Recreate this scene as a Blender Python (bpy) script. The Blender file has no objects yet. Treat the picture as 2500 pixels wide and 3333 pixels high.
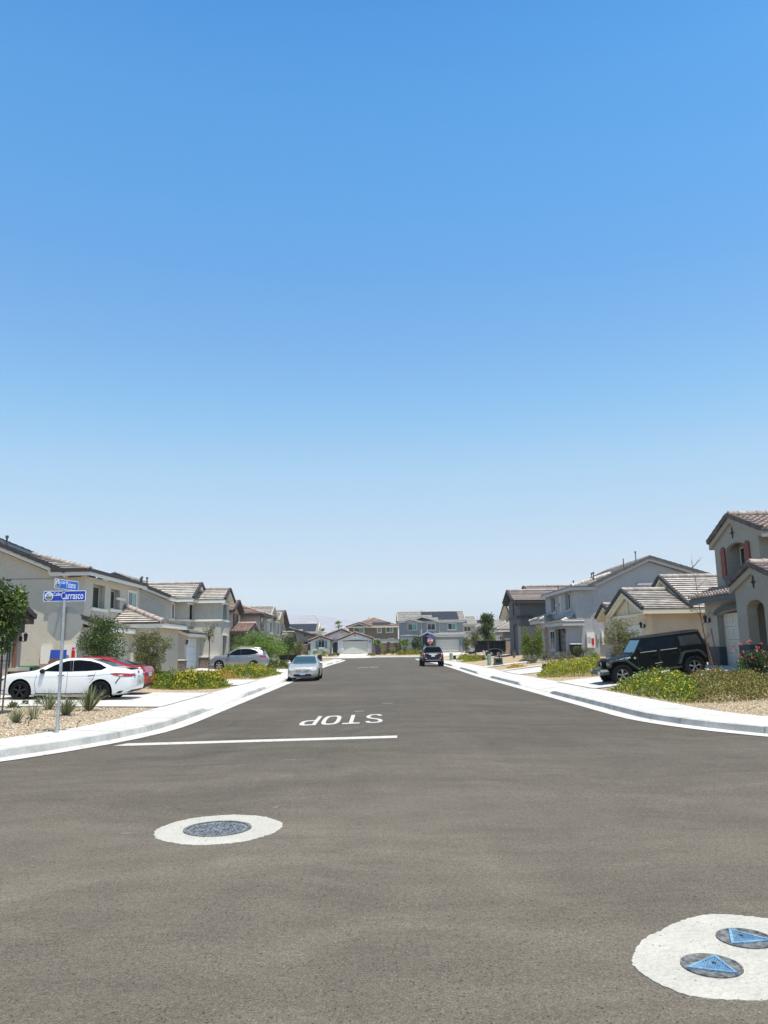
import bpy, bmesh, math, random
from math import sin, cos, pi, radians, hypot, floor
from mathutils import Vector, Matrix, noise
from mathutils.geometry import tessellate_polygon
from mathutils.bvhtree import BVHTree
C = bpy.context
scene = C.scene
COL = scene.collection
# ---------------------------------------------------------------- camera
PITCH, YAW, ROLL = radians(10.0042), radians(0.7883), radians(0.9)
cam_d = bpy.data.cameras.new('camera'); cam = bpy.data.objects.new('camera', cam_d); COL.objects.link(cam)
cam_d.sensor_fit = 'VERTICAL'; cam_d.sensor_height = 36.0; cam_d.lens = 27.0027
cam_d.clip_start = .1; cam_d.clip_end = 30000
cam.matrix_world = Matrix.Translation((0, 0, 1.75)) @ Matrix.Rotation(-YAW, 4, 'Z') @ Matrix.Rotation(pi/2+PITCH, 4, 'X') @ Matrix.Rotation(-ROLL, 4, 'Z')
scene.camera = cam
# ---------------------------------------------------------------- sky, sun, exposure
SUN = Vector((.165, -.21, .963)).normalized()
world = bpy.data.worlds.new('World'); scene.world = world; world.use_nodes = True
nt = world.node_tree; nt.nodes.clear()
wo = nt.nodes.new('ShaderNodeOutputWorld'); bg = nt.nodes.new('ShaderNodeBackground'); sky = nt.nodes.new('ShaderNodeTexSky')
sky.sky_type = 'NISHITA'; sky.sun_disc = False
sky.sun_elevation = math.asin(SUN.z); sky.sun_rotation = math.atan2(SUN.x, SUN.y)
sky.altitude = 50; sky.air_density = 1.0; sky.dust_density = .8; sky.ozone_density = 3.0
bg.inputs[1].default_value = .15
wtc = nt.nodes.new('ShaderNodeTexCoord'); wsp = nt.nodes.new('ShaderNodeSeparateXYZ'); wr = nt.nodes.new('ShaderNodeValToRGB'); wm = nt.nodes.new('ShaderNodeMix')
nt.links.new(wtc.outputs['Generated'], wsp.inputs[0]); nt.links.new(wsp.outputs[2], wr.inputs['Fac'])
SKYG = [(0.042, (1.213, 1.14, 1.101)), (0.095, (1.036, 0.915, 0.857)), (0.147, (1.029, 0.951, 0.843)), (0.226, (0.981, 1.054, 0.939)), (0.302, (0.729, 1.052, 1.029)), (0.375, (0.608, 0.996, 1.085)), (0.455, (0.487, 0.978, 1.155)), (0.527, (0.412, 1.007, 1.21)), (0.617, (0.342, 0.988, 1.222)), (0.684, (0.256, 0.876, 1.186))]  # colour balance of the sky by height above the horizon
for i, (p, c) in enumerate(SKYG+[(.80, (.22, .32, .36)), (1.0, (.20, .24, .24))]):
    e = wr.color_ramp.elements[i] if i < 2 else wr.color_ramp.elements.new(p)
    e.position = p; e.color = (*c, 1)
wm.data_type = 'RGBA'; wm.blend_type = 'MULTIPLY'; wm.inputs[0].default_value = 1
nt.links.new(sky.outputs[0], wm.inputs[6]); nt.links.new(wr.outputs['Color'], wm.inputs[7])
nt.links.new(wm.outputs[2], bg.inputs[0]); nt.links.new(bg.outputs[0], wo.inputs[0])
sun_d = bpy.data.lights.new('sun', 'SUN'); sun_d.energy = 5.0; sun_d.angle = radians(.53); sun_d.color = (1, .945, .84)
sun = bpy.data.objects.new('sun', sun_d); COL.objects.link(sun)
sun.rotation_euler = SUN.to_track_quat('Z', 'Y').to_euler()
scene.view_settings.view_transform = 'Standard'; scene.view_settings.look = 'None'
scene.view_settings.exposure = .42; scene.view_settings.gamma = 1.0
scene.cycles.max_bounces = 6; scene.cycles.volume_bounces = 0
scene.cycles.transparent_max_bounces = 8
rnd = random.Random(7)
# ---------------------------------------------------------------- object helpers
def tag(o, label=None, cat=None, group=None, kind=None):
    if label: o['label'] = label
    if cat: o['category'] = cat
    if group: o['group'] = group
    if kind: o['kind'] = kind
    return o
def thing(name, loc=(0, 0, 0), label=None, cat=None, group=None, rz=0):
    o = bpy.data.objects.new(name, None); COL.objects.link(o); o.empty_display_size = .3
    o.location = loc; o.rotation_euler = (0, 0, rz)
    return tag(o, label, cat, group)
def copy_tree(o, parent=None):
    c = o.copy(); COL.objects.link(c)
    if parent: c.parent = parent
    for ch in o.children: copy_tree(ch, c)
    return c
class MB:
    def __init__(s): s.v = []; s.f = []; s.m = []
    def add(s, vs, fs, mi=0):
        n = len(s.v); s.v += [tuple(v) for v in vs]
        s.f += [tuple(i+n for i in f) for f in fs]; s.m += [mi]*len(fs)
    def box(s, x0, x1, y0, y1, z0, z1, mi=0):
        s.add([(x, y, z) for z in (z0, z1) for y in (y0, y1) for x in (x0, x1)],
              [(0, 2, 3, 1), (4, 5, 7, 6), (0, 1, 5, 4), (2, 6, 7, 3), (0, 4, 6, 2), (1, 3, 7, 5)], mi)
    def prism(s, poly, ax, a0, a1, mi=0):
        n = len(poly)
        def P(p, a): return (a, p[0], p[1]) if ax == 'X' else (p[0], a, p[1]) if ax == 'Y' else (p[0], p[1], a)
        s.add([P(p, a0) for p in poly]+[P(p, a1) for p in poly],
              [tuple(range(n))[::-1], tuple(range(n, 2*n))]+[(i, (i+1) % n, (i+1) % n+n, i+n) for i in range(n)], mi)
    def slab(s, outer, holes, ax, a0, a1, mi=0):
        loops = [outer]+holes
        tr = tessellate_polygon([[Vector((p[0], p[1], 0)) for p in l] for l in loops])
        pts = [p for l in loops for p in l]; n = len(pts)
        def P(p, a): return (a, p[0], p[1]) if ax == 'X' else (p[0], a, p[1]) if ax == 'Y' else (p[0], p[1], a)
        fs = [tuple(t) for t in tr]+[tuple(i+n for i in t[::-1]) for t in tr]
        b = 0
        for l in loops:
            k = len(l)
            fs += [(b+i, b+(i+1) % k, b+(i+1) % k+n, b+i+n) for i in range(k)]; b += k
        s.add([P(p, a0) for p in pts]+[P(p, a1) for p in pts], fs, mi)
    def tube(s, path, rad, n=8, mi=0, cap=True):
        path = [Vector(p) for p in path]; k = len(path)
        rad = rad if isinstance(rad, (list, tuple)) else [rad]*k
        vs = []
        u = None
        for i, p in enumerate(path):
            d = (path[min(i+1, k-1)]-path[max(i-1, 0)]).normalized()
            if u is None: u = d.orthogonal().normalized()
            else:
                u = (u-d*u.dot(d))
                u = u.normalized() if u.length > 1e-6 else d.orthogonal().normalized()
            w = d.cross(u)
            vs += [p+(u*cos(2*pi*j/n)+w*sin(2*pi*j/n))*rad[i] for j in range(n)]
        fs = [(i*n+j, i*n+(j+1) % n, (i+1)*n+(j+1) % n, (i+1)*n+j) for i in range(k-1) for j in range(n)]
        if cap: fs += [tuple(range(n))[::-1], tuple(range((k-1)*n, k*n))]
        s.add(vs, fs, mi)
    def obox(s, p0, p1, w, h, mi=0, up=(0, 0, 1), drop=0):
        p0 = Vector(p0); p1 = Vector(p1); d = (p1-p0).normalized(); up = Vector(up)
        a = d.cross(up).normalized()*(w/2); b = a.cross(d).normalized(); b = b if b.z >= 0 else -b
        vs = []
        for p in (p0, p1):
            q = p-b*drop
            vs += [q-a, q+a, q+a+b*h, q-a+b*h]
        s.add(vs, [(0, 1, 2, 3), (7, 6, 5, 4), (0, 4, 5, 1), (1, 5, 6, 2), (2, 6, 7, 3), (3, 7, 4, 0)], mi)
    def lathe(s, prof, c=(0, 0, 0), n=16, mi=0, ax='Z', ring=False):
        vs = []
        for r, z in prof:
            for j in range(n):
                a = 2*pi*j/n; x, y = r*cos(a), r*sin(a)
                p = (x, y, z) if ax == 'Z' else (x, z, y) if ax == 'Y' else (z, x, y)
                vs.append((p[0]+c[0], p[1]+c[1], p[2]+c[2]))
        k = len(prof)
        s.add(vs, [(i*n+j, i*n+(j+1) % n, (i+1)*n+(j+1) % n, (i+1)*n+j) for i in range(k-1) for j in range(n)]
              + ([((k-1)*n+j, (k-1)*n+(j+1) % n, (j+1) % n, j) for j in range(n)] if ring else [tuple(range(n))[::-1], tuple(range((k-1)*n, k*n))]), mi)
    def build(s, name, mats, parent=None, smooth=None, recalc=True):
        me = bpy.data.meshes.new(name); me.from_pydata(s.v, [], s.f)
        if not isinstance(mats, (list, tuple)): mats = [mats]
        for m in mats: me.materials.append(m)
        me.polygons.foreach_set('material_index', s.m)
        if recalc:
            b = bmesh.new(); b.from_mesh(me); bmesh.ops.recalc_face_normals(b, faces=b.faces); b.to_mesh(me); b.free()
        if smooth is not None:
            me.shade_smooth(); me.set_sharp_from_angle(angle=radians(smooth))
        o = bpy.data.objects.new(name, me); COL.objects.link(o)
        if parent: attach(o, parent)
        return o
def worldmat(o):
    m = Matrix.LocRotScale(o.location, o.rotation_euler, o.scale)
    return worldmat(o.parent) @ o.matrix_parent_inverse @ m if o.parent else m
LOCAL = [False]
def attach(o, parent):
    o.parent = parent
    if not LOCAL[0]: o.matrix_parent_inverse = worldmat(parent).inverted()
# ---------------------------------------------------------------- materials
def nodes(name):
    m = bpy.data.materials.new(name); m.use_nodes = True
    t = m.node_tree; b = t.nodes['Principled BSDF']
    return m, t, b
def pm(name, col, rough=.8, var=.0, scale=2., bump=0., bscale=40., metal=0., spec=.5, coat=0., fine=0., fscale=60., col2=None, ramp=(.35, .65), dist=.02, dots=0):
    m, t, b = nodes(name); N = t.nodes; L = t.links
    b.inputs['Base Color'].default_value = (*col, 1); b.inputs['Roughness'].default_value = rough
    b.inputs['Metallic'].default_value = metal; b.inputs['Specular IOR Level'].default_value = spec
    b.inputs['Coat Weight'].default_value = coat; b.inputs['Coat Roughness'].default_value = .03
    tc = N.new('ShaderNodeTexCoord'); out = None
    if var or col2:
        n = N.new('ShaderNodeTexNoise'); n.inputs['Scale'].default_value = scale; n.inputs['Detail'].default_value = 6; n.inputs['Roughness'].default_value = .6
        L.new(tc.outputs['Object'], n.inputs['Vector'])
        r = N.new('ShaderNodeValToRGB'); r.color_ramp.elements[0].position = ramp[0]; r.color_ramp.elements[1].position = ramp[1]
        c2 = col2 or tuple(min(1, c*(1+var)) for c in col); c1 = col if col2 else tuple(c*(1-var) for c in col)
        r.color_ramp.elements[0].color = (*c1, 1); r.color_ramp.elements[1].color = (*c2, 1)
        L.new(n.outputs['Fac'], r.inputs['Fac']); out = r.outputs['Color']
    if fine:
        n = N.new('ShaderNodeTexNoise'); n.inputs['Scale'].default_value = fscale; n.inputs['Detail'].default_value = 3
        L.new(tc.outputs['Object'], n.inputs['Vector'])
        mr = N.new('ShaderNodeMapRange'); mr.inputs[1].default_value = .3; mr.inputs[2].default_value = .7; mr.inputs[3].default_value = 1-fine; mr.inputs[4].default_value = 1+fine
        L.new(n.outputs['Fac'], mr.inputs[0])
        mx = N.new('ShaderNodeMix'); mx.data_type = 'RGBA'; mx.blend_type = 'MULTIPLY'; mx.inputs[0].default_value = 1
        if out: L.new(out, mx.inputs[6])
        else: mx.inputs[6].default_value = (*col, 1)
        L.new(mr.outputs[0], mx.inputs[7]); out = mx.outputs[2]
    if dots:
        v = N.new('ShaderNodeTexVoronoi'); v.inputs['Scale'].default_value = dots; L.new(tc.outputs['Object'], v.inputs['Vector'])
        n = N.new('ShaderNodeTexNoise'); n.inputs['Scale'].default_value = dots*.22; n.inputs['Detail'].default_value = 2; L.new(tc.outputs['Object'], n.inputs['Vector'])
        ml = N.new('ShaderNodeMapRange'); ml.inputs[1].default_value = .46; ml.inputs[2].default_value = .66; ml.inputs[3].default_value = 0; ml.inputs[4].default_value = .24; L.new(n.outputs['Fac'], ml.inputs[0])
        lt = N.new('ShaderNodeMath'); lt.operation = 'LESS_THAN'; L.new(v.outputs['Distance'], lt.inputs[0]); L.new(ml.outputs[0], lt.inputs[1])
        mx = N.new('ShaderNodeMix'); mx.data_type = 'RGBA'; L.new(lt.outputs[0], mx.inputs[0]); mx.inputs[7].default_value = (.07, .065, .06, 1)
        if out: L.new(out, mx.inputs[6])
        else: mx.inputs[6].default_value = (*col, 1)
        out = mx.outputs[2]
    if out: L.new(out, b.inputs['Base Color'])
    if bump:
        n = N.new('ShaderNodeTexNoise'); n.inputs['Scale'].default_value = bscale; n.inputs['Detail'].default_value = 4
        L.new(tc.outputs['Object'], n.inputs['Vector'])
        bp = N.new('ShaderNodeBump'); bp.inputs['Strength'].default_value = bump; bp.inputs['Distance'].default_value = dist
        L.new(n.outputs['Fac'], bp.inputs['Height']); L.new(bp.outputs[0], b.inputs['Normal'])
    return m
def stucco(name, col): return pm(name, col, .9, var=.07, scale=.9, bump=.5, bscale=22, fine=.08, fscale=9, ramp=(.3, .7))
def leafmat(name, c1, c2, c3=None, trans=.25, pos=.8):
    m, t, b = nodes(name); N = t.nodes; L = t.links
    g = N.new('ShaderNodeNewGeometry'); r = N.new('ShaderNodeValToRGB')
    r.color_ramp.elements[0].color = (*c1, 1); r.color_ramp.elements[1].color = (*c2, 1)
    r.color_ramp.elements[0].position = 0; r.color_ramp.elements[1].position = pos if c3 else 1
    if c3: e = r.color_ramp.elements.new(min(1, pos+.12)); e.color = (*c3, 1)
    L.new(g.outputs['Random Per Island'], r.inputs['Fac']); L.new(r.outputs['Color'], b.inputs['Base Color'])
    b.inputs['Roughness'].default_value = .5; b.inputs['Specular IOR Level'].default_value = .35
    tr = N.new('ShaderNodeBsdfTranslucent'); L.new(r.outputs['Color'], tr.inputs['Color'])
    mx = N.new('ShaderNodeMixShader'); mx.inputs[0].default_value = trans
    L.new(b.outputs[0], mx.inputs[1]); L.new(tr.outputs[0], mx.inputs[2])
    L.new(mx.outputs[0], N['Material Output'].inputs['Surface'])
    return m
def brickmat(name, c1, c2, mortar, sc=4., w=.5, h=.25, ms=.02, rot=None):
    m, t, b = nodes(name); N = t.nodes; L = t.links
    tc = N.new('ShaderNodeTexCoord'); sp = N.new('ShaderNodeSeparateXYZ'); ad = N.new('ShaderNodeMath'); cb = N.new('ShaderNodeCombineXYZ')
    L.new(tc.outputs['Object'], sp.inputs[0]); L.new(sp.outputs[0], ad.inputs[0]); L.new(sp.outputs[1], ad.inputs[1]); L.new(ad.outputs[0], cb.inputs[0]); L.new(sp.outputs[2], cb.inputs[1])
    br = N.new('ShaderNodeTexBrick'); br.inputs['Scale'].default_value = sc
    br.inputs['Color1'].default_value = (*c1, 1); br.inputs['Color2'].default_value = (*c2, 1); br.inputs['Mortar'].default_value = (*mortar, 1)
    br.inputs['Mortar Size'].default_value = ms; br.inputs['Brick Width'].default_value = w; br.inputs['Row Height'].default_value = h
    L.new(cb.outputs[0], br.inputs['Vector']); L.new(br.outputs['Color'], b.inputs['Base Color']); b.inputs['Roughness'].default_value = .9
    bp = N.new('ShaderNodeBump'); bp.inputs['Strength'].default_value = .6; bp.inputs['Distance'].default_value = .02; bp.invert = True
    L.new(br.outputs['Fac'], bp.inputs['Height']); L.new(bp.outputs[0], b.inputs['Normal'])
    return m
def asphaltmat():
    m, t, b = nodes('asphalt'); N = t.nodes; L = t.links
    tc = N.new('ShaderNodeTexCoord'); O = tc.outputs['Object']
    def noi(sc, det, vec=O, rough=.6):
        n = N.new('ShaderNodeTexNoise'); n.inputs['Scale'].default_value = sc; n.inputs['Detail'].default_value = det; n.inputs['Roughness'].default_value = rough
        L.new(vec, n.inputs['Vector']); return n.outputs['Fac']
    def ramp(f, els):
        r = N.new('ShaderNodeValToRGB'); e = r.color_ramp.elements
        e[0].position, e[0].color = els[0][0], (*els[0][1], 1); e[1].position, e[1].color = els[-1][0], (*els[-1][1], 1)
        for p, c in els[1:-1]: q = e.new(p); q.color = (*c, 1)
        L.new(f, r.inputs['Fac']); return r.outputs['Color']
    def mul(a, c):
        x = N.new('ShaderNodeMix'); x.data_type = 'RGBA'; x.blend_type = 'MULTIPLY'; x.inputs[0].default_value = 1
        L.new(a, x.inputs[6]); L.new(c, x.inputs[7]); return x.outputs[2]
    g = lambda v: (v, v, v)
    base = ramp(noi(70, 5, rough=.85), [(.30, (.036, .030, .022)), (.44, (.104, .089, .070)), (.56, (.158, .135, .106)), (.70, (.30, .26, .205))])
    grit = ramp(noi(190, 2), [(.35, g(.72)), (.65, g(1.28))])
    patchy = ramp(noi(24, 4, rough=.7), [(.34, g(.80)), (.66, g(1.18))])
    big = mul(grit, patchy)
    dw = N.new('ShaderNodeTexNoise'); dw.inputs['Scale'].default_value = .35; L.new(O, dw.inputs['Vector'])
    wv = N.new('ShaderNodeMix'); wv.data_type = 'VECTOR'; wv.inputs[0].default_value = .75; L.new(O, wv.inputs[4]); L.new(dw.outputs['Color'], wv.inputs[5])
    mpw = N.new('ShaderNodeMapping'); mpw.inputs['Scale'].default_value = (.9, 4.5, 1); L.new(wv.outputs[1], mpw.inputs[0])
    big = mul(big, ramp(noi(1.1, 6, mpw.outputs[0], .65), [(.32, g(.82)), (.5, g(1.0)), (.66, g(1.16))]))
    big = mul(big, ramp(noi(.22, 5), [(.3, g(.87)), (.7, g(1.10))]))
    mid = ramp(noi(2.4, 6, rough=.7), [(.3, g(.90)), (.7, g(1.08))])
    mp = N.new('ShaderNodeMapping'); mp.inputs['Scale'].default_value = (.5, 3.2, 1); mp.inputs['Rotation'].default_value = (0, 0, .25)
    L.new(O, mp.inputs[0]); st = ramp(noi(1.3, 7, mp.outputs[0], .7), [(.25, g(.90)), (.6, g(1.04))])
    mp2 = N.new('ShaderNodeMapping'); mp2.inputs['Scale'].default_value = (1.3, .10, 1)
    L.new(O, mp2.inputs[0]); st2 = ramp(noi(1., 5, mp2.outputs[0]), [(.3, g(.93)), (.7, g(1.06))])
    vo = N.new('ShaderNodeTexVoronoi'); vo.inputs['Scale'].default_value = 30; L.new(O, vo.inputs['Vector'])
    vr = ramp(vo.outputs['Distance'], [(.0, g(.15)), (.14, g(.35)), (.22, g(1))])
    # only some of the pits show
    n3 = ramp(noi(9, 3), [(.46, g(1)), (.50, g(0))])
    mx = N.new('ShaderNodeMix'); mx.data_type = 'RGBA'; mx.blend_type = 'LIGHTEN'; mx.inputs[0].default_value = 1
    L.new(vr, mx.inputs[6]); L.new(n3, mx.inputs[7])
    # darker further up the street, beyond the crossing
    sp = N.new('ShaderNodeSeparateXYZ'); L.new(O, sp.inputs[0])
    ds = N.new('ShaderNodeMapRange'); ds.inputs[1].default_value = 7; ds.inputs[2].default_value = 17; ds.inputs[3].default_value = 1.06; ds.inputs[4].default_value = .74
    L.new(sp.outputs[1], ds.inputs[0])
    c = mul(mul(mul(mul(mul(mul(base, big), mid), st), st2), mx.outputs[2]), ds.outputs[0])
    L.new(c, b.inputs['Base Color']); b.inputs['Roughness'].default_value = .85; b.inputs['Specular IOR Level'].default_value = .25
    bp = N.new('ShaderNodeBump'); bp.inputs['Strength'].default_value = .8; bp.inputs['Distance'].default_value = .012
    L.new(noi(85, 3, rough=.7), bp.inputs['Height']); L.new(bp.outputs[0], b.inputs['Normal'])
    return m
def gravelmat():
    m, t, b = nodes('gravel'); N = t.nodes; L = t.links
    tc = N.new('ShaderNodeTexCoord'); vo = N.new('ShaderNodeTexVoronoi'); vo.inputs['Scale'].default_value = 27
    L.new(tc.outputs['Object'], vo.inputs['Vector'])
    sp = N.new('ShaderNodeSeparateXYZ'); L.new(vo.outputs['Color'], sp.inputs[0])
    r = N.new('ShaderNodeValToRGB'); e = r.color_ramp.elements
    e[0].position = 0; e[0].color = (.29, .20, .12, 1); e[1].position = 1; e[1].color = (.80, .69, .52, 1)
    q = e.new(.3); q.color = (.54, .42, .27, 1); q = e.new(.7); q.color = (.67, .54, .36, 1)
    L.new(sp.outputs[0], r.inputs['Fac'])
    r2 = N.new('ShaderNodeValToRGB'); r2.color_ramp.elements[0].position = .35; r2.color_ramp.elements[0].color = (1, 1, 1, 1); r2.color_ramp.elements[1].position = .75; r2.color_ramp.elements[1].color = (.35, .3, .26, 1)
    L.new(vo.outputs['Distance'], r2.inputs['Fac'])
    n = N.new('ShaderNodeTexNoise'); n.inputs['Scale'].default_value = .8; n.inputs['Detail'].default_value = 5; L.new(tc.outputs['Object'], n.inputs['Vector'])
    r3 = N.new('ShaderNodeValToRGB'); r3.color_ramp.elements[0].position = .3; r3.color_ramp.elements[0].color = (.82, .8, .78, 1); r3.color_ramp.elements[1].position = .7; r3.color_ramp.elements[1].color = (1.08, 1.06, 1.03, 1)
    L.new(n.outputs['Fac'], r3.inputs['Fac'])
    o = r.outputs['Color']
    for x in (r2, r3):
        mx = N.new('ShaderNodeMix'); mx.data_type = 'RGBA'; mx.blend_type = 'MULTIPLY'; mx.inputs[0].default_value = 1
        L.new(o, mx.inputs[6]); L.new(x.outputs['Color'], mx.inputs[7]); o = mx.outputs[2]
    L.new(o, b.inputs['Base Color']); b.inputs['Roughness'].default_value = .95
    bp = N.new('ShaderNodeBump'); bp.inputs['Strength'].default_value = .9; bp.inputs['Distance'].default_value = .03; bp.invert = True
    L.new(vo.outputs['Distance'], bp.inputs['Height']); L.new(bp.outputs[0], b.inputs['Normal'])
    return m
M = {}
M['asphalt'] = asphaltmat(); M['gravel'] = gravelmat()
M['concrete'] = pm('concrete', (.52, .505, .475), .85, var=.10, scale=.8, bump=.25, bscale=60, fine=.05, fscale=30, dots=7)
M['concrete_old'] = pm('kerb_concrete', (.33, .325, .305), .9, scale=1.6, col2=(.50, .49, .465), bump=.4, bscale=35, fine=.12, fscale=25, ramp=(.3, .62))
M['joint'] = pm('joint', (.22, .21, .2), .95)
M['collar'] = pm('manhole_collar_concrete', (.42, .405, .36), .9, var=.08, scale=3, bump=1., bscale=26, fine=.08, fscale=40, dots=38)
M['road_paint'] = pm('road_paint', (.26, .24, .21), .75, scale=26, col2=(.56, .54, .50), ramp=(.36, .48), fine=.1, fscale=9, bump=.5, bscale=80)
M['iron'] = pm('cast_iron', (.15, .165, .185), .6, var=.6, scale=20, metal=.1, bump=.5, bscale=60)
M['iron_rim'] = pm('worn_iron_rim', (.15, .15, .145), .6, var=.6, scale=25, metal=.3, bump=.5, bscale=60)
M['blue_iron'] = pm('blue_painted_iron', (.10, .22, .36), .6, scale=14, col2=(.20, .34, .46), bump=.5, bscale=70, fine=.25, fscale=40, dots=60)
M['galv'] = pm('galvanised_steel', (.50, .53, .55), .38, var=.12, scale=12, metal=.85)
M['bare_metal'] = pm('bare_sign_metal', (.36, .34, .31), .42, var=.05, scale=3, metal=.6)
M['sign_blue'] = pm('sign_blue', (.006, .04, .42), .35); M['sign_blue2'] = pm('sign_light_blue', (.012, .13, .62), .35)
M['sign_white'] = pm('sign_white', (.82, .84, .86), .4); M['sign_red'] = pm('sign_red', (.55, .02, .025), .35)
M['emblem'] = pm('emblem', (.16, .15, .10), .5, scale=30, col2=(.45, .55, .5), ramp=(.45, .55))
# walls
W = {}; WK = dict(darkR=.85, darkR2=.9, base=.8, white=1.0, tanA=1.0, cream=1.02)
for k, c in dict(tanA=(.52, .475, .385), greyB=(.44, .415, .36), tan0=(.40, .37, .31), pinkC=(.40, .29, .22), greyC=(.38, .35, .295), greyD=(.45, .42, .355), greyE=(.33, .31, .28),
                 taupe=(.33, .30, .25), cream=(.52, .44, .31), blueR=(.36, .36, .36), darkR=(.10, .108, .115), darkR2=(.155, .16, .16), creamR=(.50, .48, .42), white=(.62, .60, .57), whiteb=(.42, .42, .40),
                 brown=(.20, .155, .105), greyfar=(.25, .26, .265), farL=(.26, .24, .22), farR=(.33, .33, .32), base=(.065, .085, .09)).items(): W[k] = stucco('stucco_'+k, tuple(v*WK.get(k, .98) for v in c))
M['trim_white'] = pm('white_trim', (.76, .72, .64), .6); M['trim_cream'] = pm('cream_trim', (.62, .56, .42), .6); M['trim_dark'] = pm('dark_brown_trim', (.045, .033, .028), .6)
M['trim_slate'] = pm('slate_trim', (.055, .07, .075), .6); M['trim_grey'] = pm('grey_trim', (.42, .42, .42), .6); M['trim_tan'] = pm('tan_trim', (.45, .42, .36), .6)
def tilem(n, c, c2): return pm(n, c, .85, scale=2.2, col2=c2, bump=.4, bscale=30, fine=.14, fscale=5, ramp=(.35, .65))
M['tile_pale'] = tilem('pale_concrete_tile', (.36, .325, .295), (.56, .52, .475)); M['tile_pink'] = tilem('pinkish_tile', (.30, .25, .23), (.44, .38, .35))
M['tile_red'] = tilem('red_clay_tile', (.31, .205, .165), (.49, .37, .31)); M['tile_tan'] = tilem('tan_clay_tile', (.24, .185, .16), (.42, .345, .30))
M['tile_grey'] = tilem('grey_concrete_tile', (.33, .31, .28), (.46, .44, .40)); M['tile_edge'] = pm('dark_tile_edge_and_shade', (.040, .037, .036), .8, var=.25, scale=4)  # edge tile near black, eave shade included in its colour
M['tile_cap'] = tilem('ridge_cap_tile', (.30, .25, .225), (.46, .40, .36)); M['brownroof'] = tilem('brown_tile', (.20, .13, .10), (.36, .26, .21))
M['glass'] = pm('dark_glass', (.012, .02, .022), .06, spec=.6); M['glass_teal'] = pm('teal_reflection_glass', (.10, .24, .23), .12, spec=.6)  # teal panes: reflections put into the base colour
M['vinyl'] = pm('window_vinyl', (.66, .66, .63), .5); M['door_white'] = pm('garage_door_white', (.60, .62, .63), .55, bump=.1, bscale=30); M['door_cream'] = pm('garage_door_cream', (.55, .52, .44), .55, bump=.1, bscale=30)
M['door_dark'] = pm('dark_door', (.008, .009, .009), .45); M['shutter_red'] = pm('rust_red_shutter', (.20, .045, .022), .6); M['shutter_blue'] = pm('blue_green_shutter', (.11, .22, .26), .6)
M['black_metal'] = pm('black_metal', (.02, .02, .02), .45, metal=.3); M['vent'] = pm('vent_metal', (.05, .045, .045), .5)
M['solar'] = pm('solar_panel', (.028, .028, .034), .45, var=.15, scale=2, spec=.3); M['solar_rim'] = pm('solar_rim', (.015, .015, .017), .4)
M['stone'] = brickmat('stacked_stone', (.16, .12, .09), (.30, .24, .19), (.05, .04, .035), 5, .6, .25, .03)
M['brick'] = brickmat('brown_block_wall', (.26, .16, .10), (.17, .10, .065), (.12, .09, .07), 2.2, .5, .3, .035)
M['brick_tan'] = brickmat('tan_block_pillar', (.50, .40, .30), (.42, .32, .23), (.25, .2, .16), 3, .5, .3, .03)
M['bark'] = pm('bark', (.11, .08, .06), .95, var=.3, scale=12, bump=.8, bscale=30); M['bark_pale'] = pm('pale_bark', (.30, .24, .19), .9, var=.3, scale=12, bump=.5, bscale=30)
M['stake'] = pm('wood_stake', (.16, .07, .045), .85, var=.2, scale=8)
# ---------------------------------------------------------------- terrain heights
def ss(t):
    t = min(max(t, 0), 1); return t*t*(3-2*t)
def zprof(Y): return .12*ss((Y-45)/25)-.17*ss((Y-75)/40)
def sdl(X, Y, side):
    if side < 0: dx = -5.2-X; dn = Y-8.5; R = 12.
    else: dx = X-6.75; dn = Y-11.7; R = 9.
    df = 130-Y
    if dx < R and dn < R: return R-hypot(R-dx, R-dn)
    if dx < 6 and df < 6: return 6-hypot(6-dx, 6-df)
    return min(dx, dn, df)
def cross(Y): return ss((Y-8)/6)*(1-ss((Y-124)/8)*.8)
def road(X, Y): return zprof(Y)-.02*min(abs(X-.6), 5.6)*cross(Y)
def gz(X, Y):
    if Y > 141.9: return zprof(Y)-.02+.15+.5*ss((Y-144)/9)
    r = zprof(Y)-.112*cross(Y)
    s = -1 if X < .7 else 1
    d = sdl(X, Y, s)
    if d < 0: return road(X, Y)
    if s < 0: return r+.15+max(0, min(d-1.45, 7.5))*(.02+.012*ss((Y-38)/15))
    return r+.15+.66*min(1, max(0, d-1.75)/6.5)
def lines(lo, hi, fine_lo, fine_hi, st, g=1.18):
    a = []; x = fine_lo
    while x <= fine_hi+1e-6: a.append(x); x += st
    s = st; x = fine_hi
    while x < hi: s *= g; x += s; a.append(min(x, hi))
    s = st; x = fine_lo
    while x > lo: s *= g; x -= s; a.insert(0, max(x, lo))
    return a
# one ground sheet reaching to the horizon
xs = lines(-6600, 6600, -26, 26, .5); ys = lines(-60, 7000, 6, 156, .5)
mb = MB(); nx = len(xs)
vs = []
for y in ys:
    for x in xs:
        s = -1 if x < .7 else 1
        d = sdl(x, y, s) if y < 136 else y-142
        wd = 1.45 if s < 0 else 1.75
        z = gz(x, y) if d > wd-.35 else (-.45 if y < 160 else gz(x, y))
        if d > wd-.35 and hypot(x, y) < 60: z += .012*noise.noise(Vector((x*.7, y*.7, 0)))
        vs.append((x, y, z))
mb.add(vs, [(j*nx+i, j*nx+i+1, (j+1)*nx+i+1, (j+1)*nx+i) for j in range(len(ys)-1) for i in range(nx-1)])
tag(mb.build('ground', M['gravel'], recalc=False), kind='structure')
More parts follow.
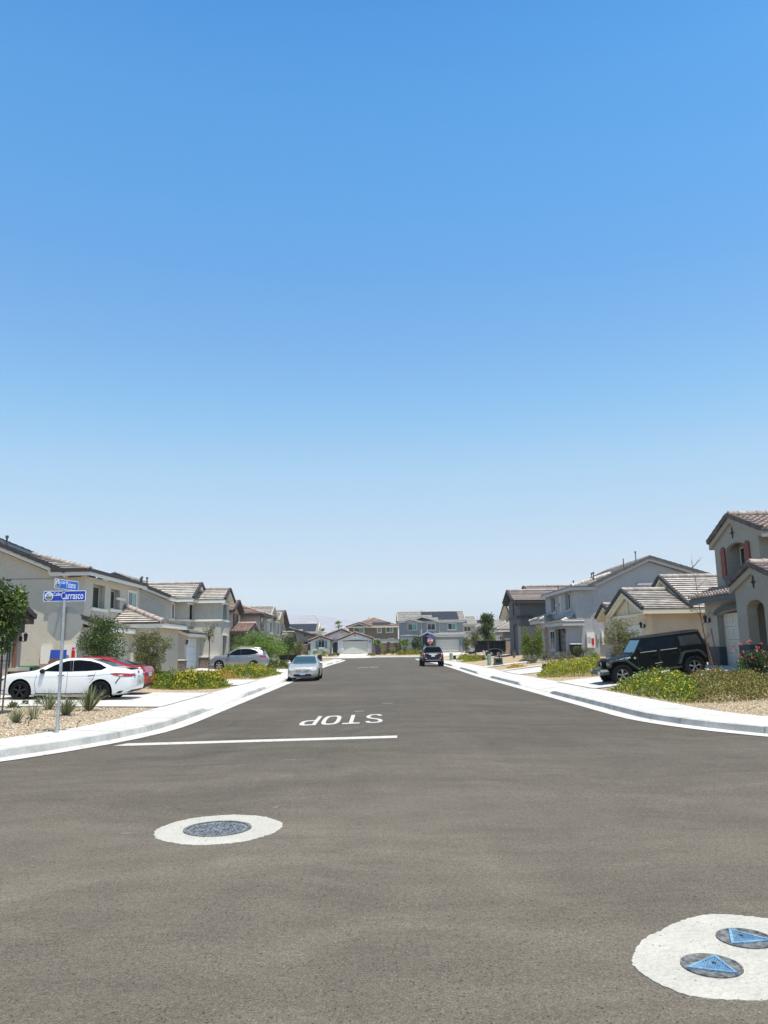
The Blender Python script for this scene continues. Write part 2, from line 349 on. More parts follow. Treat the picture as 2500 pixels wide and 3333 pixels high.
# asphalt
xs = lines(-90, 90, -8, 9, .5, 1.3); ys = lines(-40, 144, 2, 144, .75, 1.3)
mb = MB(); nx = len(xs)
mb.add([(x, y, road(x, y) if sdl(x, y, -1 if x < .7 else 1) < .4 or y > 131 else -.5) for y in ys for x in xs], [(j*nx+i, j*nx+i+1, (j+1)*nx+i+1, (j+1)*nx+i) for j in range(len(ys)-1) for i in range(nx-1)])
# ---- kerb sections follow the kerb lines
def kerbline(side):
    P = []
    if side < 0:
        X0, Yn, R = -5.2, 8.5, 12.; P += [(x, Yn) for x in (-60, -40, -30, -24, -20)]
        P += [(X0-R+R*sin(a), Yn+R-R*cos(a)) for a in [radians(i*5) for i in range(19)]]
        y = Yn+R+.5
        while y < 124: P.append((X0, y)); y += .5
        P += [(X0-6+6*cos(a), 124+6*sin(a)) for a in [radians(i*9) for i in range(11)]]
        P += [(x, 130) for x in (-14, -20, -30, -45, -60)]
    else:
        X0, Yn, R = 6.75, 11.7, 9.; P += [(x, Yn) for x in (60, 40, 30, 24, 20)]
        P += [(X0+R-R*sin(a), Yn+R-R*cos(a)) for a in [radians(i*5) for i in range(19)]]
        y = Yn+R+.5
        while y < 124: P.append((X0, y)); y += .5
        P += [(X0+6-6*cos(a), 124+6*sin(a)) for a in [radians(i*9) for i in range(11)]]
        P += [(x, 130) for x in (15, 20, 30, 45, 60)]
    return P
CUTS = {-1: [(24.8, 30.6), (37.8, 43.8), (56.5, 61.8), (78, 83.5), (97, 102), (112, 117)], 1: [(30.8, 36.4), (46.6, 51.8), (63.2, 69), (83, 89), (101, 107)]}
def cutf(side, x, y):
    if abs(x) > 9: return 1
    f = 1
    for a, b in CUTS[side]: f = min(f, ss(max(a-y, y-b)/.9) if not a < y < b else 0)
    return f
for side in (-1, 1):
    P = kerbline(side); n = len(P); wd = 1.45 if side < 0 else 1.75
    offs = [-.5, -.02, 0, .02, .16, .17, wd]
    rows = []
    for i, (x, y) in enumerate(P):
        a = P[max(i-1, 0)]; b = P[min(i+1, n-1)]
        tx, ty = b[0]-a[0], b[1]-a[1]; l = hypot(tx, ty); tx /= l; ty /= l
        nx_, ny_ = (-ty, tx) if side < 0 else (ty, -tx)   # into the lot
        g = zprof(y)-.112*cross(y); cf = cutf(side, x, y); h = .125*cf
        xo, yo = x-nx_*.5, y-ny_*.5
        zs = [max(g, road(xo, yo))+.012, g+.004, g+.006, g+.012+h, g+.02+h, g+.02+h, g+.15+.02]
        rows.append([(x+nx_*o, y+ny_*o, z) for o, z in zip(offs, zs)])
    m1, m2, m3 = MB(), MB(), MB()
    for i in range(n-1):
        r0, r1 = rows[i], rows[i+1]
        m1.add(r0[0:3]+r1[0:3], [(0, 1, 4, 3), (1, 2, 5, 4)])
        m2.add(r0[2:5]+r1[2:5], [(0, 1, 4, 3), (1, 2, 5, 4)])
        m3.add(r0[4:7]+r1[4:7], [(0, 1, 4, 3), (1, 2, 5, 4)])
    tag(m1.build('gutter', M['concrete'], recalc=False), kind='structure'); tag(m2.build('kerb', M['concrete_old'], recalc=False), kind='structure')
    tag(m3.build('pavement', M['concrete'], recalc=False), kind='structure')
    # joints across pavement and kerb
    mj = MB(); acc = 0
    for i in range(1, n-1):
        acc += hypot(P[i][0]-P[i-1][0], P[i][1]-P[i-1][1])
        if acc > 2.3:
            acc = 0; r = rows[i]; q = Vector(P[i+1])-Vector(P[i]); q = q.normalized()*.011
            for k in (2, 3, 5):
                a, b = Vector(r[k]), Vector(r[k+1]); o = Vector((q.x, q.y, 0)); up = Vector((0, 0, .004))
                if k == 3 or k == 2: up += Vector((-(b-a).normalized().x*.0, 0, 0)); up += Vector(((r[0][0]-r[2][0]), (r[0][1]-r[2][1]), 0))*.008
                mj.add([a-o+up, a+o+up, b+o+up, b-o+up], [(0, 1, 2, 3)])
    tag(mj.build('pavement_joint', M['joint'], recalc=False), kind='structure')
tag(mb.build('road', M['asphalt'], recalc=False), kind='structure')
# far pavement beyond the T
m1, m2, m3 = MB(), MB(), MB()
for i in range(-30, 30):
    x0, x1 = i*2., i*2.+2; g = zprof(142)-.022
    h0, h1 = [.02 if (-7.2 < x < -.8 or 11 < x < 17.5) else .13 for x in (x0, x1)]
    m1.add([(x0, 141.4, g+.01), (x1, 141.4, g+.01), (x1, 141.95, g), (x0, 141.95, g)], [(0, 1, 2, 3)])
    m2.add([(x0, 141.95, g), (x1, 141.95, g), (x1, 141.97, g+h1), (x0, 141.97, g+h0), (x1, 142.12, g+h1+.01), (x0, 142.12, g+h0+.01)], [(0, 1, 2, 3), (3, 2, 4, 5)])
    m3.add([(x0, 142.12, g+h0+.01), (x1, 142.12, g+h1+.01), (x1, 143.7, g+.2), (x0, 143.7, g+.2)], [(0, 1, 2, 3)])
for o, nm, mt in ((m1, 'gutter', 'concrete'), (m2, 'kerb', 'concrete_old'), (m3, 'pavement', 'concrete')): tag(o.build(nm, M[mt], recalc=False), kind='structure')
# driveways and walks: draped concrete sheets
def drape(name, poly, z, mat, fn=gz, step=.5, kind='structure', holes=[]):
    b = bmesh.new()
    loops = [poly]+holes
    pts = [b.verts.new((p[0], p[1], 0)) for l in loops for p in l]
    for t in tessellate_polygon([[Vector((p[0], p[1], 0)) for p in l] for l in loops]):
        try: b.faces.new([pts[i] for i in t])
        except ValueError: pass
    for _ in range(9):
        es = [e for e in b.edges if e.calc_length() > step]
        if not es: break
        bmesh.ops.subdivide_edges(b, edges=es, cuts=1, use_grid_fill=False)
        bmesh.ops.triangulate(b, faces=b.faces)
    for v in b.verts: v.co.z = fn(v.co.x, v.co.y)+z
    bmesh.ops.recalc_face_normals(b, faces=b.faces)
    me = bpy.data.meshes.new(name); b.to_mesh(me); b.free(); me.materials.append(mat)
    o = bpy.data.objects.new(name, me); COL.objects.link(o)
    if kind: tag(o, kind=kind)
    return o
for x0, x1, y0, y1 in [(-15.2, -6.6, 24.3, 31.7), (-14.4, -6.6, 38.2, 44.2), (-14.2, -6.6, 56.4, 62), (-14, -6.6, 78, 83.4), (-14.2, -6.6, 96.8, 102),
                       (8.4, 15.8, 30.3, 36.4), (8.4, 15.9, 46, 51.8), (8.4, 14.5, 82.6, 89), (8.4, 14.9, 101, 107)]:
    drape('driveway', [(x0, y0), (x1, y0), (x1, y1), (x0, y1)], .035, M['concrete'])
    mj = MB()
    for k in (1/3, 2/3):
        yy = y0+(y1-y0)*k
        for i in range(12):
            a = x0+(x1-x0)*i/12; c = x0+(x1-x0)*(i+1)/12
            mj.add([(a, yy, gz(a, yy)+.041), (c, yy, gz(c, yy)+.041), (c, yy+.02, gz(c, yy)+.041), (a, yy+.02, gz(a, yy)+.041)], [(0, 1, 2, 3)])
        xx = x0+(x1-x0)*k
        for i in range(12):
            a = y0+(y1-y0)*i/12; c = y0+(y1-y0)*(i+1)/12
            mj.add([(xx, a, gz(xx, a)+.041), (xx, c, gz(xx, c)+.041), (xx+.02, c, gz(xx, c)+.041), (xx+.02, a, gz(xx, a)+.041)], [(0, 1, 2, 3)])
    tag(mj.build('driveway_joint', M['joint'], recalc=False), kind='structure')
for P in [[(-6.9, 143.4), (-1, 143.4), (-1, 153), (-6.9, 153)], [(11.2, 143.4), (17.2, 143.4), (17.2, 153), (11.2, 153)], [(8.4, 59.6), (14.8, 60.6), (14.8, 62.4), (8.4, 61.8)], [(8.4, 52.2), (12.5, 53.2), (12.5, 54.4), (8.4, 53.6)]]:
    drape('path', P, .035, M['concrete'])
# ---------------------------------------------------------------- road markings
def mark(poly, name='road_marking', holes=[]): return drape(name, poly, .004, M['road_paint'], road, .4, holes=holes)
mark([(-5.28, 16.05), (.40, 15.62), (.42, 16.02), (-5.12, 16.44)])
# STOP, read from the other direction: u grows to -X, v grows to -Y
def LT(u0, pts): return [(u0-u, 18.86+v*2.42-.06*(u)) for u, v in pts]
def letter(u0, out, holes=[]): mark(LT(u0, out), holes=[LT(u0, h) for h in holes])
w = .42; s_ = .085
def oval(cx, cy, rx, ry, n=20, e=.62):
    r = []
    for i in range(n):
        a = 2*pi*i/n; c, s = cos(a), sin(a)
        r.append((cx+rx*math.copysign(abs(c)**e, c), cy+ry*math.copysign(abs(s)**e, s)))
    return r
LET = [('S', .16), ('T', -.40), ('O', -.86), ('P', -1.42)]
# S as a stroke swept along a spine
def stroke(pts, wd, hd):
    L_, R_ = [], []
    for i, p in enumerate(pts):
        a = pts[max(i-1, 0)]; b = pts[min(i+1, len(pts)-1)]
        dx, dy = b[0]-a[0], (b[1]-a[1])*2.42; l = hypot(dx, dy); nx_, ny_ = -dy/l, dx/l
        L_.append((p[0]+nx_*wd/2, p[1]+ny_*hd/2)); R_.append((p[0]-nx_*wd/2, p[1]-ny_*hd/2))
    return L_+R_[::-1]
sp = [(.38, .22), (.36, .1), (.29, .055), (.2, .05), (.11, .07), (.06, .16), (.06, .27), (.1, .38), (.2, .46), (.3, .54), (.36, .64), (.37, .76), (.33, .88), (.25, .945), (.16, .945), (.08, .9), (.05, .78)]
letter(.16, stroke(sp, .10, .10))
letter(-.40, [(0, 0), (.42, 0), (.42, .1), (.265, .1), (.265, 1), (.165, 1), (.165, .1), (0, .1)])
letter(-.90, oval(.23, .5, .23, .5), [oval(.23, .5, .125, .4)])
letter(-1.45, [(0, 0), (.27, 0), (.38, .05), (.42, .15), (.42, .38), (.38, .48), (.27, .54), (.10, .54), (.10, 1), (0, 1)], [[(.1, .1), (.25, .1), (.31, .16), (.31, .38), (.25, .44), (.1, .44)]])
for x0, x1, yy in [(-1.55, -.7, 66.6), (-.55, .2, 66.9)]: mark([(x0, yy), (x1, yy+.05), (x1, yy+.55), (x0, yy+.5)])
mark([(-.62, 22.4), (-.35, 22.42), (-.36, 22.5), (-.62, 22.48)]); mark([(.2, 25.1), (.55, 25.15), (.52, 25.2), (.2, 25.17)])
# chalky scuffs and tyre marks
M['scuff'] = pm('chalk_scuff', (.24, .23, .21), .9, scale=9, col2=(.12, .11, .10), ramp=(.42, .58)); M['skid'] = pm('tyre_mark', (.060, .053, .045), .8, scale=5, col2=(.080, .071, .060), ramp=(.4, .6))
def arcstrip(pts, wd, mat, name):
    q = []
    for i in range(len(pts)-1):
        for k in range(4): t = k/4; q.append((pts[i][0]*(1-t)+pts[i+1][0]*t, pts[i][1]*(1-t)+pts[i+1][1]*t))
    q.append(pts[-1]); L_, R_ = [], []
    for i, p in enumerate(q):
        a = q[max(i-1, 0)]; b = q[min(i+1, len(q)-1)]; dx, dy = b[0]-a[0], b[1]-a[1]; l = hypot(dx, dy)
        ww = wd*(.35+.65*sin(pi*min(max(i/(len(q)-1), .05), .95)))
        L_.append((p[0]-dy/l*ww/2, p[1]+dx/l*ww/2)); R_.append((p[0]+dy/l*ww/2, p[1]-dx/l*ww/2))
    m = MB(); n = len(q)
    m.add([(x, y, road(x, y)+.003) for x, y in L_+R_], [(i, i+1, n+i+1, n+i) for i in range(n-1)])
    tag(m.build(name, mat, recalc=False), kind='structure')
arcstrip([(-.6, 16.7), (-.2, 17.6), (.2, 18.8), (.55, 21), (.8, 24.5), (.82, 28)], .09, M['skid'], 'tyre_mark')
arcstrip([(-.95, 16.6), (-.4, 17.5), (0, 18.7)], .07, M['skid'], 'tyre_mark')
arcstrip([(-.9, 31), (-.2, 33), (.35, 37)], .16, M['skid'], 'tyre_mark')
arcstrip([(-4.2, 17.5), (-3.7, 19.5), (-3.9, 22)], .08, M['skid'], 'tyre_mark')
for a in [((-3.5, 12.9), (-3.0, 13.05), (-2.5, 13.1)), ((-3.0, 12.5), (-2.5, 12.62), (-2.0, 12.7)), ((-1.2, 9.0), (-1.1, 9.2)), ((-2.55, 7.95), (-2.35, 7.98)), ((-1.6, 13.1), (-1.2, 13.15))]: arcstrip(list(a), .035, M['scuff'], 'scuff_mark')
# ---------------------------------------------------------------- manhole and valve covers
def wobble(cx, cy, rx, ry, amp, n=150, seed=0, rot=0):
    r = []; n = n*3 if amp else n
    for i in range(n):
        a = 2*pi*i/n; k = 1+amp*noise.noise(Vector((cos(a)*2+seed, sin(a)*2, 0)))+amp*.55*noise.noise(Vector((cos(a)*11+seed, sin(a)*11, 0)))+amp*.4*noise.noise(Vector((cos(a)*40+seed, sin(a)*40, 0)))
        x, y = rx*k*cos(a), ry*k*sin(a); r.append((cx+x*cos(rot)-y*sin(rot), cy+x*sin(rot)+y*cos(rot)))
    return r
t = thing('manhole', (-1.58, 8.06, 0), 'round cast iron manhole cover in a white concrete ring on the asphalt', 'manhole')
def ringmesh(name, poly, z0, z1, mat, parent, holes=[]):
    m = MB(); m.slab(poly, holes, 'Z', z0, z1); return m.build(name, mat, parent)
hc = wobble(-1.59, 8.07, .335, .335, 0, 40)
collar = ringmesh('concrete_collar', wobble(-1.58, 8.08, .62, .64, .05, seed=3), -.02, .005, M['collar'], t, [hc])
m = MB(); m.lathe([(.30, -.02), (.333, -.02), (.333, .013), (.30, .013)], (-1.59, 8.07, 0), 48, ring=True)
m.build('frame_ring', M['iron_rim'], t, 30)
m = MB(); m.lathe([(.001, -.015), (.296, -.015), (.296, .006), (.262, .006), (.258, .003), (.001, .003)], (-1.59, 8.07, 0), 48)
for i in range(-7, 8):
    for j in range(-7, 8):
        x, y = i*.034, j*.034
        if .075 < hypot(x, y) < .25 and abs(abs(i)-abs(j)) != 0: m.box(-1.59+x-.009, -1.59+x+.009, 8.07+y-.009, 8.07+y+.009, .003, .011)
for k in range(8):
    a = k*pi/4+.3; m.tube([(-1.59+cos(a)*.08, 8.07+sin(a)*.08, .004), (-1.59+cos(a)*.25, 8.07+sin(a)*.25, .004)], .007, 6)
m.build('cover', M['iron'], t)
# pair of triangular survey/valve lids in one slab
pad = [(1.40, 4.60), (1.47, 4.78), (1.60, 4.98), (1.72, 5.08), (1.84, 5.19), (1.98, 5.29), (2.16, 5.36), (2.34, 5.33), (2.52, 5.24), (2.68, 5.08), (2.78, 4.86), (2.74, 4.6), (2.6, 4.38), (2.42, 4.24), (2.2, 4.17), (1.95, 4.14), (1.75, 4.15), (1.58, 4.19), (1.48, 4.30), (1.42, 4.44)]
def refine(poly, k=6, amp=.008):
    q = []; n = len(poly)
    for i in range(n):
        p0, p1, p2, p3 = [Vector(poly[(i+d) % n]) for d in (-1, 0, 1, 2)]
        for j in range(k):
            t_ = j/k; p = .5*((2*p1)+(p2-p0)*t_+(2*p0-5*p1+4*p2-p3)*t_*t_+(3*p1-p0-3*p2+p3)*t_**3)
            q.append((p.x+amp*noise.noise(Vector((p.x*38, p.y*38, 0))), p.y+amp*noise.noise(Vector((p.x*30, p.y*30, 5)))))
    return q
pad_o = thing('concrete_pad', (2.1, 4.7, 0), 'white concrete patch round the two blue triangular lids', 'concrete patch')
lids = [(1.815, 4.55, .162, (60, 190.6, -51.6)), (2.18, 4.93, .162, (101, 217, -20))]
ringmesh('slab', refine(pad, 14, .012), -.02, .006, M['collar'], pad_o, [wobble(a, b, r, r, 0, 36) for a, b, r, _ in lids])
lidlab = ['blue triangular valve lid nearer the camera, in the white concrete patch', 'blue triangular valve lid cut by the right edge of the photo']
for (a, b, r, rot), lb in zip(lids, lidlab):
    t = thing('valve_lid', (a, b, 0), lb, 'valve lid', 'blue triangular lids')
    m = MB(); m.lathe([(.001, -.02), (r-.002, -.02), (r-.002, .014), (r-.012, .014), (r-.016, .008), (.001, .008)], (a, b, 0), 40); m.build('rim', M['iron_rim'], t, 30)
    tri = [(a+(r-.008)*cos(radians(k)), b+(r-.008)*sin(radians(k))) for k in rot]; cx_, cy_ = sum(p[0] for p in tri)/3, sum(p[1] for p in tri)/3
    tri2 = [(cx_+(x-cx_)*.80, cy_+(y-cy_)*.80) for x, y in tri]; rot = radians(rot[0])
    m = MB(); m.slab(tri, [tri2], 'Z', .008, .017); m.prism(tri2, 'Z', .008, .011)
    e = [(Vector(tri2[(i+1) % 3])-Vector(tri2[i])) for i in range(3)]
    def inside(x, y):
        s = [e[i].x*(y-tri2[i][1])-e[i].y*(x-tri2[i][0]) for i in range(3)]; return all(q > .0006 for q in s) or all(q < -.0006 for q in s)
    for i in range(-12, 13):
        for j in range(-12, 13):
            x, y = i*.0125, j*.0125; X_, Y_ = a+x*cos(rot)-y*sin(rot), b+x*sin(rot)+y*cos(rot)
            if inside(X_, Y_): m.box(X_-.004, X_+.004, Y_-.004, Y_+.004, .011, .0155)
    m.build('lid', M['blue_iron'], t)
    m = MB(); m.lathe([(.001, .011), (.012, .011), (.012, .0175), (.001, .0175)], (cx_+.03*cos(rot), cy_+.03*sin(rot), 0), 10); m.build('keyhole', M['black_metal'], t)
# loose stones in the two nearest yards
def stones(name, n, fn, label):
    m = MB(); r_ = random.Random(5)
    for _ in range(n):
        x, y = fn(r_); s = r_.uniform(.008, .026); z = gz(x, y)+s*.2+.01; a = r_.random()*6
        vs = [(x+s*1.3*cos(a+k*2.09)*r_.uniform(.7, 1.2), y+s*1.3*sin(a+k*2.09)*r_.uniform(.7, 1.2), z-s*.5) for k in range(3)]
        vs += [(x+s*cos(a+1+k*2.09)*r_.uniform(.5, 1), y+s*sin(a+1+k*2.09)*r_.uniform(.5, 1), z+s*.45) for k in range(3)]
        m.add(vs, [(3, 4, 5), (0, 1, 3), (1, 4, 3), (1, 2, 4), (2, 5, 4), (2, 0, 5), (0, 3, 5)])
    mt = leafmat('stone_chips', (.30, .22, .14), (.62, .52, .38), (.75, .7, .6), 0.0, .9)
    tag(m.build(name, mt, recalc=False), label, 'gravel', kind='stuff')
def fl(r):
    while 1:
        x, y = r.uniform(-13, -6.5), r.uniform(14.5, 24.2)
        if sdl(x, y, -1) > 1.5: return x, y
def fr(r):
    while 1:
        x, y = r.uniform(8.4, 14.5), r.uniform(17, 30)
        if sdl(x, y, 1) > 1.8: return x, y
stones('gravel_chips', 14000, fl, 'tan gravel chips loose in the left corner yard')
stones('gravel_chips', 11000, fr, 'tan gravel chips loose in the right corner yard')
# ---------------------------------------------------------------- mountains
m = MB(); pf = [(-3500, 330), (-2600, 300), (-1900, 330), (-1400, 330), (-1000, 310), (-860, 300), (-760, 288), (-640, 285), (-560, 265), (-430, 262), (-300, 235), (-150, 215), (0, 190), (200, 175), (400, 180), (620, 205), (760, 235), (900, 245), (1100, 240), (1500, 215), (2300, 240), (3500, 200)]
def prof(x):
    for (a, h), (b, k) in zip(pf, pf[1:]):
        if a <= x <= b: return h+(k-h)*(x-a)/(b-a)
    return 200
nu, nv = 260, 26
for j in range(nv):
    for i in range(nu):
        x = -3500+7000*i/(nu-1); v = j/(nv-1); y = 4600+v*1500
        h = prof(x*6000/y)*(v**.8)*(1+.10*noise.fractal(Vector((x/260, y/260, 0)), 1, 2, 5)*(1.3-v)*(v > .02))
        ridge = abs(noise.noise(Vector((x/150, y/500, 3))))
        m.v.append((x, y, h*(.86+.14*ridge*2*(1-v)+.14*v)+4*noise.noise(Vector((x/60, 0, 0)))*v-2))
m.f = [(j*nu+i, j*nu+i+1, (j+1)*nu+i+1, (j+1)*nu+i) for j in range(nv-1) for i in range(nu-1)]; m.m = [0]*len(m.f)
tag(m.build('mountains', pm('desert_rock', (.42, .36, .35), .95, var=.25, scale=.006), smooth=60, recalc=False), kind='structure')
# ---------------------------------------------------------------- house building blocks
def clip(poly, a, lo, keep_greater):
    out = []; n = len(poly)
    for i in range(n):
        p, q = poly[i], poly[(i+1) % n]; dp, dq = p[a]-lo, q[a]-lo
        if not keep_greater: dp, dq = -dp, -dq
        if dp >= 0: out.append(p)
        if dp*dq < 0: t = dp/(dp-dq); out.append((p[0]+(q[0]-p[0])*t, p[1]+(q[1]-p[1])*t))
    return out
def tileplane(mb, deck, P, kind='flat', ex=.36, h=.075, fasc=.25, soffit=True):
    P = [Vector(p) for p in P]; n = (P[1]-P[0]).cross(P[2]-P[0])
    if n.length < 1e-6: n = (P[2]-P[0]).cross(P[3]-P[0])
    n.normalize(); n = n if n.z > 0 else -n
    dn = Vector((0, 0, -1)); dn = (dn-n*dn.dot(n)).normalized(); ac = n.cross(dn); O = P[0]
    q = [((p-O).dot(ac), (p-O).dot(dn)) for p in P]
    s1 = max(v for _, v in q); s0 = min(v for _, v in q)
    W3 = lambda a, s, off: O+ac*a+dn*s+n*off
    k = 0
    while s1-k*ex > s0+.01:
        b = s1-k*ex; t = max(b-ex, s0); k += 1
        c = clip(clip(q, 1, t, True), 1, b, False)
        if len(c) < 3: continue
        jit = .006*((k*7919) % 5-2)
        if kind == 'flat':
            mb.add([W3(a, s, .015+(h+jit)*(s-t)/(b-t)) for a, s in c], [tuple(range(len(c)))])
            lo = [p[0] for p in c if abs(p[1]-b) < 1e-4]
            if len(lo) > 1:
                a0, a1 = min(lo), max(lo); H1 = .015+h+jit; r_ = min(.09, (b-t)*.5)
                mb.add([W3(a0, b, H1), W3(a1, b, H1), W3(a1, b, H1-.022), W3(a0, b, H1-.022), W3(a1, b-r_, H1-.03), W3(a0, b-r_, H1-.03), W3(a1, b-r_, -.03), W3(a0, b-r_, -.03)], [(0, 1, 2, 3), (3, 2, 4, 5), (5, 4, 6, 7)])
        else:
            def rng(s):
                r = []
                for i in range(len(q)):
                    (a0, v0), (a1, v1) = q[i], q[(i+1) % len(q)]
                    if (v0-s)*(v1-s) <= 0 and abs(v0-v1) > 1e-6: r.append(a0+(a1-a0)*(s-v0)/(v1-v0))
                return (min(r), max(r)) if r else None
            rt, rb = rng(t+.004), rng(b-.004)
            if not rt or not rb: continue
            a = floor(min(rt[0], rb[0])/.3)*.3; col = []
            while a <= max(rt[1], rb[1])+.3:
                for j in range(5):
                    aa = a+.3*j/5; zz = .085*abs(sin(pi*j/5))**.8 if j else 0
                    col.append((min(max(aa, rt[0]), rt[1]), min(max(aa, rb[0]), rb[1]), zz))
                a += .3
            vs = [W3(x[0], t, .015+x[2]*.85) for x in col]+[W3(x[1], b, .015+h+x[2]) for x in col]+[W3(x[1], b, .0+x[2]*.6) for x in col]
            m_ = len(col); mb.add(vs, [(i, i+1, m_+i+1, m_+i) for i in range(m_-1)]+[(m_+i, m_+i+1, 2*m_+i+1, 2*m_+i) for i in range(m_-1)])
    if deck is not None:
        top = [p-Vector((0, 0, .0)) for p in P]; bot = [p-Vector((0, 0, fasc)) for p in P]; k = len(P)
        deck.add(top+bot, [tuple(range(k)), tuple(range(k, 2*k))[::-1]]+[(i, (i+1) % k, (i+1) % k+k, i+k) for i in range(k)])
def caps(mb, p0, p1, r=.13, up=.03, seg=.42):
    mb = mb.new()
    p0, p1 = Vector(p0), Vector(p1); L_ = (p1-p0).length; n = max(1, int(L_/seg)); d = (p1-p0)/n
    for i in range(n):
        a = p0+d*i+Vector((0, 0, up)); b = p0+d*(i+1.08)+Vector((0, 0, up)); mb.tube([a, b], [r*1.12, r*.92] if p0.z <= p1.z else [r*.92, r*1.12], 8)
def rakes(mb, p0, p1, seg=.4, w=.18, h=.21, drop=.06):
    mb = mb.new()
    p0, p1 = Vector(p0), Vector(p1); n = max(1, int((p1-p0).length/seg)); d = (p1-p0)/n; j = .025
    for i in range(n):
        a = p0+d*i; b = p0+d*(i+1)
        (a, b) = (a+Vector((0, 0, j)), b) if p0.z < p1.z else (a, b+Vector((0, 0, j)))
        mb.obox(a, b, w, h, drop=drop)
class Multi:
    def __init__(s): s.l = []
    def new(s): s.l.append(MB()); return s.l[-1]
    def box(s, *a): s.new().box(*a)
    def obox(s, *a, **k): s.new().obox(*a, **k)
class House:
    def __init__(s, name, loc, label, wall, tile, trim, kind='flat', cat='house', cap=None, edge=None):
        s.r = thing(name, loc, label, cat); s.w = MB(); s.t = MB(); s.d = MB(); s.c = Multi(); s.e = Multi()
        s.wall, s.tile, s.trim, s.kind = wall, tile, trim, kind; s.cap = cap or M['tile_cap']; s.edge = edge or M['tile_edge']; s.tr = Multi()
    def plane(s, P): tileplane(s.t, s.d, P, s.kind)
    def gable(s, ax, c0, c1, lo, hi, ze, zr, mid=None, rk=(1, 1), zh=None):
        mid = (lo+hi)/2 if mid is None else mid; zh = ze if zh is None else zh
        f = (lambda a, c, z: (a, c, z)) if ax == 'X' else (lambda a, c, z: (c, a, z))
        s.plane([f(c0, lo, ze), f(c1, lo, ze), f(c1, mid, zr), f(c0, mid, zr)]); s.plane([f(c0, mid, zr), f(c1, mid, zr), f(c1, hi, zh), f(c0, hi, zh)])
        caps(s.c, f(c0, mid, zr+.05), f(c1, mid, zr+.05))
        for i, c in enumerate((c0, c1)):
            if rk[i]:
                o = .02 if i else -.02
                rakes(s.e, f(c+o, lo, ze), f(c+o, mid, zr)); rakes(s.e, f(c+o, hi, zh), f(c+o, mid, zr))
    def hip(s, x0, x1, y0, y1, ze, pitch):
        w, l = x1-x0, y1-y0; m = min(w, l)/2; zr = ze+m*pitch
        if w <= l: a, b = ((x0+x1)/2, y0+m, zr), ((x0+x1)/2, y1-m, zr)
        else: a, b = (x0+m, (y0+y1)/2, zr), (x1-m, (y0+y1)/2, zr)
        A, B, Cc, D = (x0, y0, ze), (x1, y0, ze), (x1, y1, ze), (x0, y1, ze)
        if w <= l: s.plane([A, B, a]); s.plane([B, Cc, b, a]); s.plane([Cc, D, b]); s.plane([D, A, a, b]); hs = [(A, a), (B, a), (Cc, b), (D, b)]
        else: s.plane([A, B, b, a]); s.plane([B, Cc, b]); s.plane([Cc, D, a, b]); s.plane([D, A, a]); hs = [(A, a), (B, b), (Cc, b), (D, a)]
        for p, q in hs: caps(s.c, (p[0], p[1], p[2]+.05), (q[0], q[1], q[2]+.05))
        if (Vector(a)-Vector(b)).length > .3: caps(s.c, (*a[:2], zr+.05), (*b[:2], zr+.05))
    def win(s, ax, pl, sg, a0, a1, z0, z1, split=2, trim=.1, sill=True, teal=None, name='window', vert=False, tm=None):
        tm = tm or s.trim; f = MB()
        def bx(m, u0, u1, w0, w1, d0, d1, mi=0):
            lo, hi = sorted((pl+sg*d0, pl+sg*d1))
            if ax == 'X': m.box(lo, hi, u0, u1, w0, w1, mi)
            else: m.box(u0, u1, lo, hi, w0, w1, mi)
        fr = .05
        for u0, u1, w0, w1 in [(a0, a1, z0, z0+fr), (a0, a1, z1-fr, z1), (a0, a0+fr, z0+fr, z1-fr), (a1-fr, a1, z0+fr, z1-fr)]: bx(f, u0, u1, w0, w1, -.02, .035)
        if split == 2: mx = (a0+a1)/2; bx(f, mx-.022, mx+.022, z0+fr, z1-fr, -.02, .03)
        if trim:
            for u0, u1, w0, w1 in [(a0-trim*1.15, a1+trim*1.15, z1+.002, z1+trim), (a0-trim, a0-.002, z0, z1), (a1+.002, a1+trim, z0, z1)]: bx(f, u0, u1, w0, w1, -.02, .05, 1)
        o = f.build(name, [M['vinyl'], tm], s.r)
        g1, g2 = MB(), MB()
        mx = (a0+a1)/2
        bx(g1, a0+fr, (mx-.022) if split == 2 else a1-fr, z0+fr, z1-fr, -.01, .012)
        g1.build('pane', M['glass_teal'] if teal == 1 or teal == 3 else M['glass'], o)
        if split == 2: bx(g2, mx+.022, a1-fr, z0+fr, z1-fr, -.01, .012); g2.build('pane', M['glass_teal'] if teal == 2 or teal == 3 else M['glass'], o)
        if sill: q = MB(); bx(q, a0-trim*1.4, a1+trim*1.4, z0-.14, z0-.002, -.02, .10); q.build('sill', tm, o)
        return o
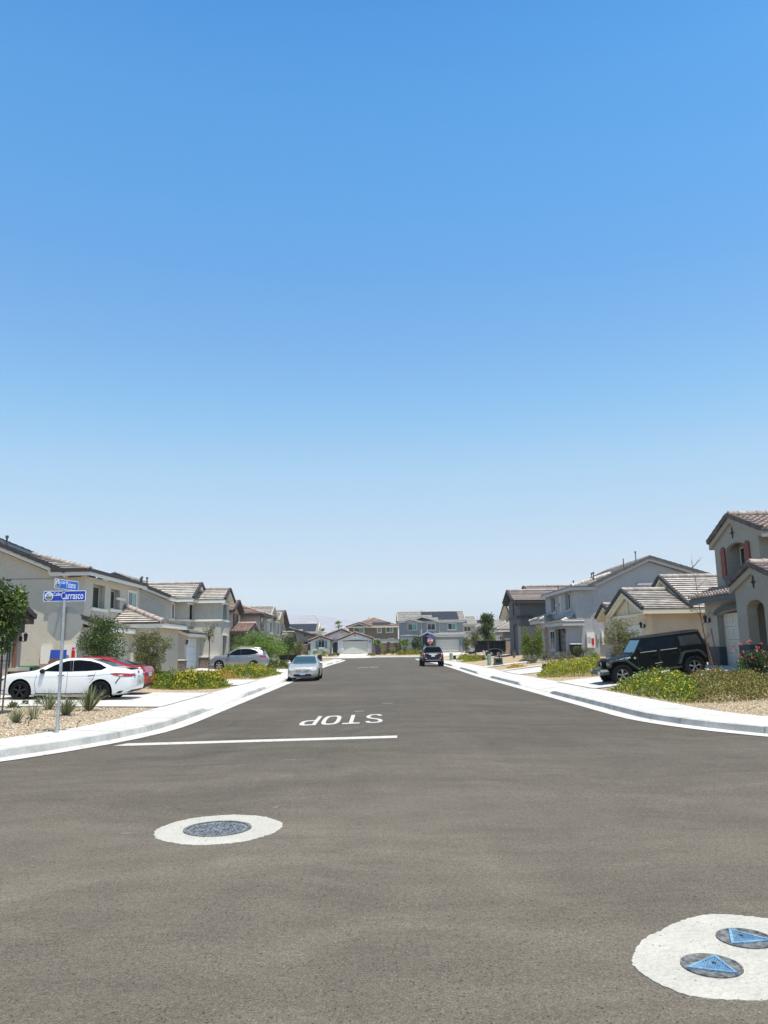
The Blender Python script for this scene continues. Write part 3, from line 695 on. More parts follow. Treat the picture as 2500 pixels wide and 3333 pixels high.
    def garage(s, ax, pl, sg, a0, a1, z0, z1, mat, rows=4, cols=8, panels=True, frame=.12):
        d = MB(); 
        def bx(m, u0, u1, w0, w1, d0, d1, mi=0):
            lo, hi = sorted((pl+sg*d0, pl+sg*d1))
            if ax == 'X': m.box(lo, hi, u0, u1, w0, w1, mi)
            else: m.box(u0, u1, lo, hi, w0, w1, mi)
        rh = (z1-z0)/rows; cw = (a1-a0)/cols
        for i in range(rows):
            bx(d, a0, a1, z0+i*rh+.008, z0+(i+1)*rh-.008, -.03, .02)
            if panels:
                for j in range(cols):
                    u0, u1, w0, w1 = a0+j*cw+.09, a0+(j+1)*cw-.09, z0+i*rh+.11, z0+(i+1)*rh-.11
                    for p in [(u0, u1, w0, w0+.03), (u0, u1, w1-.03, w1), (u0, u0+.03, w0, w1), (u1-.03, u1, w0, w1)]: bx(d, *p, .0, .032)
                    bx(d, u0+.06, u1-.06, w0+.06, w1-.06, .0, .028)
            else: bx(d, a0, a1, z0+(i+.5)*rh-.012, z0+(i+.5)*rh+.012, .0, .027)
        o = d.build('garage_door', mat, s.r)
        if frame:
            f = MB(); bx(f, a0-frame, a1+frame, z1, z1+frame, -.03, .06); bx(f, a0-frame, a0, z0, z1, -.03, .06); bx(f, a1, a1+frame, z0, z1, -.03, .06); f.build('door_frame', s.trim, o)
        return o
    def lamp(s, x, y, z, sgx=0, sgy=-1):
        m = MB(); m.box(x-.05, x+.05, y-.05, y+.05, z-.1, z+.1)
        cx, cy = x+sgx*.2, y+sgy*.2
        m.tube([(x, y, z-.05), (x+sgx*.1, y+sgy*.1, z-.13), (cx, cy, z-.1)], .015, 6)
        m.lathe([(.02, -.12), (.06, -.08), (.085, .14), (.11, .15), (.06, .21), (.015, .23), (.012, .28)], (cx, cy, z), 8)
        m.lathe([(.055, -.06), (.078, .12)], (cx, cy, z), 8, 1)
        m.build('wall_lamp', [M['black_metal'], M['glass_teal']], s.r)
    def part(s, name, m, mat, sm=None): return m.build(name, mat, s.r, sm)
    def pipe(s, x, y, z, h=.5, r=.05, cap=True):
        m = MB(); m.tube([(x, y, z-.3), (x, y, z+h)], r, 8)
        if cap: m.tube([(x, y, z+h), (x, y, z+h+.12)], [r*2, r*1.6], 8)
        return m.build('vent_pipe', M['vent'], s.r)
    def solar(s, O, u, v, nu, nv, skip=()):
        O, u, v = Vector(O), Vector(u), Vector(v); n = u.cross(v).normalized(); n = n if n.z > 0 else -n
        m = MB()
        for i in range(nu):
            for j in range(nv):
                if (i, j) in skip: continue
                for k, (e, h0, h1, mi) in enumerate([(.0, .08, .14, 1), (.045, .14, .146, 0)]):
                    q = [O+u*(i+e*.6)+v*(j+e)+n*h0, O+u*(i+1-e*.6)+v*(j+e)+n*h0, O+u*(i+1-e*.6)+v*(j+1-e)+n*h0, O+u*(i+e*.6)+v*(j+1-e)+n*h0]
                    m.add(q+[x+n*(h1-h0) for x in q], [(3, 2, 1, 0), (4, 5, 6, 7), (0, 1, 5, 4), (1, 2, 6, 5), (2, 3, 7, 6), (3, 0, 4, 7)], mi)
        m.build('solar_panels', [M['solar'], M['solar_rim']], s.r)
    def done(s):
        if s.w.v: s.w.build('wall', s.wall, s.r)
        rf = s.t.build('roof', s.tile, s.r, recalc=False)
        if s.d.v: s.d.build('fascia', s.trim, rf)
        for m in s.c.l: m.build('ridge_cap', s.cap, rf, 50)
        for m in s.e.l: m.build('rake_tile_and_eave_shade', s.edge, rf)  # rake tiles, plus eave strips whose dark colour stands for shade
        for m in s.tr.l: m.build('trim', s.trim, s.r)
def P_(y0, y1, z0, z1): return [(y0, z0), (y1, z0), (y1, z1), (y0, z1)]
def archpoly(y0, y1, z0, zs, rise, n=8):
    m = (y0+y1)/2; w = (y1-y0)/2
    return [(y0, z0), (y1, z0)]+[(m+w*cos(pi*i/n), zs+rise*sin(pi*i/n)) for i in range(n+1)]
def cross_vent(H, ax, pl, sg, a, z, s_=.28):
    m = MB(); lo, hi = sorted((pl-sg*.01, pl+sg*.03))
    for (u, v) in ((.055, s_), (s_*.72, .05)):
        if ax == 'X': m.prism([(a+u*cos(k*pi/6), z+v*sin(k*pi/6)) for k in range(12)], 'X', lo, hi+(.004 if u > v else 0))
        else: m.prism([(a+u*cos(k*pi/6), z+v*sin(k*pi/6)) for k in range(12)], 'Y', lo-(.004 if u > v else 0), hi)
    H.part('cross_vent', m, M['black_metal'])
# ================================================================ LEFT SIDE
# --- single storey house with brown tiles, cut by the left edge
H = House('stucco_house', (-18, 29, .2), 'single storey stucco house with brown tile roof and stone pillar, cut by left photo edge', W['tan0'], M['brownroof'], M['trim_dark'])
H.w.slab(P_(24, 33.2, -.2, 3.1), [P_(26.6, 32.35, -.1, 2.55)], 'X', -15.35, -15)
H.w.box(-24, -15.35, 32.85, 33.2, -.2, 3.05); H.w.box(-24, -15.35, 24, 24.3, -.2, 3.05)
H.w.prism([(24, 3.1), (33.2, 3.1), (28.5, 4.75)], 'X', -15.3, -15.02)
H.gable('X', -24.5, -14.7, 23.5, 33.6, 3.22, 5.0, 28.5, rk=(0, 1))
H.garage('X', -15.1, 1, 26.65, 32.3, .1, 2.5, M['door_cream'], 4, 8)
m = MB(); m.box(-15.1, -14.72, 32.35, 33.3, -.1, 1.02); H.part('stone_pillar', m, M['stone'])
m = MB(); m.box(-15.1, -14.66, 32.28, 33.36, 1.022, 1.16); H.part('pillar_cap', m, M['trim_tan'])
m = MB(); m.box(-15, -14.85, 32.5, 33.1, 2.6, 2.95); m.box(-15, -14.6, 32.7, 32.9, 2.95, 3.1); H.part('corbel', m, M['trim_dark'])
m = MB(); m.box(-14.98, -14.84, 32.42, 32.5, 1.16, 2.6); H.part('downpipe', m, pm('copper_brown_pipe', (.20, .10, .06), .5))
H.lamp(-14.95, 33.0, 2.35, 1, 0)
H.done()
# --- big two storey house A behind the signs
H = House('two_storey_house', (-18, 45, .2), 'two storey beige house behind the blue street signs, with deep window niches', W['tanA'], M['tile_pale'], M['trim_white'])
H.w.prism([(-27, -.2), (-16.2, -.2), (-16.2, 5.6), (-22, 8.05), (-27, 5.9)], 'Y', 40.0, 43.5); H.w.box(-24, -16.2, 43.5, 49.3, -.2, 5.5)
n1, n2, w3 = (41.2, 43.05, 4.07, 5.36), (44.0, 45.6, 4.15, 5.3), (46.95, 48.7, 4.24, 5.4)
H.w.slab(P_(40.02, 49.3, -.2, 5.66), [P_(*n1), P_(*n2)], 'X', -15.22, -15.0)
H.w.box(-16.3, -15.22, 40.02, 40.3, -.2, 5.6); H.w.box(-16.3, -15.22, 49.0, 49.3, -.2, 5.6)
for a, b, z0, z1 in (n1, n2):   # niche linings
    H.w.box(-15.34, -15.2, a-.2, a, z0-.2, z1+.1); H.w.box(-15.34, -15.2, b, b+.2, z0-.2, z1+.1); H.w.box(-15.54, -15.34, a-.2, b+.2, z0-.2, z1+.1)
H.win('X', -15.34, 1, n1[0]+.7, n1[1]-.06, 4.1, 5.3, 1, 0, False)
H.win('X', -15.34, 1, n2[0]+.6, n2[1]-.06, 4.2, 5.25, 1, 0, False)
H.win('X', -15, 1, w3[0]+.1, w3[1]-.1, w3[2]+.05, w3[3]-.05, 2, .1, True, 2)
for a, b, z in ((40.95, 43.3, 4.07), (43.8, 45.85, 4.15)): H.tr.box(-15.2, -14.88, a, b, z-.16, z)
H.tr.box(-15.02, -14.9, 44.9, 46.3, 4.72, 4.86)
m = MB(); 
for a, b, z in ((41.1, 43.1, 3.6), (44.0, 45.7, 3.68), (47, 48.7, 3.78)): m = MB(); m.box(-15.1, -14.97, a, b, z, z+.28); H.part('recessed_panel', m, W['greyB'])
m = MB(); m.box(-27, -16.22, 39.985, 39.999, 5.52, 5.545); H.part('stucco_joint', m, M['joint'])
H.gable('Y', 39.6, 43.8, -27.5, -15.9, 5.95, 8.35, -22, zh=5.80)
Cn = (-14.6, 39.55, 5.88)
H.plane([Cn, (-14.6, 49.6, 5.88), (-18.9, 49.6, 7.06), (-18.9, 42.6, 7.06)]); H.plane([(-16.6, 39.55, 5.88), Cn, (-18.9, 42.6, 7.06)])
caps(H.c, (Cn[0], Cn[1], 5.93), (-18.9, 42.6, 7.12))
rakes(H.e, (-14.6, 49.62, 5.88), (-18.9, 49.62, 7.06))
H.e.box(-16.6, -14.6, 39.46, 39.54, 5.83, 6.0); H.e.box(-14.62, -14.54, 39.5, 49.6, 5.83, 6.0)  # black strips paint the shadow band along the eave tiles
# garage wing and entry block
H.w.slab(P_(39.98, 44.6, -.2, 3.0), [P_(40.6, 43.7, -.1, 2.55)], 'X', -14.3, -14.0); H.w.box(-15.0, -14.3, 39.98, 40.2, -.2, 3.0)
H.garage('X', -14.2, 1, 40.72, 43.6, .2, 2.5, M['door_white'], 4, 4, False)
H.plane([(-13.6, 39.6, 2.98), (-13.6, 44.3, 2.98), (-15.0, 44.3, 3.5), (-15.0, 39.6, 3.5)]); rakes(H.e, (-13.6, 39.58, 2.98), (-15.0, 39.58, 3.5))
H.w.box(-15.0, -12.45, 44.55, 49.35, -.2, 3.2)
H.plane([(-12.0, 44.1, 3.3), (-12.0, 49.7, 3.3), (-15.0, 47.4, 4.35), (-15.0, 46.6, 4.35)]); H.plane([(-15, 44.1, 3.3), (-12.0, 44.1, 3.3), (-15.0, 46.6, 4.35)]); H.plane([(-12, 49.7, 3.3), (-15, 49.7, 3.3), (-15, 47.4, 4.35)])
caps(H.c, (-12, 44.1, 3.36), (-15, 46.6, 4.42), .16)
H.e.box(-15, -12, 44.05, 44.11, 3.28, 3.39)  # entry eave shade painted as a dark strip
H.w.box(-14.02, -13.7, 44.25, 44.5, -.2, 1.7)
m = MB(); m.box(-15.9, -15.2, 39.82, 39.99, 1.0, 2.15); H.part('meter_cabinet', m, M['trim_white'])
m = MB(); m.box(-17.0, -16.45, 39.84, 39.99, 1.2, 2.1); H.part('breaker_box', m, M['trim_white'])
m = MB(); m.box(-15.42, -15.25, 39.79, 39.82, 1.3, 1.85); m.box(-15.4, -15.28, 39.785, 39.79, 1.88, 2.0); H.part('red_notice', m, M['sign_red'])
m = MB(); m.lathe([(.001, 39.70), (.1, 39.70), (.1, 39.82)], (-15.62, 0, 1.55), 12, ax='Y'); H.part('gas_meter', m, M['galv'])
for x, y in ((-19.9, 41.5), (-14.9, 49.2)): H.pipe(x, y, 5.9+.42*max(0, -15.9-x), .35)
H.solar((-21.4, 40.6, 8.02), (0, .92, 0), (1.55, 0, -.62), 3, 2, ())
H.done()
# --- house B: two street facing gables
H = House('two_storey_house', (-18, 60, .4), 'two storey grey-beige house with two small street gables, behind the silver crossover', W['greyB'], M['tile_pale'], M['trim_white'])
H.w.prism([(-27, 0), (-15.5, 0), (-15.5, 5.5), (-19.3, 7.15), (-27, 4.7)], 'Y', 57.6, 67)
H.win('X', -15.5, 1, 59.1, 60.2-.35, 4.15, 5.3, 2, .12, True)
H.gable('Y', 57.2, 67.3, -27.4, -15.1, 4.7, 7.4, -19.3, zh=5.66)
H.gable('X', -20.5, -13.9, 59.2, 64.9, 5.68, 7.0, 61.9, rk=(0, 1))
H.gable('X', -19, -11.85, 61.15, 65.35, 5.68, 6.62, 63.2, rk=(0, 1))
H.w.slab(P_(60.0, 63.4, .0, 5.6), [P_(60.75, 62.2, 4.15, 5.3)], 'X', -14.75, -14.5); H.w.box(-15.5, -14.75, 60.0, 60.25, 0, 5.6)
H.w.prism([(60, 5.6), (63.8, 5.6), (61.9, 6.6)], 'X', -14.7, -14.52); H.w.box(-15.1, -14.9, 60.2, 63.3, 3.5, 5.6)
H.win('X', -14.9, 1, 61.3, 62.15, 4.2, 5.25, 1, 0, False)
H.tr.box(-15.52, -14.42, 59.9, 62.9, 3.98, 4.12); H.tr.box(-14.5, -14.38, 59.9, 63, 5.3, 5.42)
m = MB(); m.box(-14.52, -14.46, 60.8, 62.2, 3.2, 3.6); H.part('recessed_panel', m, W['pinkC'])
H.w.slab(P_(61.5, 64.95, .0, 5.62), [P_(62.5, 64.0, 4.2, 5.42), P_(62.5, 64.0, .9, 2.9)], 'X', -12.45, -12.2); H.w.box(-14.5, -12.45, 61.5, 61.75, 0, 5.6); H.w.box(-14.5, -12.45, 64.7, 64.95, 0, 5.6); H.w.box(-12.85, -12.65, 61.7, 64.7, .3, 5.6)
H.w.prism([(61.6, 5.62), (64.8, 5.62), (63.2, 6.4)], 'X', -12.42, -12.22)
H.win('X', -12.65, 1, 62.9, 63.95, 4.22, 5.4, 1, 0, False); H.win('X', -12.65, 1, 62.9, 63.95, .95, 2.85, 1, 0, False)
H.tr.box(-14.5, -12.12, 61.4, 65.05, 4.0, 4.16); H.tr.box(-12.22, -12.1, 62.4, 64.1, 2.9, 3.02); H.tr.box(-12.22, -12.1, 62.3, 64.2, 5.42, 5.54); H.tr.box(-12.1, -11.9, 61.3, 61.5, 5.3, 5.5)
# garage wing
H.w.slab(P_(56.3, 61.5, .0, 2.95), [P_(57.1, 60.9, .2, 2.62)], 'X', -14.1, -13.8); H.w.prism([(-15.5, 0), (-14.1, 0), (-14.1, 2.95), (-15.5, 3.5)], 'Y', 56.3, 56.55)
H.garage('X', -14.0, 1, 57.2, 60.8, .4, 2.58, M['door_white'], 4, 4, False)
H.plane([(-13.35, 55.9, 2.98), (-13.35, 61.5, 2.98), (-15.5, 61.5, 3.78), (-15.5, 55.9, 3.78)]); rakes(H.e, (-13.35, 55.88, 2.98), (-15.5, 55.88, 3.78))
H.e.box(-13.37, -13.31, 55.9, 61.5, 2.96, 3.06)  # dark strip paints the shade along the garage eave
for bs in ((-14.3, -13.72, 56.22, 57.0, 0, 1.05), (-13.9, -12.3, 61.2, 61.48, 0, 1.2)): m = MB(); m.box(*bs); H.part('stone_base', m, M['stone'])
for bs in ((-14.35, -13.66, 56.17, 57.05, 1.052, 1.15), (-13.95, -12.2, 61.15, 61.49, 1.202, 1.35)): m = MB(); m.box(*bs); H.part('base_cap', m, M['trim_white'])
m = MB(); m.box(-14.9, -14.6, 56.2, 56.3, 1.9, 2.3); H.part('meter_box', m, M['trim_grey'])
H.lamp(-13.85, 56.65, 2.3, 1, 0); H.pipe(-17.4, 57.7, 6.7, .45); H.pipe(-17.2, 58.3, 6.8, .35)
m = MB()
for yy, xx, z in ((61.9, -13.85, 6.35),): m.box(xx-.5, xx-.4, yy-.05, yy+.05, z-.7, z+.3)
H.part('king_post', m, M['trim_white'])
H.done()
# --- house C: pinkish gable with red clay porch, grey wing
H = House('two_storey_house', (-17, 82, .4), 'two storey house with narrow pinkish gable, red clay porch roof and plain grey wing', W['greyC'], M['tile_red'], M['trim_dark'], cap=M['tile_red'])
H.w.slab([(76.9, 0), (81.6, 0), (81.6, 5.5), (79.3, 6.35), (76.9, 5.5)], [archpoly(78.5, 80.2, 4.25, 5.2, .25)], 'X', -14.55, -14.3); H.w.box(-18, -14.55, 76.9, 77.2, 0, 5.5); H.w.box(-18, -14.55, 77.2, 84, 0, 5.4)
H.plane([(-13.9, 76.6, 5.6), (-20, 76.6, 5.6), (-20, 79.3, 6.65), (-13.9, 79.3, 6.65)]); H.plane([(-13.9, 81.9, 5.6), (-20, 81.9, 5.6), (-20, 79.3, 6.65), (-13.9, 79.3, 6.65)]); caps(H.c, (-20, 79.3, 6.7), (-13.9, 79.3, 6.7))
rakes(H.e, (-13.88, 76.6, 5.6), (-13.88, 79.3, 6.65)); rakes(H.e, (-13.88, 81.9, 5.6), (-13.88, 79.3, 6.65))
H.win('X', -14.5, 1, 78.7, 80.0, 4.3, 5.3, 2, 0, False); H.tr.box(-14.32, -14.2, 78.3, 80.4, 4.1, 4.24)
for a in (78.1, 80.25): m = MB(); m.box(-14.3, -14.2, a, a+.35, 4.25, 5.35); H.part('shutter', m, M['trim_dark'])
m = MB(); m.slab([(76.85, 3.4), (81.65, 3.4), (81.65, 5.42), (79.3, 6.3), (76.85, 5.42)], [archpoly(78.4, 80.3, 4.2, 5.2, .3)], 'X', -14.3, -14.27); H.part('pink_gable_face', m, W['pinkC'])
H.kind = 's'; H.t2 = H.t
H.plane([(-14.3, 76.4, 3.5), (-12.3, 76.4, 3.5), (-12.3, 80.2, 4.35), (-14.3, 80.2, 4.35)]); H.plane([(-14.3, 84, 3.5), (-12.3, 84, 3.5), (-12.3, 80.2, 4.35), (-14.3, 80.2, 4.35)]); H.kind = 'flat'
caps(H.c, (-14.3, 80.2, 4.42), (-12.3, 80.2, 4.42))
H.w.slab([(76.8, 0), (83.6, 0), (83.6, 3.4), (80.2, 4.15), (76.8, 3.4)], [archpoly(78.2, 82.2, 0.1, 2.3, .6)], 'X', -12.9, -12.6)
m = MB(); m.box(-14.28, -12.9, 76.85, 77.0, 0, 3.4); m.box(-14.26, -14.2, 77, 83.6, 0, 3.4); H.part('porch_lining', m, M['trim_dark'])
H.w.box(-22, -12.6, 84.2, 90.6, 0, 5.4)
H.hip(-22.5, -12.0, 83.7, 91.1, 5.55, .34)
H.win('X', -12.6, 1, 85.6, 87.6, 4.0, 5.3, 2, .1, True)
H.done()
# --- house D and E further down
H = House('two_storey_house', (-18, 104, .4), 'two storey pale house with a large and a small gable, above the feathery green tree', W['greyD'], M['tile_grey'], M['trim_tan'], cap=M['tile_grey'], edge=M['tile_grey'])
H.w.box(-26, -14.6, 96.5, 110.5, 0, 5.55); H.gable('X', -26, -13.6, 100.5, 108.7, 5.65, 7.35, 104.6, rk=(0, 1)); H.gable('X', -22, -13.2, 106.6, 111.8, 5.6, 6.7, 109.4, rk=(0, 1)); H.gable('Y', 96, 111, -26.4, -14.1, 5.66, 7.2, -20)
H.w.slab([(101, 0), (108.2, 0), (108.2, 5.6), (104.6, 7.05), (101, 5.6)], [P_(103.8, 105.4, 4, 5.3)], 'X', -14.2, -14.0); H.w.box(-14.6, -14.2, 101, 101.2, 0, 5.6); H.w.slab([(107, 0), (111.3, 0), (111.3, 5.5), (109.3, 6.4), (107, 5.5)], [P_(108.4, 110, 3.9, 5.3)], 'X', -13.8, -13.6); H.w.box(-14.6, -13.8, 107, 107.3, 0, 5.5)
H.win('X', -14.25, 1, 103.9, 105.3, 4, 5.3, 2, 0, False); H.win('X', -13.9, 1, 108.5, 109.9, 3.9, 5.3, 2, 0, False)
H.tr.box(-14.0, -13.92, 101, 107, 3.75, 3.9); H.tr.box(-13.6, -13.5, 107.2, 111.1, 3.65, 3.8)
H.w.box(-14.6, -12.4, 101, 107, 0, 3.0); H.plane([(-12.0, 100.6, 3.0), (-12, 107, 3.0), (-14.6, 107, 3.8), (-14.6, 100.6, 3.8)])
H.done()
H = House('two_storey_house', (-18, 120, .2), 'house with steep dark edged gable and rooftop solar panel, last on the left side', W['greyE'], M['tile_pink'], M['trim_dark'], edge=M['trim_dark'])
H.w.box(-26, -14.6, 114.5, 126.3, -.2, 5.2); H.gable('X', -26, -14.0, 113.8, 127, 5.3, 7.6, 121, rk=(0, 1)); H.w.prism([(114.6, 5.2), (126.2, 5.2), (121, 7.3)], 'X', -14.7, -14.58)
H.win('X', -14.6, 1, 117, 118.2, 3.6, 5.2, 1, .1, True); H.win('X', -14.6, 1, 121.5, 122.7, 3.6, 5.2, 1, .1, True)
H.solar((-17.6, 115.6, 6.0), (1.1, 0, 0), (0, 1.9, .61), 3, 2)
H.w.box(-14.6, -13, 118.5, 124, -.2, 2.7); H.gable('X', -15, -12.6, 117.6, 124.6, 2.9, 4.3, 121.2, rk=(0, 1))
H.done()
# ================================================================ RIGHT SIDE
H = House('two_storey_house', (19, 33, .7), 'tan two storey house with rust red shutters and arched porch, cut by right photo edge', W['taupe'], M['tile_tan'], M['trim_slate'], kind='s', cap=M['tile_tan'], edge=pm('dark_rake_tile', (.10, .08, .07), .85, var=.35, scale=3))
# upper storey, street gable
slate, H.d = H.d, MB()
H.w.slab([(31.5, 3.3), (35.7, 3.3), (35.7, 6.2), (33.7, 7.05), (31.5, 6.2)], [archpoly(32.75, 34.55, 4.72, 5.75, .35, 10)], 'X', 16, 16.2)
H.w.slab([(31.7, 4.5), (35.5, 4.5), (35.5, 6.3), (31.7, 6.4)], [], 'X', 16.62, 16.8)
H.w.box(16.2, 16.7, 32.55, 32.75, 4.5, 6.1); H.w.box(16.2, 16.7, 34.55, 34.75, 4.5, 6.1); H.w.box(16.2, 16.65, 32.75, 34.55, 4.5, 4.7); H.w.box(16.2, 16.65, 32.75, 34.55, 6.12, 6.3)
H.w.box(16.2, 26, 35.45, 35.7, 3.3, 6.2); H.w.box(16.2, 18.2, 31.5, 31.75, 3.3, 6.2); H.w.box(18.2, 26, 26.5, 31.9, 3.3, 6.2)
H.plane([(15.88, 30.95, 6.22), (26, 30.95, 6.22), (26, 33.75, 7.25), (15.88, 33.75, 7.25)]); H.plane([(15.88, 36.0, 6.3), (26, 36.0, 6.3), (26, 33.75, 7.25), (15.88, 33.75, 7.25)])
caps(H.c, (15.88, 33.75, 7.36), (26, 33.75, 7.36), .14); rakes(H.e, (15.88, 30.95, 6.28), (15.88, 33.75, 7.31), w=.2); rakes(H.e, (15.88, 36.0, 6.35), (15.88, 33.75, 7.31), w=.2)
H.plane([(17.6, 26, 6.2), (17.6, 31.2, 6.2), (21, 31.2, 7.5), (21, 26, 7.5)])
H.w.prism([(26.5, 3.3), (31.5, 3.3), (31.5, 6.1), (26.5, 6.1)], 'X', 17.9, 18.2)
H.win('X', 16.62, -1, 33.5, 34.45, 4.8, 5.95, 1, 0, False)
cross_vent(H, 'X', 16, -1, 33.75, 6.55, .26)
for a, b in ((34.58, 35.0), (32.28, 32.72)):
    m = MB()
    for k in range(3): w_ = (b-a)/3; m.box(15.93, 15.985, a+k*w_+.006, a+(k+1)*w_-.006, 4.62, 6.02-.06*abs(k-1))
    for z in (4.85, 5.3, 5.75): m.box(15.91, 15.93, a, b, z, z+.1)
    H.part('shutter', m, M['shutter_red'])
m = MB(); m.box(15.84, 16.1, 32.6, 34.7, 4.5, 4.68); H.part('sill', m, M['trim_slate'])
# garage wing with clay skirt roof
walld, H.d = H.d, slate
H.w.slab(P_(29.8, 35.7, -.1, 3.6), [archpoly(30.4, 34.5, 0, 2.92, .2, 8)], 'X', 15.3, 15.6); H.w.box(15.6, 26, 35.45, 35.7, -.1, 3.6); H.garage('X', 15.62, -1, 30.3, 34.6, .7, 3.0, M['door_cream'], 4, 8, True, 0)
m = MB(); m.slab(archpoly(30.1, 35.3, 2.9, 2.92, .42, 10)[2:]+[(30.4, 2.9)], [], 'X', 15.24, 15.31)
pA = [(32.45+2.3*cos(pi*i/12), 2.95+.46*sin(pi*i/12)) for i in range(13)]+[(32.45-2.05*cos(pi*i/12), 2.94+.2*sin(pi*i/12)) for i in range(13)]
m = MB(); m.slab(pA, [], 'X', 15.22, 15.31); H.part('arch_lintel', m, M['trim_slate'])
H.plane([(14.75, 29.8, 3.72), (14.75, 36.1, 3.72), (16.02, 36.1, 4.2), (16.02, 29.8, 4.2)])
for bs in ((15.26, 15.62, 34.48, 35.74, -.1, 1.55), (14.17, 14.62, 29.35, 30.24, 0, 1.64), (14.17, 14.62, 26.6, 28.06, 0, 1.64)):
    m = MB(); m.box(*bs); H.part('painted_base', m, W['base'])
H.lamp(15.28, 35.25, 2.75, -1, 0)
# porch gable
slate, H.d = H.d, walld
H.w.slab([(26.6, 0), (30.2, 0), (30.2, 3.85), (28.6, 4.38), (26.6, 3.7)], [archpoly(28.05, 29.38, -.1, 2.95, .35, 10)], 'X', 14.2, 14.6)
H.w.box(14.6, 15.3, 29.9, 30.2, 0, 3.8); H.w.box(15.31, 15.5, 26.6, 29.8, 0, 3.8); H.w.box(14.6, 15.3, 26.6, 29.9, 3.2, 3.5)
H.plane([(14.08, 30.45, 3.88), (17, 30.45, 3.88), (17, 28.6, 4.52), (14.08, 28.6, 4.52)]); H.plane([(14.08, 26.3, 3.72), (17, 26.3, 3.72), (17, 28.6, 4.52), (14.08, 28.6, 4.52)])
caps(H.c, (14.08, 28.6, 4.64), (17, 28.6, 4.64), .14); rakes(H.e, (14.08, 30.45, 3.95), (14.08, 28.6, 4.59), w=.2); rakes(H.e, (14.08, 26.3, 3.79), (14.08, 28.6, 4.59), w=.2)
cross_vent(H, 'X', 14.2, -1, 28.65, 3.95, .24)
H.part('roof_edge', H.d, W['taupe']); H.d = slate
H.done()
# --- cream single storey house
H = House('single_storey_house', (20, 48, .7), 'cream single storey house with timbered street gable, behind the dark off-roader', W['cream'], M['tile_pale'], M['trim_cream'])
H.w.slab([(44.9, -.1), (51.1, -.1), (51.1, 3.5), (48, 4.7), (44.9, 3.5)], [P_(45.8, 50.4, 0, 2.95)], 'X', 15.8, 16.1); H.garage('X', 15.95, -1, 45.9, 50.3, .7, 2.9, M['door_cream'], 4, 8, False)
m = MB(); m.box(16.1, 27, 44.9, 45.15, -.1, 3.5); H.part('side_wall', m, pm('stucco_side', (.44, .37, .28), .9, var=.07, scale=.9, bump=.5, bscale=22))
H.w.box(16.1, 27, 50.9, 51.1, -.1, 3.5)
H.gable('X', 15.45, 24, 44.4, 51.6, 3.68, 5.0, 48, rk=(1, 0))
for P in ([(15.6, 44.7, 3.5), (15.6, 48, 4.72)], [(15.6, 51.3, 3.5), (15.6, 48, 4.72)]):
    H.tr.obox(P[0], P[1], .12, .2, drop=.12)
H.tr.box(15.66, 15.8, 45, 51, 3.34, 3.5); H.tr.box(15.7, 15.8, 47.93, 48.07, 3.5, 4.6)
H.tr.box(15.3, 15.8, 44.95, 45.15, 3.15, 3.4); H.tr.box(15.3, 15.8, 50.9, 51.1, 3.15, 3.4)
H.gable('X', 18.3, 28, 44.38, 53.8, 3.7, 5.9, 49.1, rk=(1, 0)); H.w.prism([(45.2, 3.6), (53, 3.6), (49.1, 5.6)], 'X', 18.8, 19.0); H.tr.obox((18.45, 46, 4.3), (18.45, 49.1, 5.75), .1, .18, drop=.1); H.tr.obox((18.45, 52, 4.3), (18.45, 49.1, 5.75), .1, .18, drop=.1)
H.gable('X', 15.9, 20, 51.5, 55.6, 3.55, 4.4, 53.7, rk=(1, 0)); H.w.slab([(52, 0), (55.2, 0), (55.2, 3.5), (53.7, 4.15), (52, 3.5)], [], 'X', 16.3, 16.5); H.tr.obox((16.0, 51.7, 3.42), (16.0, 53.7, 4.25), .1, .15, drop=.08)
m = MB(); m.box(15.72, 15.8, 51.12, 51.6, -.1, 1.2); m.box(15.72, 16.5, 51.6, 52, -.1, 1.2); H.part('stone_base', m, M['stone'])
H.lamp(15.75, 45.25, 2.75, -1, 0)
H.done()
# --- big blue-grey two storey house
H = House('two_storey_house', (20, 64, .7), 'large blue-grey house with long side gable, between the cream and charcoal houses', W['blueR'], M['tile_pale'], M['trim_grey'], cap=M['tile_pale'], edge=pm('grey_edge_tile', (.10, .097, .095), .85, var=.3, scale=3))
H.w.prism([(16.8, 0), (26.6, 0), (26.6, 6.3), (21.35, 8.0), (16.8, 6.0)], 'Y', 59.4, 70)
H.w.slab(P_(59.42, 70, 3.0, 5.98), [P_(60.9, 62.5, 4.5, 5.85), P_(66.0, 67.7, 4.55, 5.8)], 'X', 15.5, 15.75); H.w.box(15.75, 16.8, 59.42, 59.7, 0, 5.95); H.w.box(15.76, 16.8, 59.7, 69.9, 0, 5.9)
H.win('X', 15.7, -1, 61.0, 62.4, 4.55, 5.8, 2, 0, False); H.win('X', 15.7, -1, 66.1, 67.6, 4.6, 5.75, 2, 0, False); H.win('X', 15.5, -1, 64, 64.9, 4.3, 5.85, 1, 0, False)
H.tr.box(15.42, 15.5, 60.75, 62.65, 4.36, 4.48); H.tr.box(15.42, 15.5, 65.8, 67.9, 4.36, 4.53); H.tr.box(15.4, 15.5, 64.9, 65.7, 5.0, 5.14)
for a, b in ((60.72, 60.88), (62.52, 62.68), (65.8, 65.98), (67.72, 67.9)): H.tr.box(15.44, 15.52, a, b, 4.5, 5.85)
H.gable('Y', 59.0, 70.4, 16.4, 27, 6.1, 8.3, 21.35, zh=6.5)
Cn = (15.1, 58.95, 6.12)
H.plane([Cn, (15.1, 70.4, 6.12), (19.2, 70.4, 7.35), (19.2, 62.4, 7.35)]); H.plane([(16.9, 58.95, 6.12), Cn, (19.2, 62.4, 7.35)]); caps(H.c, (Cn[0], Cn[1], 6.17), (19.2, 62.4, 7.4))
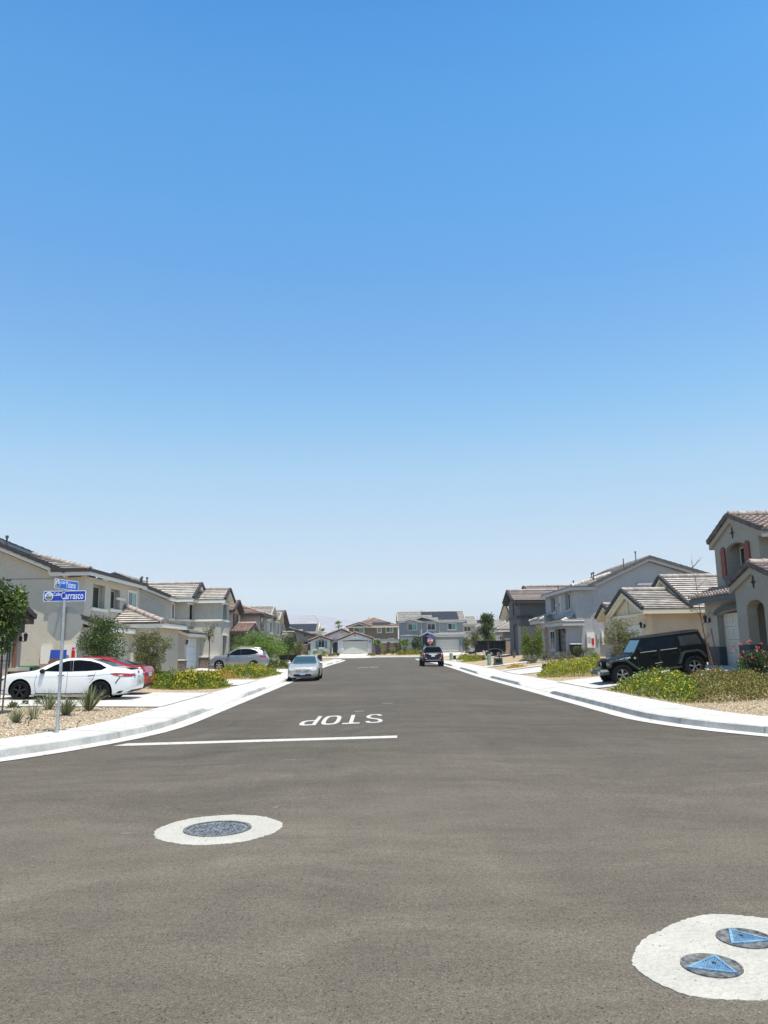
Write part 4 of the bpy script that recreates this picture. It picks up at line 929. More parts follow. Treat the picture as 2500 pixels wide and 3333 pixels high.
H.e.box(15.1, 17, 58.9, 58.96, 6.09, 6.2)  # short dark strip, painted shade at the eave return
H.win('Y', 59.4, -1, 20.7, 21.6, 5.3, 6.0, 1, .16, False, 1); m = MB(); m.box(20.3, 22, 59.25, 59.4, 6.18, 6.36); H.part('window_hood', m, M['trim_grey'])
# porch and front block
H.w.slab(P_(59.44, 63.7, 0, 3.4), [P_(59.95, 63.3, .1, 3.0)], 'X', 14.7, 14.95); H.w.box(14.95, 15.75, 59.44, 59.62, 0, 3.4); H.w.box(14.95, 15.75, 63.5, 63.7, 0, 3.4)
m = MB(); m.box(15.0, 15.1, 59.65, 63.48, .3, 3.2)
for k in range(4): m.box(14.97, 15.0, 60.3, 62.6, .9+k*.52, 1.3+k*.52, 1)
H.part('front_door', m, [M['door_dark'], pm('door_panel', (.045, .045, .045), .4)])
H.plane([(14.2, 59.0, 3.42), (14.2, 64.0, 3.42), (15.5, 62.9, 3.95), (15.5, 60.2, 3.95)]); H.plane([(16.0, 59.0, 3.42), (14.2, 59.0, 3.42), (15.5, 60.2, 3.95), (16.0, 60.2, 3.95)]); H.plane([(14.2, 64, 3.42), (15.5, 64, 3.42), (15.5, 62.9, 3.95)]); caps(H.c, (14.2, 59, 3.48), (15.5, 60.2, 4.0))
H.w.box(14.72, 15.5, 67.4, 70.6, 0, 3.75); H.win('X', 14.72, -1, 69.3, 70.2, 1.3, 3.4, 1, .1, False); H.tr.box(14.6, 15.5, 67.3, 70.7, 2.0, 2.14); H.tr.box(14.6, 14.74, 68.5, 68.7, 0, 3.7)
H.hip(14.2, 17.2, 66.9, 71.1, 3.85, .38)
H.w.box(15.0, 15.55, 63.7, 67.4, 0, 3.5); H.win('X', 15.0, -1, 64.6, 66.4, 1.3, 2.9, 2, .1, True)
H.plane([(14.6, 63.9, 3.5), (14.6, 67, 3.5), (15.5, 67, 3.9), (15.5, 63.9, 3.9)])
H.lamp(14.72, 59.7, 2.75, -1, 0)
m = MB(); m.box(16.15, 16.75, 59.22, 59.39, 1.5, 2.65); m.box(16.2, 16.45, 59.2, 59.22, 1.9, 2.3, 1); H.part('meter_cabinet', m, [M['trim_white'], M['trim_grey']])
m = MB(); m.box(16.5, 16.68, 59.19, 59.22, 1.7, 2.2); H.part('red_notice', m, M['sign_red'])
m = MB(); m.box(17.3, 17.9, 59.22, 59.39, 1.7, 2.7); H.part('breaker_box', m, M['trim_white'])
m = MB(); m.box(16.95, 17.12, 59.27, 59.39, 2.1, 2.45); H.part('meter_box', m, M['trim_grey'])
for x, y, h in ((16.6, 64, .45), (15.9, 66.5, .35), (17.2, 60.6, .5), (17.35, 60.6, .5), (19.6, 60, .6), (20.6, 60, .6)): H.pipe(x, y, 6.35+max(0, x-16.4)*.44, h, .04, h < .6 or x > 20)
H.done()
# --- charcoal house
H = House('two_storey_house', (18, 84, .7), 'charcoal two storey house with black trimmed street gable, right of the black trailer', W['darkR'], M['tile_pink'], M['trim_dark'], cap=M['tile_pink'], edge=M['trim_dark'])
H.w.box(14.7, 22, 78.2, 83, 0, 6.1)
m = MB(); m.slab([(78.2, 0), (83, 0), (83, 6.1), (80.6, 7.0), (78.2, 6.1)], [P_(79.2, 80.7, 4.75, 6.05), P_(79.2, 80.7, 1.4, 3.7)], 'X', 14.4, 14.7); H.part('gable_face', m, W['darkR2'])
H.win('X', 14.62, -1, 79.25, 80.65, 4.8, 6.0, 1, 0, False); H.win('X', 14.62, -1, 79.25, 80.65, 1.5, 3.6, 1, 0, False)
H.tr.box(14.3, 16, 78.08, 83.1, 4.45, 4.68); H.tr.box(14.3, 14.42, 79.0, 80.9, 3.72, 3.86); H.tr.box(14.2, 14.42, 78.1, 78.3, 5.7, 6.0)
H.gable('X', 13.9, 22, 77.7, 83.5, 6.2, 7.35, 80.6, rk=(1, 0))
H.w.box(17.6, 28, 83, 92, 0, 6.4); H.gable('X', 17, 30, 82.4, 93, 6.4, 8.3, 87.7, rk=(1, 0)); H.w.prism([(83, 6.4), (92, 6.4), (87.7, 8)], 'X', 17.6, 17.8)
H.done()
# --- low grey house beyond it
H = House('single_storey_house', (19, 97, .7), 'pale grey house with white garage and striped hip roof, partly behind the charcoal house', W['farR'], M['tile_pale'], M['trim_white'])
H.w.box(15.3, 24, 93.2, 99, 0, 3.5); H.hip(14.5, 26, 92.6, 99.8, 3.62, .38); H.garage('X', 15.3, -1, 94.2, 98.4, .7, 2.9, M['door_white'], 4, 8, False)
H.lamp(15.25, 93.5, 2.6, -1, 0); H.lamp(17.6, 93.15, 2.6)
H.w.box(18.6, 26, 102, 110, 0, 5.4); H.gable('X', 17.8, 28, 101.2, 110.4, 5.5, 7.5, 105.8, rk=(1, 0)); H.w.prism([(102, 5.4), (110, 5.4), (105.8, 7.2)], 'X', 18.6, 18.8)
H.done()
# --- more roofs along the right side, between the trees
# ================================================================ FAR SIDE OF THE T
kx = 1.055
fz = lambda z: 1.75+(z-1.75)*kx
H = House('single_storey_house', (-7, 158, .6), 'white single storey house with blue-green shutters, at the end of the street', W['white'], M['tile_red'], M['trim_dark'], cap=M['tile_red'], edge=M['tile_red'])
Y0 = 153
def far(p): return [(x*kx, fz(z)) for x, z in p]
H.w.prism(far([(-12.02, .3), (-8.2, .3), (-8.2, 3.2), (-10.15, 3.95), (-12.02, 3.15)]), 'Y', Y0-.6, Y0+9)
H.w.slab(far([(-7.0, .3), (-.62, .3), (-.62, 3.4), (-3.76, 4.5), (-7.0, 3.3)]), [far([(-5.9, .7), (-1.45, .7), (-1.45, 3.0), (-3.7, 3.12), (-5.9, 3.0)])], 'Y', Y0, Y0+.3)
H.w.box(-7.4, -7.1, Y0+.3, Y0+8, .3, 3.3); H.w.box(-.9, -.65, Y0+.3, Y0+9, .3, 3.3)
H.w.slab(far([(-9.9, .3), (-2.5, .3), (-2.5, 3.6), (-6.28, 5.15), (-9.9, 3.9)]), [far([(-8.0, .3), (-6.75, .3), (-6.75, 2.6), (-7.0, 2.9), (-7.7, 2.9), (-8.0, 2.6)])], 'Y', Y0+1.6, Y0+2.4)
def fg(x0, x1, xm, ze0, ze1, zr, ya, yb):
    P, Q, R_ = [(x*kx, fz(z)) for x, z in ((x0, ze0), (xm, zr), (x1, ze1))]
    H.plane([(P[0], ya, P[1]), (Q[0], ya, Q[1]), (Q[0], yb, Q[1]), (P[0], yb, P[1])]); H.plane([(R_[0], ya, R_[1]), (Q[0], ya, Q[1]), (Q[0], yb, Q[1]), (R_[0], yb, R_[1])]); caps(H.c, (Q[0], ya, Q[1]+.05), (Q[0], yb, Q[1]+.05)); rakes(H.e, (P[0], ya, P[1]), (Q[0], ya, Q[1]), drop=.02); rakes(H.e, (R_[0], ya, R_[1]), (Q[0], ya, Q[1]), drop=.02)
fg(-12.45, -7.85, -10.15, 3.2, 3.3, 4.1, Y0-1.0, Y0+9); fg(-7.1, -.35, -3.76, 3.35, 3.5, 4.65, Y0-.4, Y0+9); fg(-10.2, -2.2, -6.28, 3.9, 3.6, 5.33, Y0+1.2, Y0+10)
H.garage('Y', Y0+.15, -1, -6.2, -1.55, .7, fz(3.02), M['door_cream'], 4, 8, False, 0)
m = MB(); m.slab([(-6.35, fz(3.02)), (-1.4, fz(3.02)), (-1.4, fz(3.1)), (-3.85, fz(3.22)), (-6.35, fz(3.1))], [], 'Y', Y0-.06, Y0-.002); H.part('lintel', m, M['trim_dark'])
m = MB(); m.box(-8.5, -7.1, Y0+2.45, Y0+2.6, .3, 3.3); H.part('front_door', m, M['trim_slate'])
H.win('Y', Y0-.6, -1, -11.15, -9.95, 1.9, 3.25, 2, 0, True, tm=M['trim_white'])
for a in (-11.7, -9.9): m = MB(); m.box(a, a+.5, Y0-.65, Y0-.602, 1.8, 3.2); H.part('shutter', m, M['shutter_blue'])
m = MB(); m.slab([(-11.25, 3.27), (-9.85, 3.27), (-9.95, 3.4), (-10.55, 3.5), (-11.15, 3.4)], [], 'Y', Y0-.66, Y0-.602); H.part('window_arch', m, M['trim_dark'])
for bs in ((-12.7, -8.62, Y0-.64, Y0-.601, .3, 1.45), (-7.42, -6.35, Y0-.04, Y0-.001, .3, 1.5), (-1.4, -.63, Y0-.04, Y0-.001, .3, 1.5)):
    m = MB(); m.box(*bs); H.part('grey_base', m, W['whiteb'])
cross_vent(H, 'Y', Y0, -1, -3.97, fz(4.02), .22); cross_vent(H, 'Y', Y0-.6, -1, -10.7, fz(3.7), .18)
m = MB(); 
for x, z in ((-6.62, 5.0), (-6.75, 4.82), (-6.48, 4.82)): m.lathe([(.001, Y0+1.55), (.07, Y0+1.55), (.07, Y0+1.6)], (x, 0, z), 8, ax='Y')
H.part('gable_vents', m, M['black_metal'])
for bs in ((-8.75, -8.62, Y0-.9, Y0-.7, .6, 3.2), (-.62, -.5, Y0-.2, Y0-.05, .6, 3.3)): m = MB(); m.box(*bs); H.part('downpipe', m, M['trim_slate'])
H.lamp(-1.05, Y0-.03, 2.9); H.pipe(-6.2, Y0+5, fz(5.2), .3)
H.done()
H = House('two_storey_house', (0, 184, .6), 'brown two storey house with red hip roof, behind the white single storey house', W['brown'], M['tile_red'], M['trim_white'], cap=M['tile_red'], edge=M['trim_dark'])
q = 175/170.
H.w.box(-5.9, 5.1, 175, 186, .3, 6.3); H.hip(-6.4, 5.7, 174.3, 187, 6.45, .34); H.w.prism([(-5.9, 6.3), (-1.2, 6.3), (-3.6, 7.1)], 'Y', 174.4, 175)
H.gable('Y', 174.0, 180, -6.6, -.9, 6.4, 7.3, -3.6, rk=(1, 0))
for a, b, z0, z1, s_ in ((-4.75, -2.55, 5.05, 6.15, 3), (.5, 1.35, 5.1, 6.25, 1), (2.5, 3.95, 5.15, 6.25, 3), (-.7, 1.0, 2.7, 3.7, 3), (3.0, 4.2, 2.8, 3.7, 3)): H.win('Y', 175, -1, a, b, z0, z1, 2 if b-a > 1 else 1, .1, True, 2 if s_ == 3 else 1)
H.solar((-.6, 175.2, 6.85), (1.0, 0, 0), (0, 1.4, .475), 4, 1)
H.pipe(-1.5, 180, 8.3, .3); H.done()
H = House('two_storey_house', (11, 158, .7), 'grey two storey house with solar panels and cream garage door, behind the far stop sign', W['greyfar'], M['tile_grey'], M['trim_grey'], cap=M['tile_grey'], edge=M['tile_grey'])
H.w.box(5.0, 17.4, Y0+.8, Y0+9.6, .4, 6.55); H.gable('X', 4.5, 17.9, Y0+.4, Y0+10, 6.7, 8.75, Y0+5.2)
H.w.prism([(5.0, 0.4), (9.1, .4), (9.1, 6.55), (5.0, 6.55)], 'Y', Y0+.5, Y0+.8)
m = MB()
H.gable('Y', Y0+.1, Y0+4.5, 6.4, 13.0, 6.72, 7.75, 9.3, rk=(0, 0)); H.gable('Y', Y0-.1, Y0+3, 4.9, 9.3, 6.7, 7.3, 7.0, rk=(0, 0))
for a, b, t_ in ((6.5, 8.2, 2), (10.35, 11.9, 0), (14.45, 16.0, 2)): H.win('Y', Y0+.5 if a < 9 else Y0+.8, -1, a, b, 5.05, 6.25, 2, .12, True, t_)
H.tr.box(5.0, 9.1, Y0+.44, Y0+.5, 3.9, 4.1); H.tr.box(9.1, 9.25, Y0+.6, Y0+.8, .4, 6.5); H.tr.box(12.7, 12.8, Y0+.7, Y0+.8, 4.1, 6.5)
H.w.slab([(11.4, .4), (17.4, .4), (17.4, 3.8), (11.4, 3.8)], [[(11.85, .5), (16.55, .5), (16.55, 3.2), (11.85, 3.2)]], 'Y', Y0-.2, Y0+.1); H.w.box(17.1, 17.4, Y0+.1, Y0+.8, .4, 3.8); H.w.box(9.0, 9.2, Y0-1.2, Y0+.5, .4, 3.9); H.w.box(11.2, 11.4, Y0-1.2, Y0+.5, .4, 3.9)
H.garage('Y', Y0, -1, 11.9, 16.5, .75, 3.15, M['door_cream'], 4, 8, False, 0)
H.plane([(11.5, Y0-.6, 3.9), (17.8, Y0-.6, 3.9), (17.8, Y0+.8, 4.45), (11.5, Y0+.8, 4.45)])
H.gable('Y', Y0-1.6, Y0+.7, 8.5, 12.0, 3.95, 4.7, 10.2, rk=(0, 0)); m.box(9.3, 11.1, Y0+.4, Y0+.49, .4, 3.6); H.part('front_door', m, M['door_dark'])
v = Vector((0, 1.95, .835))
H.solar((12.6, Y0+1.0, 6.98), (1.02, 0, 0), (0, 1.3, .555), 4, 3, ()); H.solar((11.5, Y0+2.3, 7.53), (1.05, 0, 0), (0, 1.3, .555), 1, 2); H.solar((9.4, Y0+3.6, 8.08), (1.02, 0, 0), (0, 1.3, .555), 2, 1)
H.pipe(9.6, Y0+5.4, 8.6, .4); H.pipe(5.9, Y0+3, 7.7, .2)
H.w.box(16.2, 17.4, Y0+.5, Y0+.8, .4, 6.5) if 0 else None
H.done()
for lb, xs_, yy, tl, sol in (('pale two storey house with one steep solar panel, right of the grey far house', (20.4, 27.2), 181, 0, 1), ('pale house behind the slim street tree, furthest right of the far row', (24.5, 34), 203, 0, 2)):
    H = House('two_storey_house', (xs_[0]+3, yy+4, .6), lb, W['farR'], M['tile_grey'], M['trim_tan'], cap=M['tile_grey'], edge=M['tile_grey'])
    e = 6.65 if sol == 1 else 6.5; x0, x1 = xs_; x1 = 23.3 if sol == 1 else x1
    H.w.box(x0-3, x1, yy, yy+8, .3, e); H.gable('X', x0-3.5, x1+.4, yy-.4, yy+8.4, e+.1, e+2.0); H.win('Y', yy, -1, x0+.3, x0+1.9, e-1.5, e-.4, 2, .12, True, 0 if sol == 1 else 3)
    if sol == 2: H.win('Y', yy, -1, 28, 29.8, e-1.6, e-.4, 2, .12, True, 2)
    H.solar((x0-.9 if sol == 1 else x0+2, yy+.2, e+.35), (1.0, 0, 0), (0, 1.7, .75), 2 if sol == 1 else 4, 2, () if sol == 1 else ((0, 0), (1, 0)))
    H.done()
# left beyond the T
H = House('single_storey_house', (-17, 165, .6), 'grey-brown single storey house with pale raked roof, left of the white house', W['farL'], M['tile_pale'], M['trim_dark'])
H.w.prism([(-26, .3), (-11.6, .3), (-11.6, 3.9), (-17.2, 5.55), (-26, 3.6)], 'Y', 160, 170); H.gable('Y', 159.3, 171, -27, -11.0, 3.6, 5.85, -17.4, zh=3.95)
H.win('Y', 160, -1, -14.9, -13.8, 2.0, 3.2, 1, .1, True); m = MB(); m.box(-14.6, -14.2, 159.9, 160, 4.3, 4.6); H.part('gable_vents', m, M['black_metal'])
H.plane([(-13.6, 157.6, 2.6), (-11.0, 157.6, 2.6), (-11.0, 160, 3.3), (-13.6, 160, 3.3)]); H.w.box(-13.4, -11.3, 158, 160, .3, 2.4)
H.done()
H = House('two_storey_house', (-19, 186, .6), 'grey two storey house with stepped solar panels on its roof, below the bare street lamp', W['farR'], M['tile_grey'], M['trim_white'], cap=M['tile_grey'], edge=M['trim_white'])
H.w.box(-26, -13.9, 183, 192, .3, 5.4); H.gable('X', -26.5, -13.4, 182.4, 192.6, 5.55, 7.6); H.win('Y', 183, -1, -17.2, -15.3, 3.9, 5.1, 2, .12, True)
H.solar((-17.0, 182.8, 5.75), (1.0, 0, 0), (0, 1.45, .58), 3, 3); H.solar((-20.0, 184.25, 6.33), (1.5, 0, 0), (0, 1.45, .58), 2, 2); H.solar((-21.5, 185.7, 6.91), (1.5, 0, 0), (0, 1.45, .58), 1, 1)
H.w.prism([(183, 5.4), (192, 5.4), (187.5, 7.3)], 'X', -14.1, -13.9)
H.done()
H = House('two_storey_house', (-24, 172, .6), 'dark grey two storey house with plain sloping roof, behind the last left gable', W['greyfar'], M['tile_grey'], M['trim_grey'], cap=M['tile_grey'])
H.w.prism([(-30, .3), (-15.7, .3), (-15.7, 4.6), (-19.5, 6.2), (-30, 6.0)], 'Y', 172.5, 180); H.gable('Y', 172, 180.5, -31, -15.2, 4.6, 6.6, -20.5, zh=4.55)
H.done()
# block walls
def blockwall(pts, h, label, mat, loc, capm=None, piers=()):
    t = thing('block_wall', loc, label, 'wall'); m = MB(); c = MB(); p = MB()
    for (x0, y0), (x1, y1) in zip(pts, pts[1:]):
        z0, z1 = gz(x0, y0)-.1, gz(x1, y1)-.1; dx, dy = x1-x0, y1-y0; l = hypot(dx, dy); nx_, ny_ = -dy/l*.1, dx/l*.1
        m.add([(x0-nx_, y0-ny_, z0), (x1-nx_, y1-ny_, z1), (x1+nx_, y1+ny_, z1), (x0+nx_, y0+ny_, z0), (x0-nx_, y0-ny_, z0+h), (x1-nx_, y1-ny_, z1+h), (x1+nx_, y1+ny_, z1+h), (x0+nx_, y0+ny_, z0+h)], [(0, 1, 5, 4), (1, 2, 6, 5), (2, 3, 7, 6), (3, 0, 4, 7), (4, 5, 6, 7), (3, 2, 1, 0)])
        c.obox((x0, y0, z0+h), (x1, y1, z1+h), .28, .12)
    for x, y in piers: z = gz(x, y); p.box(x-.25, x+.25, y-.25, y+.25, z, z+h+.15)
    m.build('blockwork', mat, t); c.build('coping', capm or M['trim_tan'], t)
    if p.v: p.build('pier', M['trim_dark'], t)
blockwall([(-.5, 154.5), (5.0, 154.5)], 2.1, 'brown block wall between the white and grey far houses', M['brick'], (2, 154.5, .6), piers=[(.3, 154.4), (2.6, 154.4)])
blockwall([(-.6, 165), (8, 165)], 2.9, 'pale upper wall behind the brown block wall', M['trim_grey'], (3, 165, .6))
blockwall([(-18, 155.5), (-12.9, 155.5)], 2.0, 'brown block wall left of the white single storey house', M['brick'], (-15, 155.5, .6), piers=[(-13.1, 155.2)])
blockwall([(15.2, 91.2), (17.5, 91.2)], 1.8, 'tan block wall beside the charcoal house', M['brick_tan'], (16, 91.2, .7))
# ---------------------------------------------------------------- vehicles
def paint(n, c, metal=0., rough=.25, coat=.8, spec=.5): return pm(n, c, rough, metal=metal, coat=coat, spec=spec)
M['tyre'] = pm('tyre_rubber', (.009, .009, .009), .9, spec=.15); M['arch'] = pm('wheel_arch_black', (.006, .006, .006), .95, spec=.1)
M['carglass'] = pm('car_glass', (.004, .005, .007), .06, spec=.16); M['windscreen'] = pm('windscreen_glass', (.03, .07, .09), .05, spec=.6)
M['chrome'] = pm('chrome', (.75, .76, .78), .12, metal=1); M['rimdark'] = pm('dark_rim', (.03, .03, .032), .35, metal=.5); M['rimsilver'] = pm('silver_rim', (.55, .56, .58), .3, metal=.7)
M['tail'] = pm('tail_light_red', (.32, .008, .012), .15, coat=1); M['tailclear'] = pm('lamp_clear', (.55, .52, .50), .15, coat=1); M['headlamp'] = pm('headlamp_lens', (.50, .50, .46), .12, coat=1)
M['plate'] = pm('number_plate', (.60, .66, .72), .4, scale=60, col2=(.12, .16, .35), ramp=(.45, .62)); M['blackplastic'] = pm('black_plastic', (.010, .010, .011), .6, spec=.25); M['seam'] = pm('panel_gap', (.03, .03, .03), .8)
def pchip(pts, x):
    n = len(pts)
    if x <= pts[0][0]: return pts[0][1]
    if x >= pts[-1][0]: return pts[-1][1]
    for i in range(n-1):
        if pts[i][0] <= x <= pts[i+1][0]: break
    def sl(j): return (pts[j+1][1]-pts[j][1])/(pts[j+1][0]-pts[j][0])
    def dd(j):
        if j == 0: return sl(0)
        if j == n-1: return sl(n-2)
        a, b = sl(j-1), sl(j)
        return 0 if a*b <= 0 else 2*a*b/(a+b)
    h = pts[i+1][0]-pts[i][0]; t = (x-pts[i][0])/h; m0, m1 = dd(i)*h, dd(i+1)*h
    return (2*t**3-3*t*t+1)*pts[i][1]+(t**3-2*t*t+t)*m0+(3*t*t-2*t**3)*pts[i+1][1]+(t**3-t*t)*m1
class Car:
    def __init__(s, sp, name, label, cat, mat, group=None):
        s.sp = sp; s.L = sp['L']; s.root = thing(name, (0, 0, 0), label, cat, group); LOCAL[0] = True
        m = MB(); st = []; x = 0.
        while x < s.L-1e-6: st.append(x); x += .02 if x < .12 or x > s.L-.14 else .06
        st.append(s.L); K = 0
        for x in st:
            t, z, b, w, r = [pchip(sp[k], x) for k in ('top', 'belt', 'bot', 'hw', 'rw')]
            z = min(z, t-.03); hh = z-b; X = x-s.L/2
            half = [(0, b), (w*.8, b), (w*.95, b+min(.07, hh*.2)), (w*.992, b+hh*.28), (w, b+hh*.5), (w*.998, b+hh*.72), (w*.985, z-.06 if hh > .2 else b+hh*.85), (w*.955, z)]
            for k in (.25, .5, .75): half.append((w*.955+(r-w*.955)*k*.92, z+(t-z)*k*.96))
            half += [(r*.985, z+(t-z)*.93), (r*.92, z+(t-z)*.985), (r*.7, t-(t-z)*.0-.004), (r*.35, t+.004), (0, t+.006)]
            ring = half+[(-y, zz) for y, zz in half[-2:0:-1]]; K = len(ring)
            m.v += [(X, y, zz) for y, zz in ring]
        n = len(st)
        m.f = [(i*K+j, i*K+(j+1) % K, (i+1)*K+(j+1) % K, (i+1)*K+j) for i in range(n-1) for j in range(K)]+[tuple(range(K))[::-1], tuple(range((n-1)*K, n*K))]; m.m = [0]*len(m.f)
        o = m.build('body', mat, s.root)
        cu = MB()
        for ax_ in sp['axles']:
            for sg in (-1, 1):
                y0, y1 = sorted((sg*(.55*sp['W']/1.84+.05), sg*1.2)); cu.lathe([(sp['arch'], y0), (sp['arch'], y1)], (ax_-s.L/2, 0, sp['wr']+.0), 40, ax='Y')
        c = cu.build('cutter', M['arch'])
        md = o.modifiers.new('b', 'BOOLEAN'); md.operation = 'DIFFERENCE'; md.object = c; md.solver = 'EXACT'; md.material_mode = 'TRANSFER'
        dg = C.evaluated_depsgraph_get(); me = bpy.data.meshes.new_from_object(o.evaluated_get(dg)); o.modifiers.clear(); o.data = me; me.name = 'body'
        bpy.data.objects.remove(c); me.shade_smooth(); me.set_sharp_from_angle(angle=radians(33))
        s.body = o; s.bvh = BVHTree.FromPolygons([v.co for v in me.vertices], [tuple(p.vertices) for p in me.polygons])
        for ax_ in sp['axles']:
            for sg in (-1, 1): s.wheel(ax_-s.L/2, sg*(sp['W']/2-.115), sg)
    def wheel(s, x, y, sg):
        r = s.sp['wr']; R_ = r*s.sp.get('rimk', .68); m = MB(); w = s.sp.get('tw', .115)
        m.lathe([(R_*.98, -w*.8), (r*.9, -w), (r*.985, -w*.8), (r, -w*.4), (r, w*.4), (r*.985, w*.8), (r*.9, w), (R_*.98, w*.8)], (x, y, r), 32, ax='Y', ring=True)
        if s.sp.get('knob'):
            for i in range(28):
                a = 2*pi*i/28; m.box(x+cos(a)*r-.02, x+cos(a)*r+.02, y-w*.95, y+w*.95, r+sin(a)*r-.02, r+sin(a)*r+.02)
        o = m.build('wheel', M['tyre'], s.root, 40)
        q = MB(); f = y+sg*w*.72; b = y-sg*w*.3
        a0, a1 = sorted((b, b+sg*.01)); q.lathe([(.001, a0), (R_, a0), (R_, a1), (.001, a1)], (x, 0, r), 24, 1, ax='Y')
        a0, a1 = sorted((b, f)); q.lathe([(R_*.93, a0), (R_, a0), (R_, a1), (R_*.93, a1)], (x, 0, r), 28, ax='Y', ring=True)
        n = s.sp.get('spokes', 5)
        for i in range(n):
            a = 2*pi*i/n+.3
            for d in ((-.09, .09) if n == 5 else (0,)):
                q.obox((x+cos(a)*R_*.12, f-sg*.015, r+sin(a)*R_*.12), (x+cos(a+d)*R_*.97, f-sg*.03, r+sin(a+d)*R_*.97), .035 if n > 5 else .03, .03, up=(0, 1, 0))
        a0, a1 = sorted((f-sg*.03, f)); q.lathe([(.001, a0), (R_*.2, a0), (R_*.2, a1), (.001, a1)], (x, 0, r), 12, ax='Y')
        q.build('rim', [s.sp.get('rim', M['rimdark']), M['arch']], o, 40)
    def decal(s, name, poly, ax, mat, off=.006, step=.06, parent=None, th=0):
        d = {'L': (0, -1), 'R': (0, 1), 'F': (-1, 0), 'B': (1, 0)}[ax]
        b = bmesh.new(); vs = [b.verts.new((p[0], p[1], 0)) for p in poly]
        for t in tessellate_polygon([[Vector((p[0], p[1], 0)) for p in poly]]): b.faces.new([vs[i] for i in t])
        for _ in range(8):
            es = [e for e in b.edges if e.calc_length() > step]
            if not es: break
            bmesh.ops.subdivide_edges(b, edges=es, cuts=1); bmesh.ops.triangulate(b, faces=b.faces)
        bad = []
        for v in b.verts:
            u, z = v.co.x, v.co.y
            if ax in 'LR': o_, dr = Vector((u-s.L/2, d[1]*3, z)), Vector((0, -d[1], 0))
            else: o_, dr = Vector((d[0]*6, u, z)), Vector((-d[0], 0, 0))
            h, nrm, _, _ = s.bvh.ray_cast(o_, dr)
            if h is None: bad.append(v); continue
            if nrm.dot(dr) > 0: nrm = -nrm
            v.co = h+nrm*off
        bmesh.ops.delete(b, geom=bad, context='VERTS')
        me = bpy.data.meshes.new(name); b.to_mesh(me); b.free(); me.materials.append(mat); me.shade_smooth()
        o = bpy.data.objects.new(name, me); COL.objects.link(o); attach(o, parent or s.root); return o
    def line(s, name, pts, ax, mat, w=.012, off=.004, parent=None):
        L_, R_ = [], []
        for i, p in enumerate(pts):
            a = pts[max(i-1, 0)]; c = pts[min(i+1, len(pts)-1)]; dx, dy = c[0]-a[0], c[1]-a[1]; l = hypot(dx, dy); L_.append((p[0]-dy/l*w/2, p[1]+dx/l*w/2)); R_.append((p[0]+dy/l*w/2, p[1]-dx/l*w/2))
        return s.decal(name, L_+R_[::-1], ax, mat, off, .08, parent)
    def sides(s, name, poly, mat, off=.006):
        for ax in 'LR': s.decal(name, poly, ax, mat, off)
    def mirror(s, x, z, y, mat):
        for sg in (-1, 1):
            m = MB(); m.lathe([(.02, -.09), (.07, -.07), (.085, 0), (.07, .07), (.02, .09)], (x-s.L/2, 0, z), 10, ax='Y')
            m.v = [(X, Y*1.15+sg*(y+.13), Z) for X, Y, Z in m.v]; m.box(x-s.L/2-.03, x-s.L/2+.05, min(sg*y, sg*(y+.06)), max(sg*y, sg*(y+.06)), z-.05, z)
            m.build('mirror', mat, s.root, 50)
    def place(s, x, y, z, rz, ry=0, rx=0):
        s.root.location = (x, y, z); s.root.rotation_euler = (rx, ry, rz); LOCAL[0] = False
SED = dict(L=4.88, W=1.84, wr=.335, arch=.415, axles=(.98, 3.81), tw=.11, spokes=5,
    top=[(0, .66), (.06, .77), (.3, .86), (.8, .945), (1.38, 1.02), (1.8, 1.22), (2.2, 1.39), (2.6, 1.445), (3.05, 1.44), (3.5, 1.36), (3.9, 1.24), (4.25, 1.13), (4.6, 1.09), (4.8, 1.04), (4.88, .88)],
    belt=[(0, .58), (.3, .78), (1.2, .93), (2, .94), (3, .97), (4, 1.01), (4.6, .98), (4.88, .80)], bot=[(0, .30), (.15, .20), (1, .17), (3.9, .18), (4.6, .24), (4.88, .40)],
    hw=[(0, .60), (.12, .76), (.45, .87), (1.1, .912), (2.5, .92), (3.9, .915), (4.5, .86), (4.78, .78), (4.88, .64)], rw=[(0, .5), (.4, .72), (1.3, .74), (1.8, .66), (2.3, .58), (3.2, .57), (3.8, .60), (4.3, .66), (4.7, .68), (4.88, .55)])
def sedan_common(c, glass=None):
    c.sides('side_window', [(1.72, 1.00), (2.1, 1.21), (2.5, 1.345), (2.9, 1.375), (3.3, 1.345), (3.65, 1.26), (3.95, 1.12), (3.8, 1.045), (3.3, 1.01), (2.4, .985)], glass or M['carglass'], .008)
    c.decal('windscreen', [(-.70, 1.03), (.70, 1.03), (.55, 1.39), (-.55, 1.39)], 'F', M['windscreen'], .008)
    c.decal('rear_window', [(-.60, 1.16), (.60, 1.16), (.48, 1.39), (-.48, 1.39)], 'B', M['carglass'], .008)
    for pts in ([(1.55, .88), (1.5, .6), (1.55, .26)], [(2.62, .98), (2.64, .6), (2.6, .25)], [(3.62, 1.02), (3.55, .75), (3.42, .62)]):
        for ax in 'LR': c.line('door_seam', pts, ax, M['seam'])
    for ax in 'LR':
        for x in (2.42, 3.48): c.decal('door_handle', [(x-.12, .83), (x+.11, .845), (x+.11, .875), (x-.12, .865)], ax, M['chrome'] if c.sp.get('ch') else M['blackplastic'], .03)
